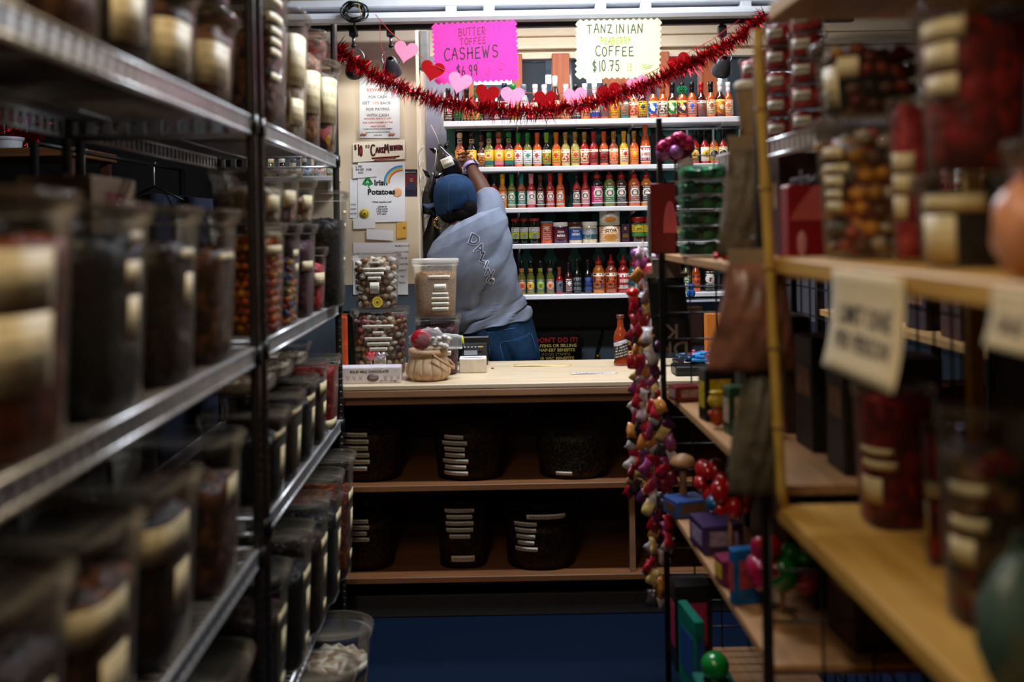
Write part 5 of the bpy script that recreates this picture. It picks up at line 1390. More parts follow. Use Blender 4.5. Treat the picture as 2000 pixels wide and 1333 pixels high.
def wire_unit(y0, y1, zs, label, x_out=XA, depth=SD, mirror=False):
    t = thing('wire_shelving_unit', label, 'shelving', (x_out-SD/2, (y0+y1)/2, 0), group='wire shelving along the aisle')
    L_ = y1-y0; dm = deck_mesh(L_-.03); em = edge_mesh(L_-.03); ee = edge_mesh(SD)
    for sx in (-1, 1):
        for sy in (-1, 1):
            po = link('post', _pm, M_post, t, (sx*(SD/2-.0), sy*(L_/2-.013), 0))
            for z in zs: link('shelf_clip', _clip, M_blackplastic, po, (0, 0, z))
    for z in zs:
        dk = link('wire_deck', dm, M_chrome, t, (0, 0, z))
        for sx in (-1, 1): link('edge_truss', em, M_chrome, dk, (sx*SD/2, 0, 0))
        for sy in (-1, 1): link('end_truss', ee, M_chrome, dk, (0, sy*(L_/2-.015), 0), (0, 0, pi/2))
    return t
ZA = [.29, .79, 1.29, 1.865]; ZBs = [.29, .84, 1.295, 1.865]
wire_unit(0.98, 2.49, ZA, 'chrome wire shelving unit nearest the camera, full of clear tubs')
wire_unit(2.545, 3.885, ZBs, 'chrome wire shelving unit beside the counter, full of clear tubs')

# ---- tubs on the wire shelving: (y centre, width along aisle, depth, height, contents, fill, strips)
rr = random.Random(21)
LBL = [(.62, .80, .55), (.40, .58, .5)]
def strips_for(h, spec, off=0.0):
    out = []
    for q in spec:
        z0, z1, hw = q[0]*h, q[1]*h, q[2]
        out.append((z0, z1, hw, (q[3] if len(q) > 3 else off), q[4] if len(q) > 4 else M_cream_label))
    return out
LV = {'A3': (1.865, 'top', 'near'), 'A2': (1.29, 'middle', 'near'), 'A1': (.79, 'low', 'near'), 'A0': (.29, 'bottom', 'near'), 'B3': (1.865, 'top', 'far'), 'B2': (1.295, 'middle', 'far'), 'B1': (.84, 'low', 'far'), 'B0': (.29, 'bottom', 'far')}
WORDS = dict(choc='dark chocolates', nuts='mixed nuts', brown='brown clusters', rust='rust coloured snacks', black='black liquorice', red='red gummies', pink='pink gummies', corn='orange candies', rain='rainbow candies', mix='assorted candies', mixd='dark assorted candies', tan='tan sprinkles', plum='plum bits', cream='cream candies', green='green sweets', tea='tea', herb='herbs')
cnt = {}
def ltub(lv, y, w, d, h, bits, fill, spec, xo=0.0, z=None, e=4.5, taper=.12, row='front', shell=None, pieces=None, rot=0.0, extra=''):
    zz, nm, un = LV[lv]
    k = (lv, row); cnt[k] = cnt.get(k, 0)+1
    lab = '%stub of %s, %s in the %s row, %s wire shelf of %s unit' % (extra, WORDS[bits], ORD[cnt[k]-1], row, nm, un)
    x = XA - d/2*1.085 + .025 + xo
    return tub(lab, (x, y, (zz+.0025) if z is None else z), d, w, h, bits, fill, e, taper, strips=strips_for(h, spec), face=-.45, rotz=rot, shell=shell, pieces=pieces, group='tubs on the wire shelving')
CL4 = [(.62, .76, .42), (.40, .60, .5), (.18, .36, .42)]
# near unit, middle shelf (tubs at eye height)
ltub('A2', 1.30, .24, .24, .345, 'rust', .80, [(.56, .78, .62, -.1), (.26, .54, .6, -.1)])
ltub('A2', 1.60, .26, .25, .335, 'black', .82, [(.80, .86, .2, .55), (.60, .72, .25, .5), (.33, .55, .2, .55)])
ltub('A2', 1.90, .22, .24, .335, 'choc', .78, [(.70, .76, .3, .4), (.42, .62, .2, .5)])
ltub('A2', 2.20, .24, .25, .335, 'brown', .72, [(.66, .71, .4, .35)])
# second row of the near unit's middle shelf
for y, b in ((1.35, 'nuts'), (1.95, 'choc')):
    ltub('A2', y, .2, .17, .30, b, .7, [(.5, .7, .4)], xo=-.27, row='back')
for k, (y, z, w, h, c) in enumerate(((2.24, 1.2925, .28, .28, (150, 116, 88)), (2.24, 1.5735, .27, .13, (168, 138, 110)))):
    t = thing('cardboard_box', ('brown carton at the back of the near middle wire shelf', 'smaller brown carton stacked on the carton behind the tubs')[k], 'box', (-.915, y, z))
    MB().box((0, 0, h/2), (.16, w, h), ch=.004).build('carton', mat('card_%d' % k, c, rough=.8, var=.08), t)
    MB().box((0, 0, h+.0006), (.05, w*1.0, .001)).build('tape', mat('parcel_tape', (176, 150, 110), rough=.3), t)
    MB().box((.0806, 0, h*.6), (.001, w*.4, h*.3)).build('red_print', mat('red_print', (150, 60, 56), rough=.7, var=.3, scale=60), t)
# near unit, top shelf
for y, w, h, b, f, sp in ((1.20, .22, .34, 'cream', .8, [(.10, .55, .7)]), (1.45, .2, .36, 'nuts', .85, [(.6, .8, .4)]), (1.69, .2, .34, 'choc', .8, [(.40, .6, .4, .1), (.08, .36, .4)]), (1.93, .21, .20, 'brown', .7, [(.1, .55, .6)]), (2.22, .24, .2, 'nuts', .75, [(.15, .6, .6)])):
    ltub('A3', y, w, .22, h, b, f, sp)
for y, h, z in ((1.93, .2, 2.0685), (2.22, .22, 2.0685)):
    ltub('A3', y, .2, .2, h, 'choc', .7, [(.3, .6, .5)], z=z, row='upper')
for y in (1.35, 1.8, 2.2): ltub('A3', y, .2, .18, .3, 'choc', .8, [(.4, .6, .4)], xo=-.24, row='back')
# near unit, low shelf
ltub('A1', 1.26, .26, .27, .34, 'choc', .74, [(.52, .62, .7), (.10, .44, .4, .25)])
ltub('A1', 1.54, .25, .26, .335, 'brown', .72, [(.55, .72, .55), (.16, .46, .36, .25)], extra='')
ltub('A1', 1.86, .28, .28, .325, 'choc', .8, [(.62, .82, .55, .0), (.28, .54, .28, .35)])
ltub('A1', 2.21, .25, .25, .33, 'brown', .7, [(.55, .75, .3, .35)])
for y in (1.4, 1.78, 2.15): ltub('A1', y, .22, .15, .31, 'choc', .7, [(.5, .7, .4)], xo=-.29, row='back')
# near unit, bottom shelf
ltub('A0', 1.55, .3, .28, .30, 'choc', .6, [(.3, .6, .5)]); ltub('A0', 1.92, .3, .3, .29, 'black', .55, [(.4, .6, .4)]); ltub('A0', 2.25, .28, .28, .31, 'choc', .6, [(.4, .6, .4)])
# far unit, top shelf: tall tubs with many strips
ltub('B3', 2.84, .30, .26, .42, 'brown', .74, [(.80, .85, .32, .0), (.68, .74, .42, 0), (.60, .65, .32, 0), (.53, .58, .32, 0), (.46, .51, .32, 0), (.30, .35, .3, 0)])
ltub('B3', 3.18, .24, .25, .40, 'cream', .8, [(.4, .8, .5), (.1, .3, .4)]); ltub('B3', 3.46, .2, .24, .36, 'nuts', .85, [(.3, .7, .5)]); ltub('B3', 3.71, .22, .25, .33, 'mix', .85, [(.3, .8, .5)], xo=.02)
ltub('B3', 3.71, .18, .18, .11, 'red', .7, [], z=2.1985, xo=-.02, row='upper')
# far unit, middle shelf
orange_pcs = [mat('candy_orange', (214, 96, 26), rough=.35), mat('candy_amber', (224, 150, 40), rough=.35), mat('candy_rust', (150, 52, 22), rough=.35)]
rain_pcs = [mat('candy_red', (186, 40, 30), rough=.3), mat('candy_yellow', (224, 160, 30), rough=.3), mat('candy_green', (30, 110, 60), rough=.3), mat('candy_blue', (30, 80, 150), rough=.3), MATS['candy_orange'], mat('candy_dark', (34, 20, 18), rough=.3)]
ltub('B2', 2.74, .19, .2, .30, 'corn', .86, [(.72, .80, .5), (.86, .92, .4)], pieces=(.014, orange_pcs))
ltub('B2', 2.98, .21, .22, .30, 'rain', .62, [(.66, .74, .3, .3), (.5, .6, .2, .45)], pieces=(.0125, rain_pcs))
ltub('B2', 3.25, .2, .2, .3, 'plum', .8, [(.5, .6, .4)]); 
ltub('B2', 3.68, .24, .23, .42, 'black', .74, [(.80, .83, .25, .4), (.68, .72, .12, .5), (.38, .42, .12, .5)], xo=.045)
ltub('B2', 2.74, .17, .18, .15, 'cream', .6, [(.2, .5, .4)], z=1.5985, row='upper'); ltub('B2', 2.98, .19, .2, .16, 'mix', .5, [(.3, .6, .4)], z=1.5985, row='upper'); ltub('B2', 3.25, .18, .18, .15, 'cream', .5, [(.3, .6, .4)], z=1.5985, row='upper')
ltub('B2', 3.47, .15, .18, .22, 'pink', .7, [(.4, .6, .4)])
# far unit, low shelf
ltub('B1', 2.74, .2, .22, .24, 'black', .7, [(.72, .8, .4, .2), (.2, .6, .22, .4)]); ltub('B1', 2.98, .2, .22, .25, 'choc', .74, [(.76, .84, .4, .2), (.1, .6, .2, .45)]); ltub('B1', 3.22, .2, .22, .26, 'black', .7, [(.7, .8, .4, .2), (.3, .62, .2, .45)])
ltub('B1', 3.45, .18, .2, .28, 'choc', .75, [(.6, .76, .4, .2), (.3, .5, .25, .4)]); ltub('B1', 3.72, .2, .2, .26, 'red', .84, [(.02, .14, .5)])
for y in (2.86, 3.12, 3.38): 
    ltub('B1', y, .22, .24, .07, 'cream', .5, [], z=1.1225, row='upper', xo=-.05, taper=.05)
# far unit, bottom shelf
for y, h, b, xo in ((2.72, .36, 'choc', 0), (2.98, .39, 'black', .02), (3.24, .41, 'choc', .03), (3.48, .43, 'black', .04), (3.72, .44, 'rust', .05)):
    ltub('B0', y, .22, .25, h, b, .7, [(.62, .72, .35, .3), (.3, .55, .2, .45), (.1, .2, .2, .45)], xo=xo)
for y in (2.8, 3.2, 3.6): ltub('B0', y, .25, .17, .36, 'choc', .7, [(.5, .7, .3)], xo=-.27, row='back'); ltub('B2', y+.02, .22, .17, .34, 'brown', .7, [(.5, .7, .3)], xo=-.26, row='back')
for y in (2.85, 3.25, 3.6): ltub('B3', y, .24, .18, .34, 'nuts', .8, [(.3, .7, .4)], xo=-.25, row='back')
# clear tubs on the floor, poking out from under the bottom shelf
for k, (y, x, b) in enumerate(((3.40, -.545, 'cream'), (3.08, -.555, 'plum'), (2.75, -.56, 'choc'))):
    tub('low clear tub on the carpet under the wire shelving, %s from the counter' % ORD[k], (x, y, .001), .25, .25, .225, b, .5, 2.3, .12, strips=[(.08, .12, .3)], face=-.6, group='tubs on the floor')

# ---- what shows between the shelves further left
M_cloth = mat('black_cloth', (9, 9, 11), rough=.9, var=.2, scale=20, bump=.2)
for k, (px, y, w, m_, lab) in enumerate(((165, 3.6, .40, M_cloth, 'black apron hung beyond the wire shelving'), (300, 4.35, .5, mat('navy_cloth', (12, 20, 44), rough=.9, var=.2, scale=30), 'navy jacket hung beyond the wire shelving'))):
    q = P(px, 300, y)
    t = thing('hanging_garment', lab, 'garment', (q.x, y, 0))
    MB().sheet(lambda u, v: ((u-.5)*w*(1.0+.25*(1-v)), .03*sin(u*19+k)+.01*sin(u*7+v*4), .55+1.2*v-.06*abs(u-.5)*v), 30, 14, th=.006).build('cloth', m_, t)
    MB().tube([(-.16, 0, 1.70), (0, 0, 1.78), (.16, 0, 1.70)], .006, 6).build('hanger', M_black, t)
    MB().tube([(0, 0, 1.78), (0, 0, 1.86), (.0, .02, 1.885), (0, .04, 1.875)], .003, 6).build('hook', M_chrome, t)
t = thing('garment_rail', 'black garment rail beyond the wire shelving', 'rail', (-1.3, 3.0, 0))
qa, qb = P(165, 300, 3.6), P(300, 300, 4.35)
d = (qb-qa); d.z = 0; d.normalize()
a_, b_ = qa-d*.4, qb+d*.4
for q in (a_, b_): MB().tube([(q.x+1.3, q.y-3.0, 0), (q.x+1.3, q.y-3.0, 1.875)], .014, 10).build('upright', M_black, t)
MB().tube([(a_.x+1.3, a_.y-3.0, 1.872), (b_.x+1.3, b_.y-3.0, 1.872)], .008, 10).build('bar', M_black, t)
# far display with tinsel and hearts seen through the gap
q = P(30, 300, 4.5)
t = thing('display_table', 'dim display table far left beyond the shelving', 'table', (q.x, 4.5, 0))
zt = P(30, 296, 4.5).z
MB().box((0, .05, zt-.02), (.7, .5, .04), ch=.004).build('table_top', M_cshelf, t)
for sx in (-.31, .31):
    for sy in (-.16, .26): MB().box((sx, sy, (zt-.04)/2), (.04, .04, zt-.04)).build('leg', M_cin, t)
o = tub('white bucket on the far display table', (P(12, 300, 4.42).x, 4.42, zt+.001), .14, .14, .055, None, .5, 2, .08, shell=mat('white_bucket', (214, 220, 236), rough=.3))
q2 = P(45, 262, 4.5)
t = thing('tinsel_tuft', 'bunch of red tinsel on the far display table', 'garland', (q2.x, 4.5, zt+.001))
tinsel(t, [Vector((q2.x+a, 4.5+.03*sin(a*30), zt+.05+b)) for a, b in ((-.08, -.01), (-.03, .04), (.02, .0), (.06, .05), (.09, .08))], .05, 900, 9, Vector((q2.x, 4.5, zt+.001)), M_tinsel)
for k, (px, py, m_, s, lab) in enumerate(((8, 232, M_redp, .13, 'red paper heart propped on the far display table'), (52, 236, mat('orchid_paper', (226, 110, 190), rough=.6), .08, 'orchid pink paper heart propped on the far display table'))):
    q3 = P(px, py, 4.62)
    t = thing('paper_heart_pick', lab, 'decoration', (q3.x, 4.62, zt+.001))
    MB().prism(heart_pts(s), .003).build('heart', m_, t, (0, 0, q3.z-zt))
    MB().tube([(0, .002, 0), (0, .002, q3.z-zt)], .003, 6).build('stick', M_paper, t)
q3 = P(28, 262, 4.56)
t = thing('snack_packet', 'gold and red packet standing on the far display table', 'packet', (q3.x, 4.56, zt+.001))
MB().box((0, 0, .06), (.05, .03, .13), ch=.006).build('wrapper', print_mat('gold_packet', (196, 150, 80), (170, 50, 50), rows=5, cols=5, thick=.6), t)
MB().box((0, 0, .13), (.052, .006, .014)).build('crimp', mat('gold_foil', (200, 160, 90), rough=.25, metal=.8), t)

# small wall shelf of jars on the partition, seen below the top wire shelf
zj = P(585, 346, 4.6).z
t = thing('jar_shelf', 'short white wall shelf of jars on the partition behind the wire shelving', 'shelf', (-.86, 4.68, zj))
MB().box((0, -.075, -.011), (.36, .15, .022), ch=.002).build('shelf_board', M_white, t)
for s_ in (-.14, .14): MB().box((s_, -.05, -.05), (.014, .09, .06)).build('bracket', M_white, t)
for k in range(6):
    t = thing('spice_jar', 'small clear jar on the short white wall shelf, %s from the aisle' % ORD[k], 'jar', (-.71-k*.058, 4.60, zj+.0005), group='jars on the short wall shelf')
    MB().lathe([(.022, 0), (.024, .004), (.024, .06), (.02, .068)], 14).build('jar_body', sauce(('olive', 'clear', 'slate', 'cream', 'brown', 'olive')[k]), t)
    MB().lathe([(.0235, .066), (.0245, .068), (.0245, .084), (.022, .086)], 14).build('lid', capm(('white', 'cream', 'white', 'grey', 'white', 'cream')[k]), t)
    MB().sheet(lambda u, v: (.0246*cos(-pi/2+.3+(u-.5)*2.4), .0246*sin(-pi/2+.3+(u-.5)*2.4), .014+.036*v), 8, 1, th=.0004).build('label', labm('white', ('green', 'red', 'blue', 'olive', 'brown', 'black')[k], 'plain'), t)
# ------------------------------------------------------------------ things standing on the counter
ZC_ = ZT + .001
def CY(py): return (EYE-ZT)*FPX/(py-VPY)   # depth of a counter-top point at that pixel row
pale_pcs = [mat('candy_cream', (214, 200, 180), rough=.5), mat('candy_tan', (176, 132, 96), rough=.5), mat('candy_white', (228, 224, 218), rough=.5), mat('candy_brown', (110, 70, 48), rough=.5)]
taffy_pcs = [MATS['candy_cream'], mat('candy_rose', (190, 110, 116), rough=.5), mat('candy_grey', (120, 112, 104), rough=.5), MATS['candy_tan'], mat('candy_mauve', (130, 80, 86), rough=.5)]
def ctub(px0, px1, pyt, pyb, Y, z, label, **kw):
    k = PPM(Y); w = (px1-px0)/k/1.085
    x = P((px0+px1)/2, pyb, Y).x
    return tub(label, (x, Y, z), w, w*.95, (pyb-pyt)/k, **kw)
Y1 = 4.38
h1 = (714-590)/PPM(Y1)
w5 = [(.66, .72, .34), (.585, .645, .24)]
def cs(h, *q): return [(a*h, b*h, c, *(r)) for a, b, c, *r in q]
ctub(686, 804, 590, 714, Y1, ZC_, 'wide clear tub of pastel taffies under another tub on counter', bits='cream', fill=.86, e=3.4, taper=.14, face=F, pieces=(.017, taffy_pcs),
     strips=cs(h1, (.72, .77, .55), (.62, .67, .20), (.53, .58, .5), (.45, .50, .42), (.37, .42, .34), (.12, .33, .24, .05)))
h2 = (592-484)/PPM(Y1)
ctub(688, 785, 484, 592, Y1, ZC_+h1+.0005, 'clear tub of cream and brown candies, gold sticker, topping counter stack', bits='cream', fill=.86, e=3.4, taper=.13, face=F, pieces=(.018, pale_pcs),
     strips=cs(h2, (.80, .85, .24), (.68, .74, .5), (.60, .66, .42), (.52, .58, .3), (.28, .48, .22)), sticker=(.13*h2, .024, .12))
Y2 = 4.30; h3 = (733-620)/PPM(Y2)
ctub(808, 903, 620, 733, Y2, ZC_, 'purple-tinted tub with dark sweets under the sprinkle tub', bits='plum', fill=.80, e=3.4, taper=.12, face=F, strips=cs(h3, (.55, .68, .3, .3), (.34, .42, .3, .35), (.2, .27, .3, .35)))
h4 = (622-512)/PPM(Y2)
ctub(806, 898, 512, 622, Y2, ZC_+h3+.0005, 'milky tub of tan sprinkles standing on a purple-tinted tub', bits='tan', fill=.74, e=3.2, taper=.12, face=F, shell=clear_mat('milky_film', (236, 226, 208), body=.16, rough=.2),
     lid_m=M_milky, strips=cs(h4, (.66, .72, .5, .2), (.44, .57, .28, .25), (.36, .42, .38, .25), (.28, .34, .42, .25), (.19, .25, .42, .25), (.10, .16, .4, .25)))
# chocolate box with printed front
Yb = 4.09; q = P(724, 748, Yb)
t = thing('chocolate_box', 'long white box of milk chocolates at the counter edge', 'box', (q.x, Yb, ZC_))
wb_, hb_ = 122/PPM(Yb), 30/PPM(Yb)
MB().box((0, 0, hb_/2), (wb_, .09, hb_), ch=.002).build('carton', mat('white_carton', (216, 206, 202), rough=.55), t)
MB().box((0, 0, hb_+.0006), (wb_*.98, .086, .001)).build('lid_panel', mat('lilac_white', (220, 214, 224), rough=.5), t)
lettering('SOLID MILK CHOCOLATE', 4.6/PPM(Yb)*1.4, mat('brown_ink', (84, 40, 34), var=0), t, (.0, -.0455, hb_*.68), bold=.0003)
lettering('NET WT 1 OZ (28g)', 2.8/PPM(Yb)*1.4, MATS['brown_ink'], t, (wb_*.3, -.0455, hb_*.10))
MB().lathe([(.0001, 0), (1, 0), (1, .001), (.0001, .001)], 20, sx=.024, sy=.0165, M=Matrix.Translation((.015, -.0452, hb_*.36)) @ Matrix.Rotation(pi/2, 4, 'X'), cap=False).build('oval_logo', mat('logo_grey', (112, 92, 92), rough=.5), t)
lettering('Asher', 4/PPM(Yb)*1.4, mat('logo_cream', (206, 190, 180), var=0), t, (.015, -.0466, hb_*.30), shear=.2)
mb = MB()
for s in (-1, 1):
    for k in range(3):
        x = .015+s*(.05+.026*k)
        for q_ in ([(-.008, .008), (0, -.008), (.008, .008)], [(-.006, -.006), (.006, -.008)], [(-.004, .004), (.006, -.002)]): mb.ribbon([(x+a, hb_*.38+b) for a, b in q_], .0012, y=-.0452)
mb.build('sprig_print', mat('pale_red_ink', (190, 120, 112), var=0), t)
# heart lollipops standing behind the box
for px, m1, lab in ((725, 0, 'red polka dot foil heart lollipop'), (744, 1, 'silver and red foil heart lollipop')):
    Yl = 4.16; q = P(px, 696, Yl)
    t = thing('heart_lollipop', lab + ' behind the chocolate box', 'lollipop', (q.x, Yl, ZC_), group='heart lollipops')
    hz = q.z-ZC_
    MB().tube([(0, 0, 0), (0, 0, hz)], .0025, 6).build('stick', M_paper, t)
    pts = heart_pts(25/PPM(Yl), 28); mb = MB()
    vs = [(0, -.012, 0), (0, .012, 0)] + [(a, 0, b) for a, b in pts] + [(a*.72, -.009, b*.72) for a, b in pts] + [(a*.72, .009, b*.72) for a, b in pts]
    n = len(pts); fs = []
    for i in range(n):
        j = (i+1) % n
        fs += [(0, 2+n+i, 2+n+j), (2+n+i, 2+i, 2+j, 2+n+j), (1, 2+2*n+j, 2+2*n+i), (2+2*n+i, 2+2*n+j, 2+j, 2+i)]
    mb.add(vs, fs, 0, True)
    foil = mat('dotted_red_foil', (196, 24, 36), rough=.25, metal=.4) if not m1 else mat('silver_foil', (196, 196, 204), rough=.22, metal=.7)
    mb.build('foil_heart', foil, t, (0, 0, hz))
    md = MB()
    for i in range(-4, 5):
        for j in range(-4, 5):
            a, b = i*.0052+(j % 2)*.0026, j*.0052
            if abs(a)*1.1+abs(b+.002) < .024: md.blob((a, -.0105+abs(a)*.14+abs(b)*.14, b), .0013, 0, 0)
    md.build('foil_dots', M_inkw if not m1 else mat('dotted_red_foil', (196, 24, 36)), t, (0, -.0012, hz))
# little chip-wood basket with handle and a wrapped lollipop
Yk = 4.13; q = P(837, 745, Yk)
t = thing('chip_basket', 'small wooden chip basket with tilted handle on the counter', 'basket', (q.x, Yk, ZC_))
k = PPM(Yk); R0 = 44/k; hk = 60/k
M_chip = wood_mat('chip_wood', (184, 148, 114), (208, 174, 138), axis='Z', rough=.6); M_band = wood_mat('chip_band', (166, 128, 94), (192, 154, 118), axis='X', rough=.6)
n = 14
for i in range(n):   # each bent stave its own piece
    a0, a1 = 2*pi*i/n+.012, 2*pi*(i+1)/n-.012
    def fn(u, v, a0=a0, a1=a1):
        a = a0+(a1-a0)*u; tb = (.78, .90, .98, 1.0, .985, .95, .90, .86, .83, .83, .84); r = R0*tb[min(10, int(v*10+.5))]
        return (r*cos(a), r*sin(a), hk*v*.98)
    MB().sheet(fn, 3, 10, th=.0018).build('stave', M_chip, t)
MB().lathe([(.0001, .002), (R0*.72, .002), (R0*.72, .006), (.0001, .006)], 20, cap=False).build('bottom', M_chip, t)
MB().lathe([(R0*.845, hk*.80), (R0*.88, hk*.80), (R0*.885, hk), (R0*.83, hk), (R0*.845, hk*.8)], 28, cap=False).build('rim_band', M_band, t)
def handle(u, v):
    a = pi*(v); x = R0*1.0*cos(a); 
    return (.02+R0*.05 + (.004 if 0 else 0) + sin(a)*.085, -R0*.95*cos(a), hk*.86 - sin(a)*.062 + (u-.5)*.014)
MB().sheet(handle, 1, 20, th=.002).build('handle', M_band, t)
MB().blob((.025, -R0*.97, hk*.86), .004, 0, 1).build('rivet', M_black, t)
Yo = Yk
q = P(822, 664, Yo-.03)
t = thing('wrapped_candy', 'round red candy in clear wrap in the chip basket', 'candy', (q.x, Yo-.03, ZC_+hk*.7))
MB().lathe([(.0001, -.016), (.036, -.014), (.042, -.004), (.042, .004), (.036, .014), (.0001, .016)], 28, M=Matrix.Translation((0, 0, q.z-t.location.z)) @ Matrix.Rotation(pi/2+.1, 4, 'X'), cap=False).build('red_disc', mat('red_candy_disc', (176, 22, 40), rough=.3, var=.1), t)
rg = []
for j in range(12):
    v = j/11; r = (.052*math.sin(pi*min(1, .08+v*.95)) if v < .55 else .03*(1-v)+.02+.012*(v-.55))
    rg.append([Vector((-.05+.22*v, 0, q.z-t.location.z - .012*v + (.0))) + Vector((0, r*.5*cos(2*pi*i/22), r*sin(2*pi*i/22)))*(1+.16*sin(i*3.3+j*1.7)) for i in range(22)])
MB().loft(rg, cap=False).build('wrap', M_clearbag, t)
mb = MB()
for j in range(26):
    mb.blob((.075+random.uniform(-.03, .045), -.012+random.uniform(-.02, .02), q.z-t.location.z-.006+random.uniform(-.022, .02)), random.uniform(.008, .014), 0, 1, (1.3, 1, .8), None, .2)
mb.build('white_twist', mat('white_film', (214, 206, 200), rough=.35), t)
# card terminal, clipboard clip, small white box
q = P(926, 700, 4.55)
t = thing('card_terminal', 'black card terminal behind the small white box', 'terminal', (q.x, 4.55, ZC_), (0, 0, .1))
MB().box((0, 0, .045), (.13, .10, .09), ch=.008, M=Matrix.Rotation(-.35, 4, 'X')).build('case', M_blackplastic, t)
MB().box((0, .03, .10), (.15, .03, .05), ch=.006).build('back_rest', M_blackplastic, t)
mb = MB()
for i in range(5): mb.box((-.045+i*.016, -.045, .085), (.008, .006, .004))
mb.build('keys', mat('key_white', (220, 220, 226), rough=.3), t)
MB().box((.03, -.045, .085), (.016, .006, .005)).build('amber_key', mat('key_amber', (230, 180, 30), rough=.3), t)
MB().box((-.02, -.053, .06), (.06, .004, .02)).build('display', mat('display_glass', (150, 160, 176), rough=.1), t)
q = P(907, 668, 4.5)
t = thing('marker_pen', 'yellow and black pen leaning by the card terminal', 'pen', (q.x, 4.5, ZC_))
MB().tube([(.012, .0, .0), (-.006, .012, .10)], .006, 8).build('barrel', M_blackplastic, t)
MB().tube([(-.006, .012, .10), (-.012, .016, .135)], .0062, 8).build('yellow_cap', mat('pen_yellow', (220, 206, 40), rough=.4), t)
q = P(924, 730, 4.3)
t = thing('tissue_box', 'small white box with slot beside the purple-tinted tub', 'box', (q.x, 4.33, ZC_))
MB().box((0, 0, .03), (.118, .09, .06), ch=.003).build('carton', mat('cream_carton', (206, 192, 172), rough=.6), t)
MB().box((0, 0, .0606), (.112, .084, .001)).build('lid_panel', M_paper, t)
MB().lathe([(.0001, 0), (1, 0), (1, .0006), (.0001, .0006)], 20, sx=.045, sy=.008, M=Matrix.Translation((0, -.005, .0613)), cap=False).build('slot', M_ink, t)
# big brown sauce bottle and a jar at the far counter end
q = P(1213, 714, 4.45)
t = thing('hot_sauce_bottle', 'tall amber sauce bottle with slanted black label on the counter', 'bottle', (q.x, 4.45, ZC_))
hB = 98/PPM(4.45)
MB().lathe([(.030, 0), (.033, .005), (.033, .012), (.029, .02), (.030, hB*.25), (.033, hB*.5), (.033, hB*.56), (.026, hB*.66), (.015, hB*.76), (.014, hB*.9), (.014, hB*.94)], 20).build('glass_body', mat('amber_glass', (140, 52, 22), rough=.1, var=.2, coat=.7), t)
MB().lathe([(.017, hB*.935), (.018, hB*.94), (.018, hB*.985), (.016, hB)], 16).build('cap', mat('bronze_cap', (120, 70, 56), rough=.3, metal=.5), t)
def lbfn(u, v):
    a = -pi/2+(u-.5)*2.6; z = hB*(.12+.34*v+.10*u); return (.0337*cos(a), .0337*sin(a), z)
MB().sheet(lbfn, 12, 3, th=.0005).build('label', print_mat('slanted_label', (30, 28, 32), (190, 186, 186), rows=6, cols=6, thick=.5, x0=.15, x1=.85, band=[(.75, .95, (170, 160, 168))]), t)
q = P(1236, 706, 4.52)
t = thing('sauce_jar', 'small dark jar behind the amber bottle on the counter', 'jar', (q.x, 4.54, ZC_))
MB().lathe([(.030, 0), (.034, .006), (.034, .06), (.029, .075), (.028, .08)], 20).build('jar_body', sauce('maroon'), t)
MB().lathe([(.031, .079), (.033, .082), (.033, .096), (.03, .098)], 20).build('lid', capm('gold'), t)
MB().sheet(lambda u, v: (.0347*cos(-pi/2+(u-.5)*2.4), .0347*sin(-pi/2+(u-.5)*2.4), .014+.042*v), 10, 1, th=.0004).build('label', labm('black', 'yellow', 'bold'), t)
# papers on the counter
for k, (px, py, w, d, a, m_, lab) in enumerate(((1160, 733, .20, .05, .05, print_mat('stamped_paper', (226, 216, 200), (120, 110, 170), rows=2, cols=9, thick=.4), 'printed paper strip lying near the counter edge'), (1060, 716, .26, .07, -.05, mat('kraft_sheet', (222, 196, 140), rough=.7), 'yellowish paper lying flat on the counter'))):
    Y = CY(py); q = P(px, py, Y)
    ob = MB().sheet(lambda u, v: ((u-.5)*w, (v-.5)*d, .0012+.0015*sin(u*6)), 8, 2, th=.0005).build('paper_sheet', m_, None, (q.x, Y, ZT+.001), (0, 0, a)); tag(ob, lab, 'paper')
ob = MB().box((0, 0, .002), (.012, .006, .004), ch=.001).build('crumb', M_cin, None, (P(962, 721, CY(721)).x, CY(721), ZT+.0005), (0, 0, .4)); tag(ob, 'small dark crumb on the bare counter top', 'crumb')
# things at the counter's end behind the wire shelving
for k, (px, py0, py1, w, m_, lab) in enumerate(((672, 618, 655, .05, (206, 84, 40), 'orange foil packet standing at the counter end'), (674, 655, 698, .03, (224, 140, 96), 'peach candy stick standing at the counter end'), (688, 612, 690, .06, (10, 70, 46), 'dark green box behind the taffy tub'))):
    Y = 4.25+.12*k; q = P(px, py1, Y); h = max(.08, P(px, py0, Y).z-ZC_) 
    t = thing('snack_packet', lab, 'packet', (q.x-.01, Y, ZC_))
    MB().box((0, 0, h/2), (w, .03, h), ch=.006).build('wrapper', mat('packet_%d' % k, m_, rough=.35, var=.25, scale=40), t)
    MB().box((0, 0, h+.004), (w, .004, .012)).build('crimp', mat('packet_%d' % k, m_), t)
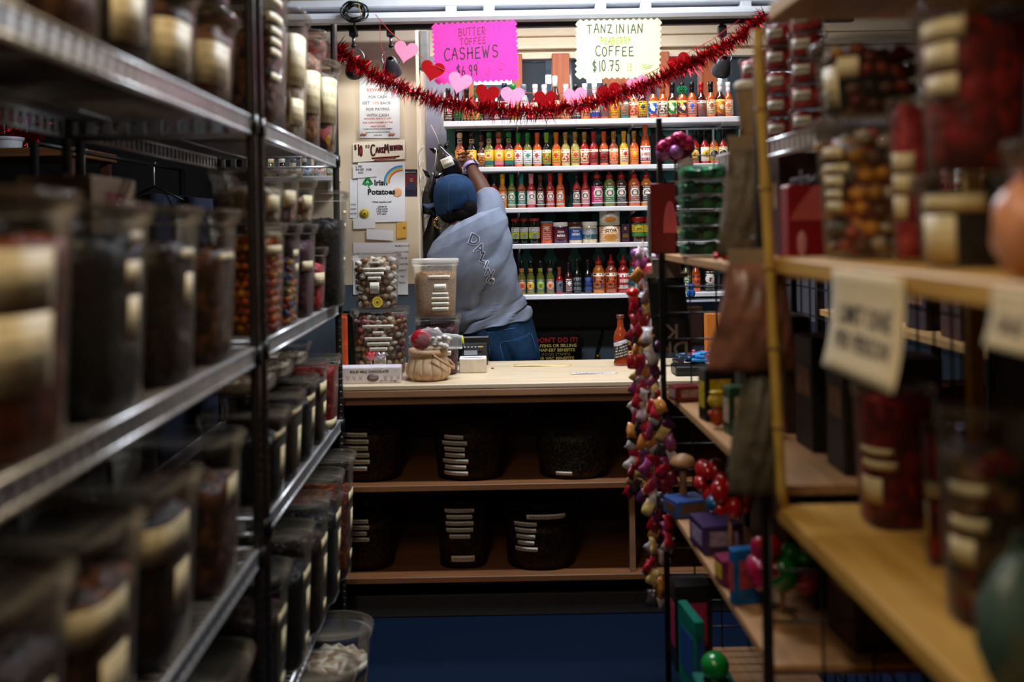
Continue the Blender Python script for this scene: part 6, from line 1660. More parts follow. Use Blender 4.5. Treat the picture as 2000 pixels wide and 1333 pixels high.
# ------------------------------------------------------------------ yellow wooden shelf unit close by
M_pine = wood_mat('yellow_pine', (190, 144, 66), (214, 170, 88), axis='Y', rough=.5)
M_pineu = wood_mat('pine_board', (150, 112, 64), (180, 138, 84), axis='Y', rough=.55)
XRr = 0.60
yu = thing('pine_shelf_unit', 'yellow pine shelf unit close to the camera, stacked with sweet tubs', 'shelving', (XRr+.22, 1.30, 0))
ZY = [.45, .985, 1.505, 2.035]
for z in ZY: MB().box((0, 0, z-.0175), (.44, 1.58, .035), ch=.004).build('shelf_board', M_pine, yu)
for sy in (-1, 1):
    for sx in (-1, 1):
        if sx < 0 and sy > 0: continue
        MB().box((sx*.205, sy*.80, 1.05), (.03, .03, 2.10), ch=.003).build('post', M_pine, yu)
MB().box((.226, 0, 1.05), (.012, 1.56, 2.05)).build('back_panel', mat('dark_back_panel', (30, 22, 18), rough=.7), yu)
a, b = P(1482, 62, 2.09), P(1531, 1035, 2.09)
t = thing('bamboo_pole', 'thin yellow bamboo pole standing at the pine shelf corner', 'pole', (b.x-.008, 2.072, .986))
top = Vector((a.x-b.x, 0, a.z-.986)); bot = Vector((0, 0, 0))
pp = [bot.lerp(top, i/24) for i in range(25)]
MB().tube(pp, [.0105 if i % 4 else .0125 for i in range(25)], 10).build('cane', mat('bamboo', (196, 160, 76), rough=.45, var=.2, scale=14), t)
for i in (4, 8, 12, 16, 20): MB().lathe([(.0115, -.006), (.0145, -.003), (.0145, .003), (.0115, .006)], 12, M=Matrix.Translation(pp[i])).build('node_ring', mat('bamboo_node', (150, 116, 54), rough=.5), t)

def rtub(px0, px1, pyt, pyb, Y, z, label, **kw):
    k = PPM(Y); w = (px1-px0)/k/1.085; x = P((px0+px1)/2, pyb, Y).x
    kw.setdefault('e', 3.2); kw.setdefault('taper', .16); kw.setdefault('face', pi+.75)
    return tub(label, (x, Y, z), w, w, (pyb-pyt)/k, group='tubs on the pine shelves', **kw), x
z1 = ZY[2]+.001
YA = 1.93; hA = (516-243)/PPM(YA)
mix_pcs = [MATS['candy_amber'], mat('candy_pinkish', (196, 100, 92), rough=.4), MATS['candy_cream'], mat('candy_sage', (120, 126, 110), rough=.4), MATS['candy_brown'], mat('candy_gold', (190, 130, 36), rough=.4)]
def fs_(h, *q): return [(a*h, b*h, c, d, M_cream_label) for a, b, c, d in q]
rtub(1600, 1790, 243, 516, YA, z1, 'clear tub of assorted candies under another tub, middle pine shelf', bits='mix', fill=.84, pieces=(.02, mix_pcs), strips=fs_(hA, (.70, .78, .35, -.35), (.60, .66, .42, -.3), (.50, .58, .34, -.35), (.42, .48, .3, -.35), (.33, .40, .3, -.35)))
rtub(1594, 1800, 92, 240, YA, z1+hA+.001, 'clear tub of dark assorted candies topping a stack, middle pine shelf', bits='mixd', fill=.8, pieces=(.018, [MATS['candy_brown'], MATS['candy_rust'], MATS['candy_gold'], MATS['candy_dark'], mat('candy_maroon', (110, 24, 26), rough=.4)]), strips=fs_(.15, (.1, .62, .28, -.4), (.45, .7, .2, .1)))
Yc = 1.72; hC = (527-208)/PPM(Yc)
rtub(1742, 1818, 208, 527, Yc, z1, 'narrow tub of bright red gummies, middle pine shelf', bits='pink', fill=.92, taper=.2, strips=fs_(hC, (.55, .66, .7, 0), (.42, .53, .7, 0), (.26, .40, .5, -.2)))
Yd = 1.52; hD = (545-365)/PPM(Yd)
rtub(1797, 1988, 365, 545, Yd, z1, 'low tub with white labels under the big red tub, middle pine shelf', bits='black', fill=.7, strips=fs_(hD, (.60, .78, .75, 0), (.06, .56, .5, -.35)))
rtub(1800, 2010, 30, 362, Yd, z1+hD+.001, 'big tub of dark red gummies stacked high, middle pine shelf', bits='red', fill=.84, taper=.2, strips=fs_(.26, (.76, .88, .55, -.3), (.6, .74, .45, -.35), (.44, .56, .45, -.35)))
rtub(1985, 2190, 330, 600, 1.2, z1, 'tub of red sweets at the near end of middle pine shelf', bits='red', fill=.8)
z0 = ZY[1]+.001
Ye = 1.95; hE = (1016-742)/PPM(Ye)
rtub(1672, 1822, 742, 1016, Ye, z0, 'red gummy tub at the far end of lower pine shelf', bits='red', fill=.9, strips=fs_(hE, (.52, .57, .55, -.1), (.42, .48, .55, 0), (.18, .36, .4, -.25)))
Yf = 1.71
rtub(1806, 1862, 800, 1080, Yf, z0, 'narrow red gummy tub on the lower pine shelf', bits='red', fill=.9, strips=fs_(.24, (.5, .6, .6, 0), (.2, .46, .2, -.5)))
Yg = 1.47
rtub(1842, 2000, 770, 1185, Yg, z0, 'clear tub of orange and dark candies on the lower pine shelf', bits='mixd', fill=.8, strips=fs_(.31, (.62, .68, .5, 0), (.46, .52, .5, 0), (.3, .42, .4, -.2)))
# crumpled bags at the near end
def soft_bag(name, label, loc, w, d, h, m, rot=(0, 0, 0), seed=1, cat='bag', parts=None):
    rnd = random.Random(seed); rings = []; n = 26
    ph = [rnd.uniform(0, 6) for _ in range(6)]
    for j in range(13):
        v = j/12; s = (.82+.30*sin(pi*min(1, v*1.05)))*(1 if v < .8 else 1-.25*(v-.8)*5); dd = (sin(pi*min(.97, .06+v*.9)))**.6
        rings.append([Vector((w/2*cos(2*pi*i/n)*s*(1+.06*sin(i*1.7+ph[0]+j*.9)), d/2*sin(2*pi*i/n)*dd*(1+.10*sin(i*2.3+ph[1]-j)), h*v+.006*sin(i*1.1+ph[2])*(v > .05))) for i in range(n)])
    t = thing(name, label, cat, loc, rot)
    MB().loft(rings).build('pouch', m, t)
    MB().box((0, 0, h+.008), (w*.72, .006, .03), ch=.002).build('header_crimp', m, t)
    return t
M_peach = mat('peach_film', (206, 140, 104), rough=.35, var=.2, scale=18)
q = P(1985, 560, 1.16)
soft_bag('snack_bag', 'peach coloured bag slumped at the near end of middle pine shelf', (.66, 1.20, z1), .11, .09, .12, M_peach, (0, radians(10), .4), 3)
M_greyteal = mat('grey_green_film', (70, 92, 84), rough=.35, var=.4, scale=14)
q = P(1975, 1230, 1.25)
soft_bag('snack_bag', 'grey green bag at the near end of lower pine shelf', (q.x+.03, 1.26, z0), .17, .10, .17, M_greyteal, (0, radians(8), .5), 5)
# paper notes taped to the shelf edges (on the aisle side, facing the aisle)
M_note = mat('note_paper', (222, 206, 172), rough=.7, var=.03)
def shelf_note(label, y0, y1, z0_, z1_, curl, lines, skew=0.0):
    t = thing('shelf_note', label, 'note', (XRr-.004, (y0+y1)/2, z1_))
    H_ = z1_-z0_; Wd = y1-y0
    MB().sheet(lambda u, v: (-.003-curl*(1-v)**2, (.5-u)*Wd + skew*(1-v), -H_*(1-v)), 6, 10, th=.0006).build('paper', M_note, t)
    MB().box((-.0025, 0, -.005), (.001, .06, .02)).build('tape', M_sleeve, t)
    for k, (txt, zz, sz) in enumerate(lines):
        me = text_mesh(txt, sz, .0006)
        for v in me.vertices:
            a, b_ = v.co.x, v.co.y
            zz_ = -zz + b_; vv = 1+zz_/H_
            v.co = Vector((-.0045-curl*(1-vv)**2, -a + skew*(1-vv), zz_))
        link('lettering', me, M_greyink, t)
    return t
shelf_note('cream paper note hanging from the middle pine shelf edge', 1.42, 1.715, 1.335, 1.497, .03, (('LIMIT ONE', .085, .045), ('PER PERSON', .125, .04)), skew=-.03)
shelf_note('cream note hanging from the pine shelf edge nearest the camera', 1.07, 1.17, 1.43, 1.497, .012, (('SALE', .05, .03),))
# dark tub with lid on the bottom pine shelf
tub('dim clear tub on the bottom pine shelf', (P(1690, 1300, 1.62).x, 1.66, ZY[0]+.001), .2, .2, .20, 'black', .5, 2.4, .12, face=pi+.7)
tub('second dim clear tub on the bottom pine shelf', (P(1690, 1300, 1.62).x+.03, 1.36, ZY[0]+.001), .2, .2, .22, 'choc', .6, 2.4, .12, face=pi+.7)

# ------------------------------------------------------------------ black grid rack with plywood shelves
M_ply = wood_mat('plywood_shelf', (166, 122, 80), (196, 150, 104), axis='Y', rough=.55)
RX0, RX1, RY0, RY1 = .605, 1.04, 2.16, 3.42
gr = thing('grid_rack', 'black wire grid rack with plywood shelves beside the aisle', 'rack', ((RX0+RX1)/2, (RY0+RY1)/2, 0))
ox, oy = (RX0+RX1)/2, (RY0+RY1)/2
ZG = [.12, .615, 1.005, 1.475]
for z in ZG: MB().box((0, 0, z-.011), (RX1-RX0, RY1-RY0, .022), ch=.002).build('shelf_board', M_ply, gr)
for sx in (-1, 1):
    for sy in (-1, 1): MB().box((sx*((RX1-RX0)/2+.008), sy*((RY1-RY0)/2-.01), .97), (.018, .018, 1.94), ch=.002).build('upright', M_black, gr)
def grid(w, h, along_y, step=.09, r=.0032):
    mb = MB()
    for i in range(int(w/step)+1):
        a = -w/2+i*step; p = (0, a) if along_y else (a, 0)
        mb.tube([(p[0], p[1], .1), (p[0], p[1], .1+h)], r, 5)
    for j in range(int(h/step)+1):
        z = .1+j*step
        mb.tube([(0, -w/2, z), (0, w/2, z)] if along_y else [(-w/2, 0, z), (w/2, 0, z)], r, 5)
    return mb
grid(RY1-RY0-.02, 1.8, True).build('back_grid', M_black, gr, ((RX1-RX0)/2+.012, 0, 0))
grid(RX1-RX0, 1.8, False).build('end_grid', M_black, gr, (0, (RY1-RY0)/2, 0))
grid(RX1-RX0, .9, False, .11).build('near_grid', M_black, gr, (0, -(RY1-RY0)/2, -.05))
for z in (1.795,):
    link('wire_shelf', (lambda mb: [mb.tube([(-.14, y*.03, 0), (.14, y*.03, 0)], .002, 4) for y in range(-16, 17)] and mb)(MB()).mesh('wire_shelf'), M_chrome, gr, (.07, -.05, z))
    link('wire_shelf_edge', edge_mesh(.98), M_chrome, gr, (-.07, -.05, z)); link('wire_shelf_edge', edge_mesh(.98), M_chrome, gr, (.21, -.05, z))
def G(px, py, Y): return P(px, py, Y)
zt = ZG[3]+.001
# column of stacked flat tubs with green sweets
q = G(1368, 490, 3.05)
for k in range(6):
    tub('flat clear tub of green foil sweets, %s from the bottom of its stack' % ORD[k], (q.x+.01, 3.05, zt+k*.0465), .15, .15, .046, 'green', .72, 3.0, .08, face=F, n=20, group='stacked green tubs')
# stacked small red tubs on the upper wire shelf
for c, (px, Y, n_, w) in enumerate(((1478, 2.95, 4, .088), (1528, 2.75, 5, .088), (1580, 2.55, 5, .09))):
    x = G(px, 280, Y).x
    x = max(x, ox-.045)
    for k in range(n_):
        tub('small red gummy tub, %s up in the %s stack on grid rack' % (ORD[k], ('far', 'middle', 'near')[c]), (x+.03*c*0, Y, 1.7985+k*.0655), w, w, .065, 'red' if (k+c) % 3 else 'pink', .8, 2.6, .1, face=pi+.9, n=18, strips=[(.02, .045, .5)], group='small red tubs on the grid rack')
# paper cup tub above the hanging bag
t = thing('paper_cup', 'tan paper tub with lid on the grid rack top corner', 'cup', (G(1447, 285, 2.50).x+.03, 2.50, 1.7985))
hc_ = (G(1447, 160, 2.5).z-1.7985)
MB().lathe([(.028, 0), (.030, .002), (.040, hc_-.02), (.041, hc_-.018)], 20).build('cup', mat('tan_paper', (176, 146, 112), rough=.7, var=.1), t)
MB().lathe([(.0425, hc_-.022), (.0435, hc_-.006), (.038, hc_), (.0001, hc_)], 20).build('lid', M_paperc, t)
# red gift bag with heart and pink panel on the upper plywood shelf
q = G(1562, 500, 2.35)
t = thing('gift_bag', 'red and pink gift bag on the upper plywood shelf', 'bag', (q.x+.02, 2.36, zt))
hb2 = .21
MB().box((0, 0, hb2*.45), (.105, .07, hb2*.9), ch=.006).build('bag', mat('red_card', (150, 18, 34), rough=.4, var=.1), t)
MB().prism([(-.05, .105), (.05, .105), (.05, .18), (.01, .19), (-.03, .14)], .002, M=Matrix.Translation((0, -.0375, 0))).build('pink_panel', mat('coral_print', (206, 96, 96), rough=.5), t)
MB().blob((-.022, -.036, .05), .02, 0, 2, (.6, .12, 1.6)).build('white_figure', mat('pale_pink_print', (226, 150, 160), rough=.5), t)
for s in (-.02, .03): MB().tube([(s-.012, -.03, hb2*.88), (s, -.03, hb2*1.05), (s+.012, -.03, hb2*.88)], .003, 6).build('handle', M_black, t)
MB().blob((.02, -.03, .195), .02, 0, 1, (1.2, .7, .8), None, .2).build('black_bow', M_black, t)
for k, (px, Y) in enumerate(((1395, 2.62), (1425, 2.54), (1465, 2.40))):
    q = G(px, 492, Y)
    t = thing('foil_candy', 'red foil candy lying at the upper plywood shelf edge, %s from counter' % ORD[k], 'candy', (q.x+.04, Y, zt), (0, 0, k), 'red foil candies')
    mb = MB(); mb.blob((0, 0, .014), .018, 0, 2, (1.5, .9, .75), None, .05); mb.build('foil', mat('red_foil', (196, 18, 24), rough=.2, metal=.5), t)
    for s in (-1, 1): MB().loft([[Vector((s*.024, .004*cos(a), .014+.004*sin(a))) for a in (0, 1.5, 3, 4.5)], [Vector((s*.04, .014*cos(a), .014+.012*sin(a))) for a in (0, 1.5, 3, 4.5)]]).build('twist', MATS['red_foil'], t)
# hanging bags along the rack's aisle side
def hang(label, px0, px1, py0, py1, Y, m, seed, hook_z=None):
    k = PPM(Y); w = (px1-px0)/k; h = (py1-py0)/k; top = G((px0+px1)/2, py0, Y)
    rnd = random.Random(seed); n = 30; rings = []
    ph = [rnd.uniform(0, 6) for _ in range(5)]
    for j in range(15):
        v = j/14; s = .62+.38*min(1, v*1.3); dd = .045*(sin(pi*min(.98, .04+v*.9)))**.6+.003
        rings.append([Vector((w/2*cos(2*pi*i/n)*s*(1+.05*sin(i*1.3+ph[0]+j*.5)) + .008*sin(v*3+ph[3]), dd*sin(2*pi*i/n)*(1+.18*sin(i*2.1+ph[1]+j*.8)), -h*v)) for i in range(n)])
    t = thing('hanging_bag', label, 'bag', top)
    MB().loft(list(reversed(rings))).build('pouch', m, t)
    MB().box((0, 0, .012), (w*.55, .005, .04), ch=.001).build('header_card', mat('bag_header', (150, 128, 104), rough=.6), t)
    xr = RX0-.004-top.x
    MB().tube([(0, 0, .03), (0, .0, .055), (xr*.5, .0, .062), (xr, .0, .058)], .002, 6).build('hook', M_black, t)
    return t
M_brownbag = mat('brown_net_bag', (110, 96, 80), rough=.6, var=.35, scale=40, bump=.3)
M_greybag = mat('grey_brown_bag', (92, 84, 70), rough=.4, var=.4, scale=24, bump=.3)
M_redbag = mat('reddish_film', (134, 90, 74), rough=.3, var=.5, scale=16, bump=.2)
hang('grey brown bag hung at the upper plywood shelf edge', 1400, 1500, 292, 500, 2.30, M_brownbag, 2)
hang('reddish printed bag hung below the upper plywood shelf', 1385, 1550, 516, 725, 2.12, M_redbag, 4)
hang('grey bag hung lowest beside the bamboo pole', 1425, 1530, 722, 965, 2.14, M_greybag, 6)
# rack-end display: red card, pink arch, foil bow, black flag with letters
q = G(1292, 470, 3.44)
t = thing('valentine_card', 'red card with pink arch standing at the rack end', 'card', (q.x, 3.40, zt), (0, 0, 0))
MB().box((-.0, 0, .12), (.085, .006, .24), ch=.002).build('card', mat('deep_red_card', (120, 10, 20), rough=.4), t)
MB().prism([(.0, .03)] + [(.0+.048*(1-cos(radians(a)))*.5*2*.5, .03+.11*sin(radians(a))) for a in range(0, 181, 12)] + [(.048, .03)], .003, M=Matrix.Translation((-.002, -.0065, .04))).build('pink_arch', mat('pink_arch', (204, 86, 100), rough=.5), t)
MB().box((-.048, -.002, .10), (.012, .012, .22), ch=.003).build('silver_edge', mat('silver_trim', (170, 160, 166), rough=.25, metal=.7), t)
def foil_bow(label, px, py, Y, s, seed, cols, base=None):
    rnd = random.Random(seed); q = G(px, py, Y)
    t = thing('foil_bow', label, 'decoration', (q.x, Y, base if base is not None else q.z-s), group='foil bows on the rack end')
    zc = q.z-t.location.z
    for k in range(11):
        a = rnd.uniform(0, 6.3); el = rnd.uniform(-.7, 1.2)
        c = Vector((cos(a)*cos(el), sin(a)*cos(el)*.6, sin(el)))*s*.55
        mb = MB(); mb.blob(c+Vector((0, 0, zc)), s*rnd.uniform(.28, .5), 0, 2, (1, .7, .8), Matrix.Rotation(rnd.uniform(0, 3), 3, 'Y'), .12)
        mb.build('loop', cols[k % len(cols)], t)
    MB().tube([(0, .0, 0), (0, 0, zc)], .004, 6).build('stem', M_black, t)
    return t
M_mag = mat('magenta_foil', (150, 24, 70), rough=.25, metal=.4, var=.3); M_whitepuff = mat('white_puff', (216, 206, 214), rough=.7); M_wine = mat('wine_foil', (92, 10, 34), rough=.25, metal=.4, var=.3); M_lil = mat('lilac_foil', (150, 90, 150), rough=.3, metal=.3)
foil_bow('magenta foil bow with white puff above the red card', 1318, 292, 3.40, .075, 4, [M_mag, M_wine, M_lil, M_wine, M_mag], zt)
MB().blob((.03, -.02, .30), .028, 0, 2, (1, .8, 1.2), Matrix.Rotation(.5, 3, 'Y')).build('white_puff', M_whitepuff, COL.objects['foil_bow'])
q = G(1300, 540, 3.46)
t = thing('black_banner', 'black banner with upside-down white letters hung at rack end', 'banner', (q.x, 3.45, q.z))
MB().sheet(lambda u, v: ((u-.5)*.13+.02*(1-v), .008*sin(u*5+v*3), -.265*(1-v)), 8, 10, th=.004).build('cloth', mat('banner_black', (12, 11, 13), rough=.6), t)
for s_, x, z in (('K', .015, -.165), ('DK', .02, -.225)):
    lettering(s_, .075, mat('banner_letter', (150, 140, 136), rough=.6), t, (x, -.011, z), rot=(pi/2, pi, 0), bold=.0008)
MB().box((0, 0, .004), (.15, .012, .016)).build('top_bar', mat('grey_clip', (150, 140, 136), rough=.5), t)
MB().box((.0, .0, .035), (.10, .01, .055), ch=.002).build('price_card', mat('grey_card', (150, 136, 128), rough=.6), t)
# clip strips of small sweet packets at the rack end
pk_cols = [(170, 20, 40), (210, 200, 205), (150, 60, 110), (200, 130, 60), (120, 16, 30), (190, 160, 170), (90, 40, 90), (220, 190, 120), (190, 40, 60), (60, 50, 60)]
pkm = [mat('packet_film_%d' % i, c, rough=.3, var=.35, scale=50, coat=.3) for i, c in enumerate(pk_cols)]
pkmesh = []
for i in range(4):
    rnd = random.Random(i); rings = []
    for j in range(5):
        v = j/4; d = .007*sin(pi*v)+.0008; w = .017*(1+.25*rnd.uniform(-1, 1))
        rings.append([Vector((w*cos(2*pi*a/10), d*sin(2*pi*a/10), -.055*v+.003*rnd.uniform(-1, 1))) for a in range(10)])
    pkmesh.append(MB().loft(list(reversed(rings))).mesh('sweet_packet'))
rnd = random.Random(77)
for k, (px, py0, py1, Y) in enumerate(((1256, 486, 1000, 3.50), (1243, 560, 960, 3.56), (1272, 640, 1180, 3.46), (1290, 760, 1060, 3.40))):
    q0_, q1_ = G(px, py0, Y), G(px+(10 if k != 1 else -2), py1, Y); Lg = q0_.z-q1_.z
    t = thing('sweet_strip', 'hanging strip of red, pink and white sweet packets, %s from the camera side' % ORD[k], 'sweets', q0_, group='strips of sweet packets at the rack end')
    MB().tube([(0, .0, .03), ((q1_.x-q0_.x)/2, 0, -Lg/2), (q1_.x-q0_.x, 0, -Lg)], .003, 5).build('strip', mat('strip_plastic', (160, 140, 120), rough=.4), t)
    n = int(Lg/.024)
    for j in range(n):
        f = j/n
        link('sweet_packet', pkmesh[rnd.randrange(4)], pkm[rnd.randrange(len(pkm))], t, ((q1_.x-q0_.x)*f+rnd.uniform(-.018, .018), rnd.uniform(-.02, .0), -Lg*f+rnd.uniform(-.006, .006)), (rnd.uniform(-.4, .3), rnd.uniform(-.7, .7), rnd.uniform(-.8, .8)))
    MB().tube([(0, 0, .03), ((RX0-q0_.x)*.5, (RY1-Y)*.5-.01, .045), (RX0-q0_.x, RY1-Y-.012, .03)], .0022, 6).build('hook', M_black, t)
foil_bow('pink foil bow with white tips on the top of sweet strip', 1258, 510, 3.52, .06, 8, [M_whitepuff, M_mag, M_lil, M_mag])
# lit red ornament
q = G(1236, 572, 3.5)
ob = MB().lathe([(.001, -.016), (.018, -.012), (.026, -.002), (.022, .008), (.010, .016), (.002, .02)], 18).build('red_ornament', mat('shiny_red', (226, 26, 14), rough=.12, coat=.8), None, q); tag(ob, 'shiny red ornament hanging among the sweet strips', 'ornament')
# ---- goods on the plywood shelves
def carton(label, px, py, Y, w, d, h, z, c, rot=0.0, deco=None, name='toy_box', cat='box'):
    q = G(px, py, Y); t = thing(name, label, cat, (max(q.x, RX0+.5*w*.7), Y, z), (0, 0, rot))
    MB().box((0, 0, h/2), (w, d, h), ch=.003).build('carton', mat('carton_%d_%d_%d' % c, c, rough=.4, var=.25, scale=25), t)
    if deco:
        MB().box((0, -d/2-.0006, h*.55), (w*.7, .001, h*.5)).build('front_print', mat('print_%d_%d_%d' % deco, deco, rough=.5, var=.3, scale=60), t)
        MB().box((-w/2-.0006, 0, h*.5), (.001, d*.7, h*.5)).build('side_print', MATS['print_%d_%d_%d' % deco], t)
    return t
zm = ZG[2]+.001
carton('red and black packet at the far end of middle plywood shelf', 1342, 780, 3.22, .11, .07, .05, zm, (110, 14, 24), .2, (150, 120, 116))
t = carton('black box with yellow figure on the middle plywood shelf', 1400, 800, 2.9, .09, .06, .15, zm, (12, 16, 14), .15, (190, 160, 30))
carton('green edged box on the middle plywood shelf', 1450, 810, 2.7, .09, .06, .13, zm, (24, 60, 34), .1, (170, 150, 130))
q = G(1395, 800, 2.78)
t = thing('toy_figure', 'small orange toy figure on the middle plywood shelf', 'toy', (max(q.x, RX0+.03), 2.78, zm))
mb = MB(); mb.blob((0, 0, .03), .02, 0, 2, (1, .8, 1.4)); mb.blob((0, 0, .075), .022, 1, 2, (1.2, .9, 1)); mb.blob((-.018, 0, .04), .009, 0, 1); mb.blob((.018, 0, .04), .009, 0, 1); mb.blob((0, 0, .098), .014, 1, 2, (1.6, 1, .5))
mb.build('figure', [mat('toy_orange', (176, 66, 20), rough=.35), mat('toy_yellow', (196, 160, 36), rough=.35)], t)
q = G(1420, 850, 2.52)
t = thing('candy_cane_stick', 'red and white striped stick on the middle plywood shelf', 'candy', (max(q.x, RX0+.03), 2.50, zm))
for j in range(8): MB().lathe([(.011, 0), (.011, .0125)], 12, c=(0, 0, j*.0125)).build('stripe', M_redp if j % 2 else M_paper, t)
zl = ZG[1]+.001
carton('blue lidded box overhanging the lower plywood shelf corner', 1305, 1030, 3.30, .12, .10, .055, zl, (52, 84, 150), .3, (100, 70, 50))
carton('purple box on the lower plywood shelf', 1400, 1120, 2.95, .12, .14, .085, zl, (60, 40, 84), .1, (150, 130, 160))
carton('rainbow striped box on the lower plywood shelf', 1440, 1160, 2.66, .10, .07, .07, zl, (120, 30, 70), .1, (200, 170, 40))
carton('bright blue card box on the lower plywood shelf', 1465, 1200, 2.52, .10, .03, .14, zl, (14, 92, 150), .25, (170, 60, 60))
def toy_cluster(label, px, py, Y, z, cols, n, s, seed, h=.12):
    rnd = random.Random(seed); q = G(px, py, Y)
    t = thing('balloon_toy', label, 'toy', (max(q.x, RX0+s*1.6), Y, z), group='balloon toys on the lower shelf')
    MB().tube([(0, 0, 0), (0, 0, h)], .006, 8).build('stick', mat('toy_stick', (176, 140, 106), rough=.5), t)
    MB().lathe([(.028, 0), (.03, .003), (.03, .009), (.008, .012)], 16).build('foot', mat('toy_stick', (176, 140, 106)), t)
    for k in range(n):
        a = rnd.uniform(0, 6.3); c = Vector((cos(a)*s*.9, sin(a)*s*.5, h+rnd.uniform(-.7, .9)*s))
        MB().blob(c, s*rnd.uniform(.35, .6), 0, 2, (1, 1, 1.3), Matrix.Rotation(rnd.uniform(0, 3), 3, 'X')).build('bulb', cols[k % len(cols)], t)
    return t
cr, cb, cg, cm = mat('toy_red', (176, 18, 24), rough=.18, coat=.6), mat('toy_blue', (10, 80, 130), rough=.2, coat=.5), mat('toy_green', (20, 130, 50), rough=.2, coat=.5), mat('toy_magenta', (170, 20, 80), rough=.2, coat=.6)
toy_cluster('cluster of red balloon shapes on a stick, far plywood shelf end', 1372, 1000, 3.05, zl, [cr, cr, cb, cr], 12, .055, 3, .17)
toy_cluster('cluster of red bulbs with blue bead beside purple box', 1412, 1010, 2.86, zl+0, [cr, cr, cr, cb], 9, .05, 5, .17)
toy_cluster('cluster of magenta and green balloon shapes, near plywood shelf end', 1465, 1060, 2.42, zl, [cm, cm, cg, cm, cr], 14, .062, 7, .13)
q = G(1315, 940, 3.36)
t = thing('mushroom_stand', 'wooden mushroom shaped stand at the rack corner', 'toy', (max(q.x, RX0+.04), 3.34, zl))
MB().lathe([(.022, 0), (.014, .02), (.012, .10), (.016, .15)], 14).build('stalk', mat('stand_wood', (140, 96, 66), rough=.5), t)
MB().lathe([(.016, .148), (.042, .150), (.046, .16), (.034, .178), (.012, .188), (.001, .19)], 18).build('dome', mat('stand_wood_light', (170, 124, 84), rough=.5), t)
zb_ = ZG[0]+.001
t = thing('green_ball', 'glossy green ball on the bottom plywood shelf', 'ball', (G(1395, 1230, 2.8).x, 2.8, zb_+.17))
mb = MB().blob((0, 0, .04), .04, 0, 3); mb.build('ball', cg, t)
MB().box((0, 0, -.085), (.11, .11, .17), ch=.004).build('box_below', mat('teal_box', (12, 96, 84), rough=.45), t); MB().lathe([(.03, 0), (.034, .002), (.03, .012)], 16).build('ring', M_black, t)
carton('teal book on the bottom plywood shelf', 1345, 1290, 3.1, .03, .18, .25, zb_, (14, 110, 94), .1, (30, 70, 140))
carton('dark box with pink top on the bottom plywood shelf', 1350, 1230, 3.28, .12, .10, .28, zb_, (22, 20, 24), 0, (170, 40, 80))
carton('blue and white tin box on the bottom plywood shelf', 1440, 1300, 2.55, .14, .12, .14, zb_, (20, 80, 140), .2, (190, 190, 200))
carton('orange print box on the bottom plywood shelf', 1480, 1310, 2.34, .12, .12, .2, zb_, (110, 60, 26), .1, (160, 120, 50))
rnd = random.Random(15)
for lv, z in ((2, zm), (1, zl), (3, zt)):
    for k in range(5 if lv < 3 else 3):
        c = rnd.choice([(44, 22, 16), (26, 18, 18), (60, 34, 20), (30, 24, 30), (56, 18, 18)])
        w, h = rnd.uniform(.13, .2), rnd.uniform(.16, .30)
        t = thing('goods_box', 'dark carton at the back of %s plywood shelf, %s from the camera' % (('', 'lower', 'middle', 'upper')[lv], ORD[k]), 'box', (.905, 2.29+k*.235, z), (0, 0, rnd.uniform(-.06, .06)), 'dark cartons on the grid rack')
        MB().box((0, 0, h/2), (.22, w, h), ch=.004).build('carton', mat('dark_carton_%d_%d_%d' % c, c, rough=.6, var=.3, scale=20), t)
        MB().box((-.1106, 0, h*.6), (.001, w*.7, h*.25)).build('front_print', mat('dim_print', (120, 84, 54), rough=.6, var=.4, scale=40), t)
# ---- till and clutter at the counter's far end, glimpsed through the rack
q = G(1358, 690, 4.42)
t = thing('till_monitor', 'black till screen on the counter seen through the grid rack', 'monitor', (q.x, 4.46, ZC_), (0, 0, .1))
MB().box((0, 0, .008), (.16, .14, .016), ch=.004).build('foot', M_blackplastic, t)
MB().tube([(0, .02, .01), (0, .03, .14)], .016, 10).build('stand', M_blackplastic, t)
MB().box((0, 0, .19), (.27, .03, .20), ch=.008).build('screen_case', M_blackplastic, t)
MB().box((0, -.0158, .19), (.25, .001, .17)).build('screen', mat('dark_screen', (20, 24, 32), rough=.08, coat=.8), t)
MB().box((0, -.017, .28), (.24, .003, .010), ch=.001).build('light_strip', mat('pale_strip', (190, 200, 220), rough=.3), t)
q = G(1395, 600, 4.3)
t = thing('candy_carton', 'orange printed carton standing beside the till screen', 'box', (q.x, 4.28, ZC_))
MB().box((0, 0, .12), (.09, .05, .24), ch=.003).build('carton', print_mat('orange_carton_print', (206, 120, 40), (120, 50, 24), rows=6, cols=5, thick=.6), t)
MB().box((0, -.0256, .06), (.07, .001, .07)).build('white_panel', M_paper, t)
for k, (px, py, Y, r, c, lab) in enumerate(((1350, 735, 4.15, .05, 'toy_blue', 'heap of blue wrapped candies in a tray behind the rack'), (1375, 665, 4.2, .05, 'pinkfoil', 'heap of pink wrapped candies in a dish behind the rack'))):
    q = G(px, py, Y); rnd = random.Random(k)
    t = thing('candy_tray', lab, 'tray', (q.x, Y, ZC_))
    m_ = mat('sky_wrap', (50, 130, 190), rough=.3, var=.3) if k == 0 else mat('pink_wrap', (200, 90, 140), rough=.3, var=.3)
    MB().box((0, 0, .02), (.15, .12, .04), ch=.006).build('tray', M_paper if k else M_blackplastic, t)
    for j in range(16): MB().box((rnd.uniform(-.06, .06), rnd.uniform(-.05, .05), .055+rnd.uniform(-.01, .03)), (.04, .02, .012), ch=.003, M=None).build('wrapped_candy', m_, t, None, (rnd.uniform(-.1, .1), rnd.uniform(-.1, .1), rnd.uniform(-.3, .3)))
q = G(1342, 566, 4.42)
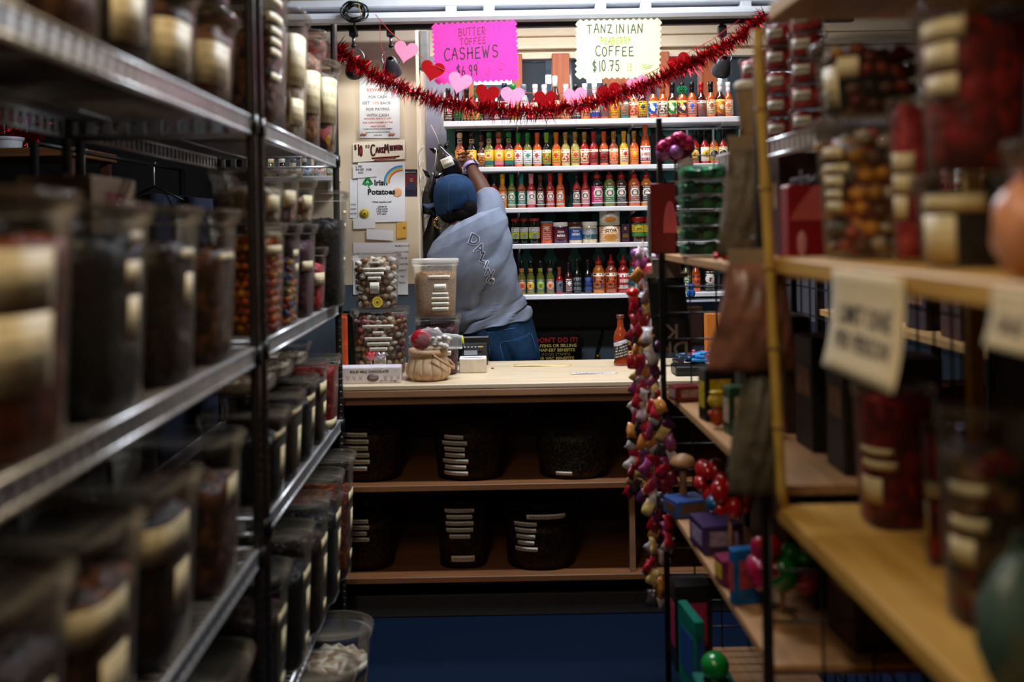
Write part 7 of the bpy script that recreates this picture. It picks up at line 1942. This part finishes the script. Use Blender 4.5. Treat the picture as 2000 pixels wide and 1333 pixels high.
t = thing('blue_figurine', 'small blue figurine sitting on the till screen', 'toy', (G(1350, 585, 4.46).x, 4.462, ZC_+.2915))
mb = MB(); mb.blob((0, 0, .022), .02, 0, 2, (1, .8, 1.1)); mb.blob((0, 0, .05), .014, 0, 2); mb.blob((-.012, 0, .066), .005, 0, 1); mb.blob((.012, 0, .066), .005, 0, 1); mb.build('figure', mat('figurine_blue', (20, 90, 180), rough=.3), t)
# dim shelves of goods further back on the far right
t = thing('back_rack', 'dim black rack of goods behind the grid rack', 'rack', (1.62, 3.2, 0))
for z in (.3, .75, 1.2, 1.62): MB().box((0, 0, z), (.5, 1.9, .025), ch=.002).build('shelf_board', M_pineu, t)
for sx in (-.24, .24):
    for sy in (-.94, .94): MB().box((sx, sy, .95), (.03, .03, 1.9)).build('upright', M_black, t)
rnd = random.Random(5)
for lv, z in enumerate((.3125, .7625, 1.2125)):
    for k in range(6):
        c = rnd.choice([(90, 40, 24), (60, 30, 24), (110, 70, 30), (40, 30, 40), (100, 30, 30)])
        w, h = rnd.uniform(.1, .2), rnd.uniform(.12, .3)
        t = thing('snack_box', 'dim carton on the dark back rack, %s along on its %s shelf' % (ORD[k], ('lowest', 'middle', 'upper')[lv]), 'box', (1.52+rnd.uniform(-.02, .02), 2.42+k*.30, z+.0005), (0, 0, rnd.uniform(-.15, .15)), 'cartons on the back rack')
        MB().box((0, 0, h/2), (.2, w, h), ch=.004).build('carton', mat('dim_carton_%d_%d_%d' % c, c, rough=.6, var=.3, scale=20), t)
        MB().box((-.1006, 0, h*.6), (.001, w*.7, h*.3)).build('front_print', mat('dim_print', (150, 110, 70), rough=.6, var=.4, scale=40), t)
for k in range(7):
    x, y = 1.40, 2.5+k*.13
    t = thing('syrup_bottle', 'dark syrup bottle on the back rack top, %s from camera side' % ORD[k], 'bottle', (x, y, 1.633), group='syrup bottles on the back rack')
    MB().lathe([(.032, 0), (.035, .006), (.035, .14), (.018, .18), (.014, .21), (.014, .23)], 14).build('glass_body', sauce(('black', 'maroon', 'brown')[k % 3]), t)
    MB().lathe([(.016, .225), (.016, .25), (.012, .252)], 12).build('cap', capm(('white', 'black', 'red')[k % 3]), t)
    MB().sheet(lambda u, v: (.0357*cos(pi+.5+(u-.5)*2.4), .0357*sin(pi+.5+(u-.5)*2.4), .03+.08*v), 8, 1, th=.0004).build('label', labm(('white', 'pink', 'cream')[k % 3], 'red', 'bold'), t)
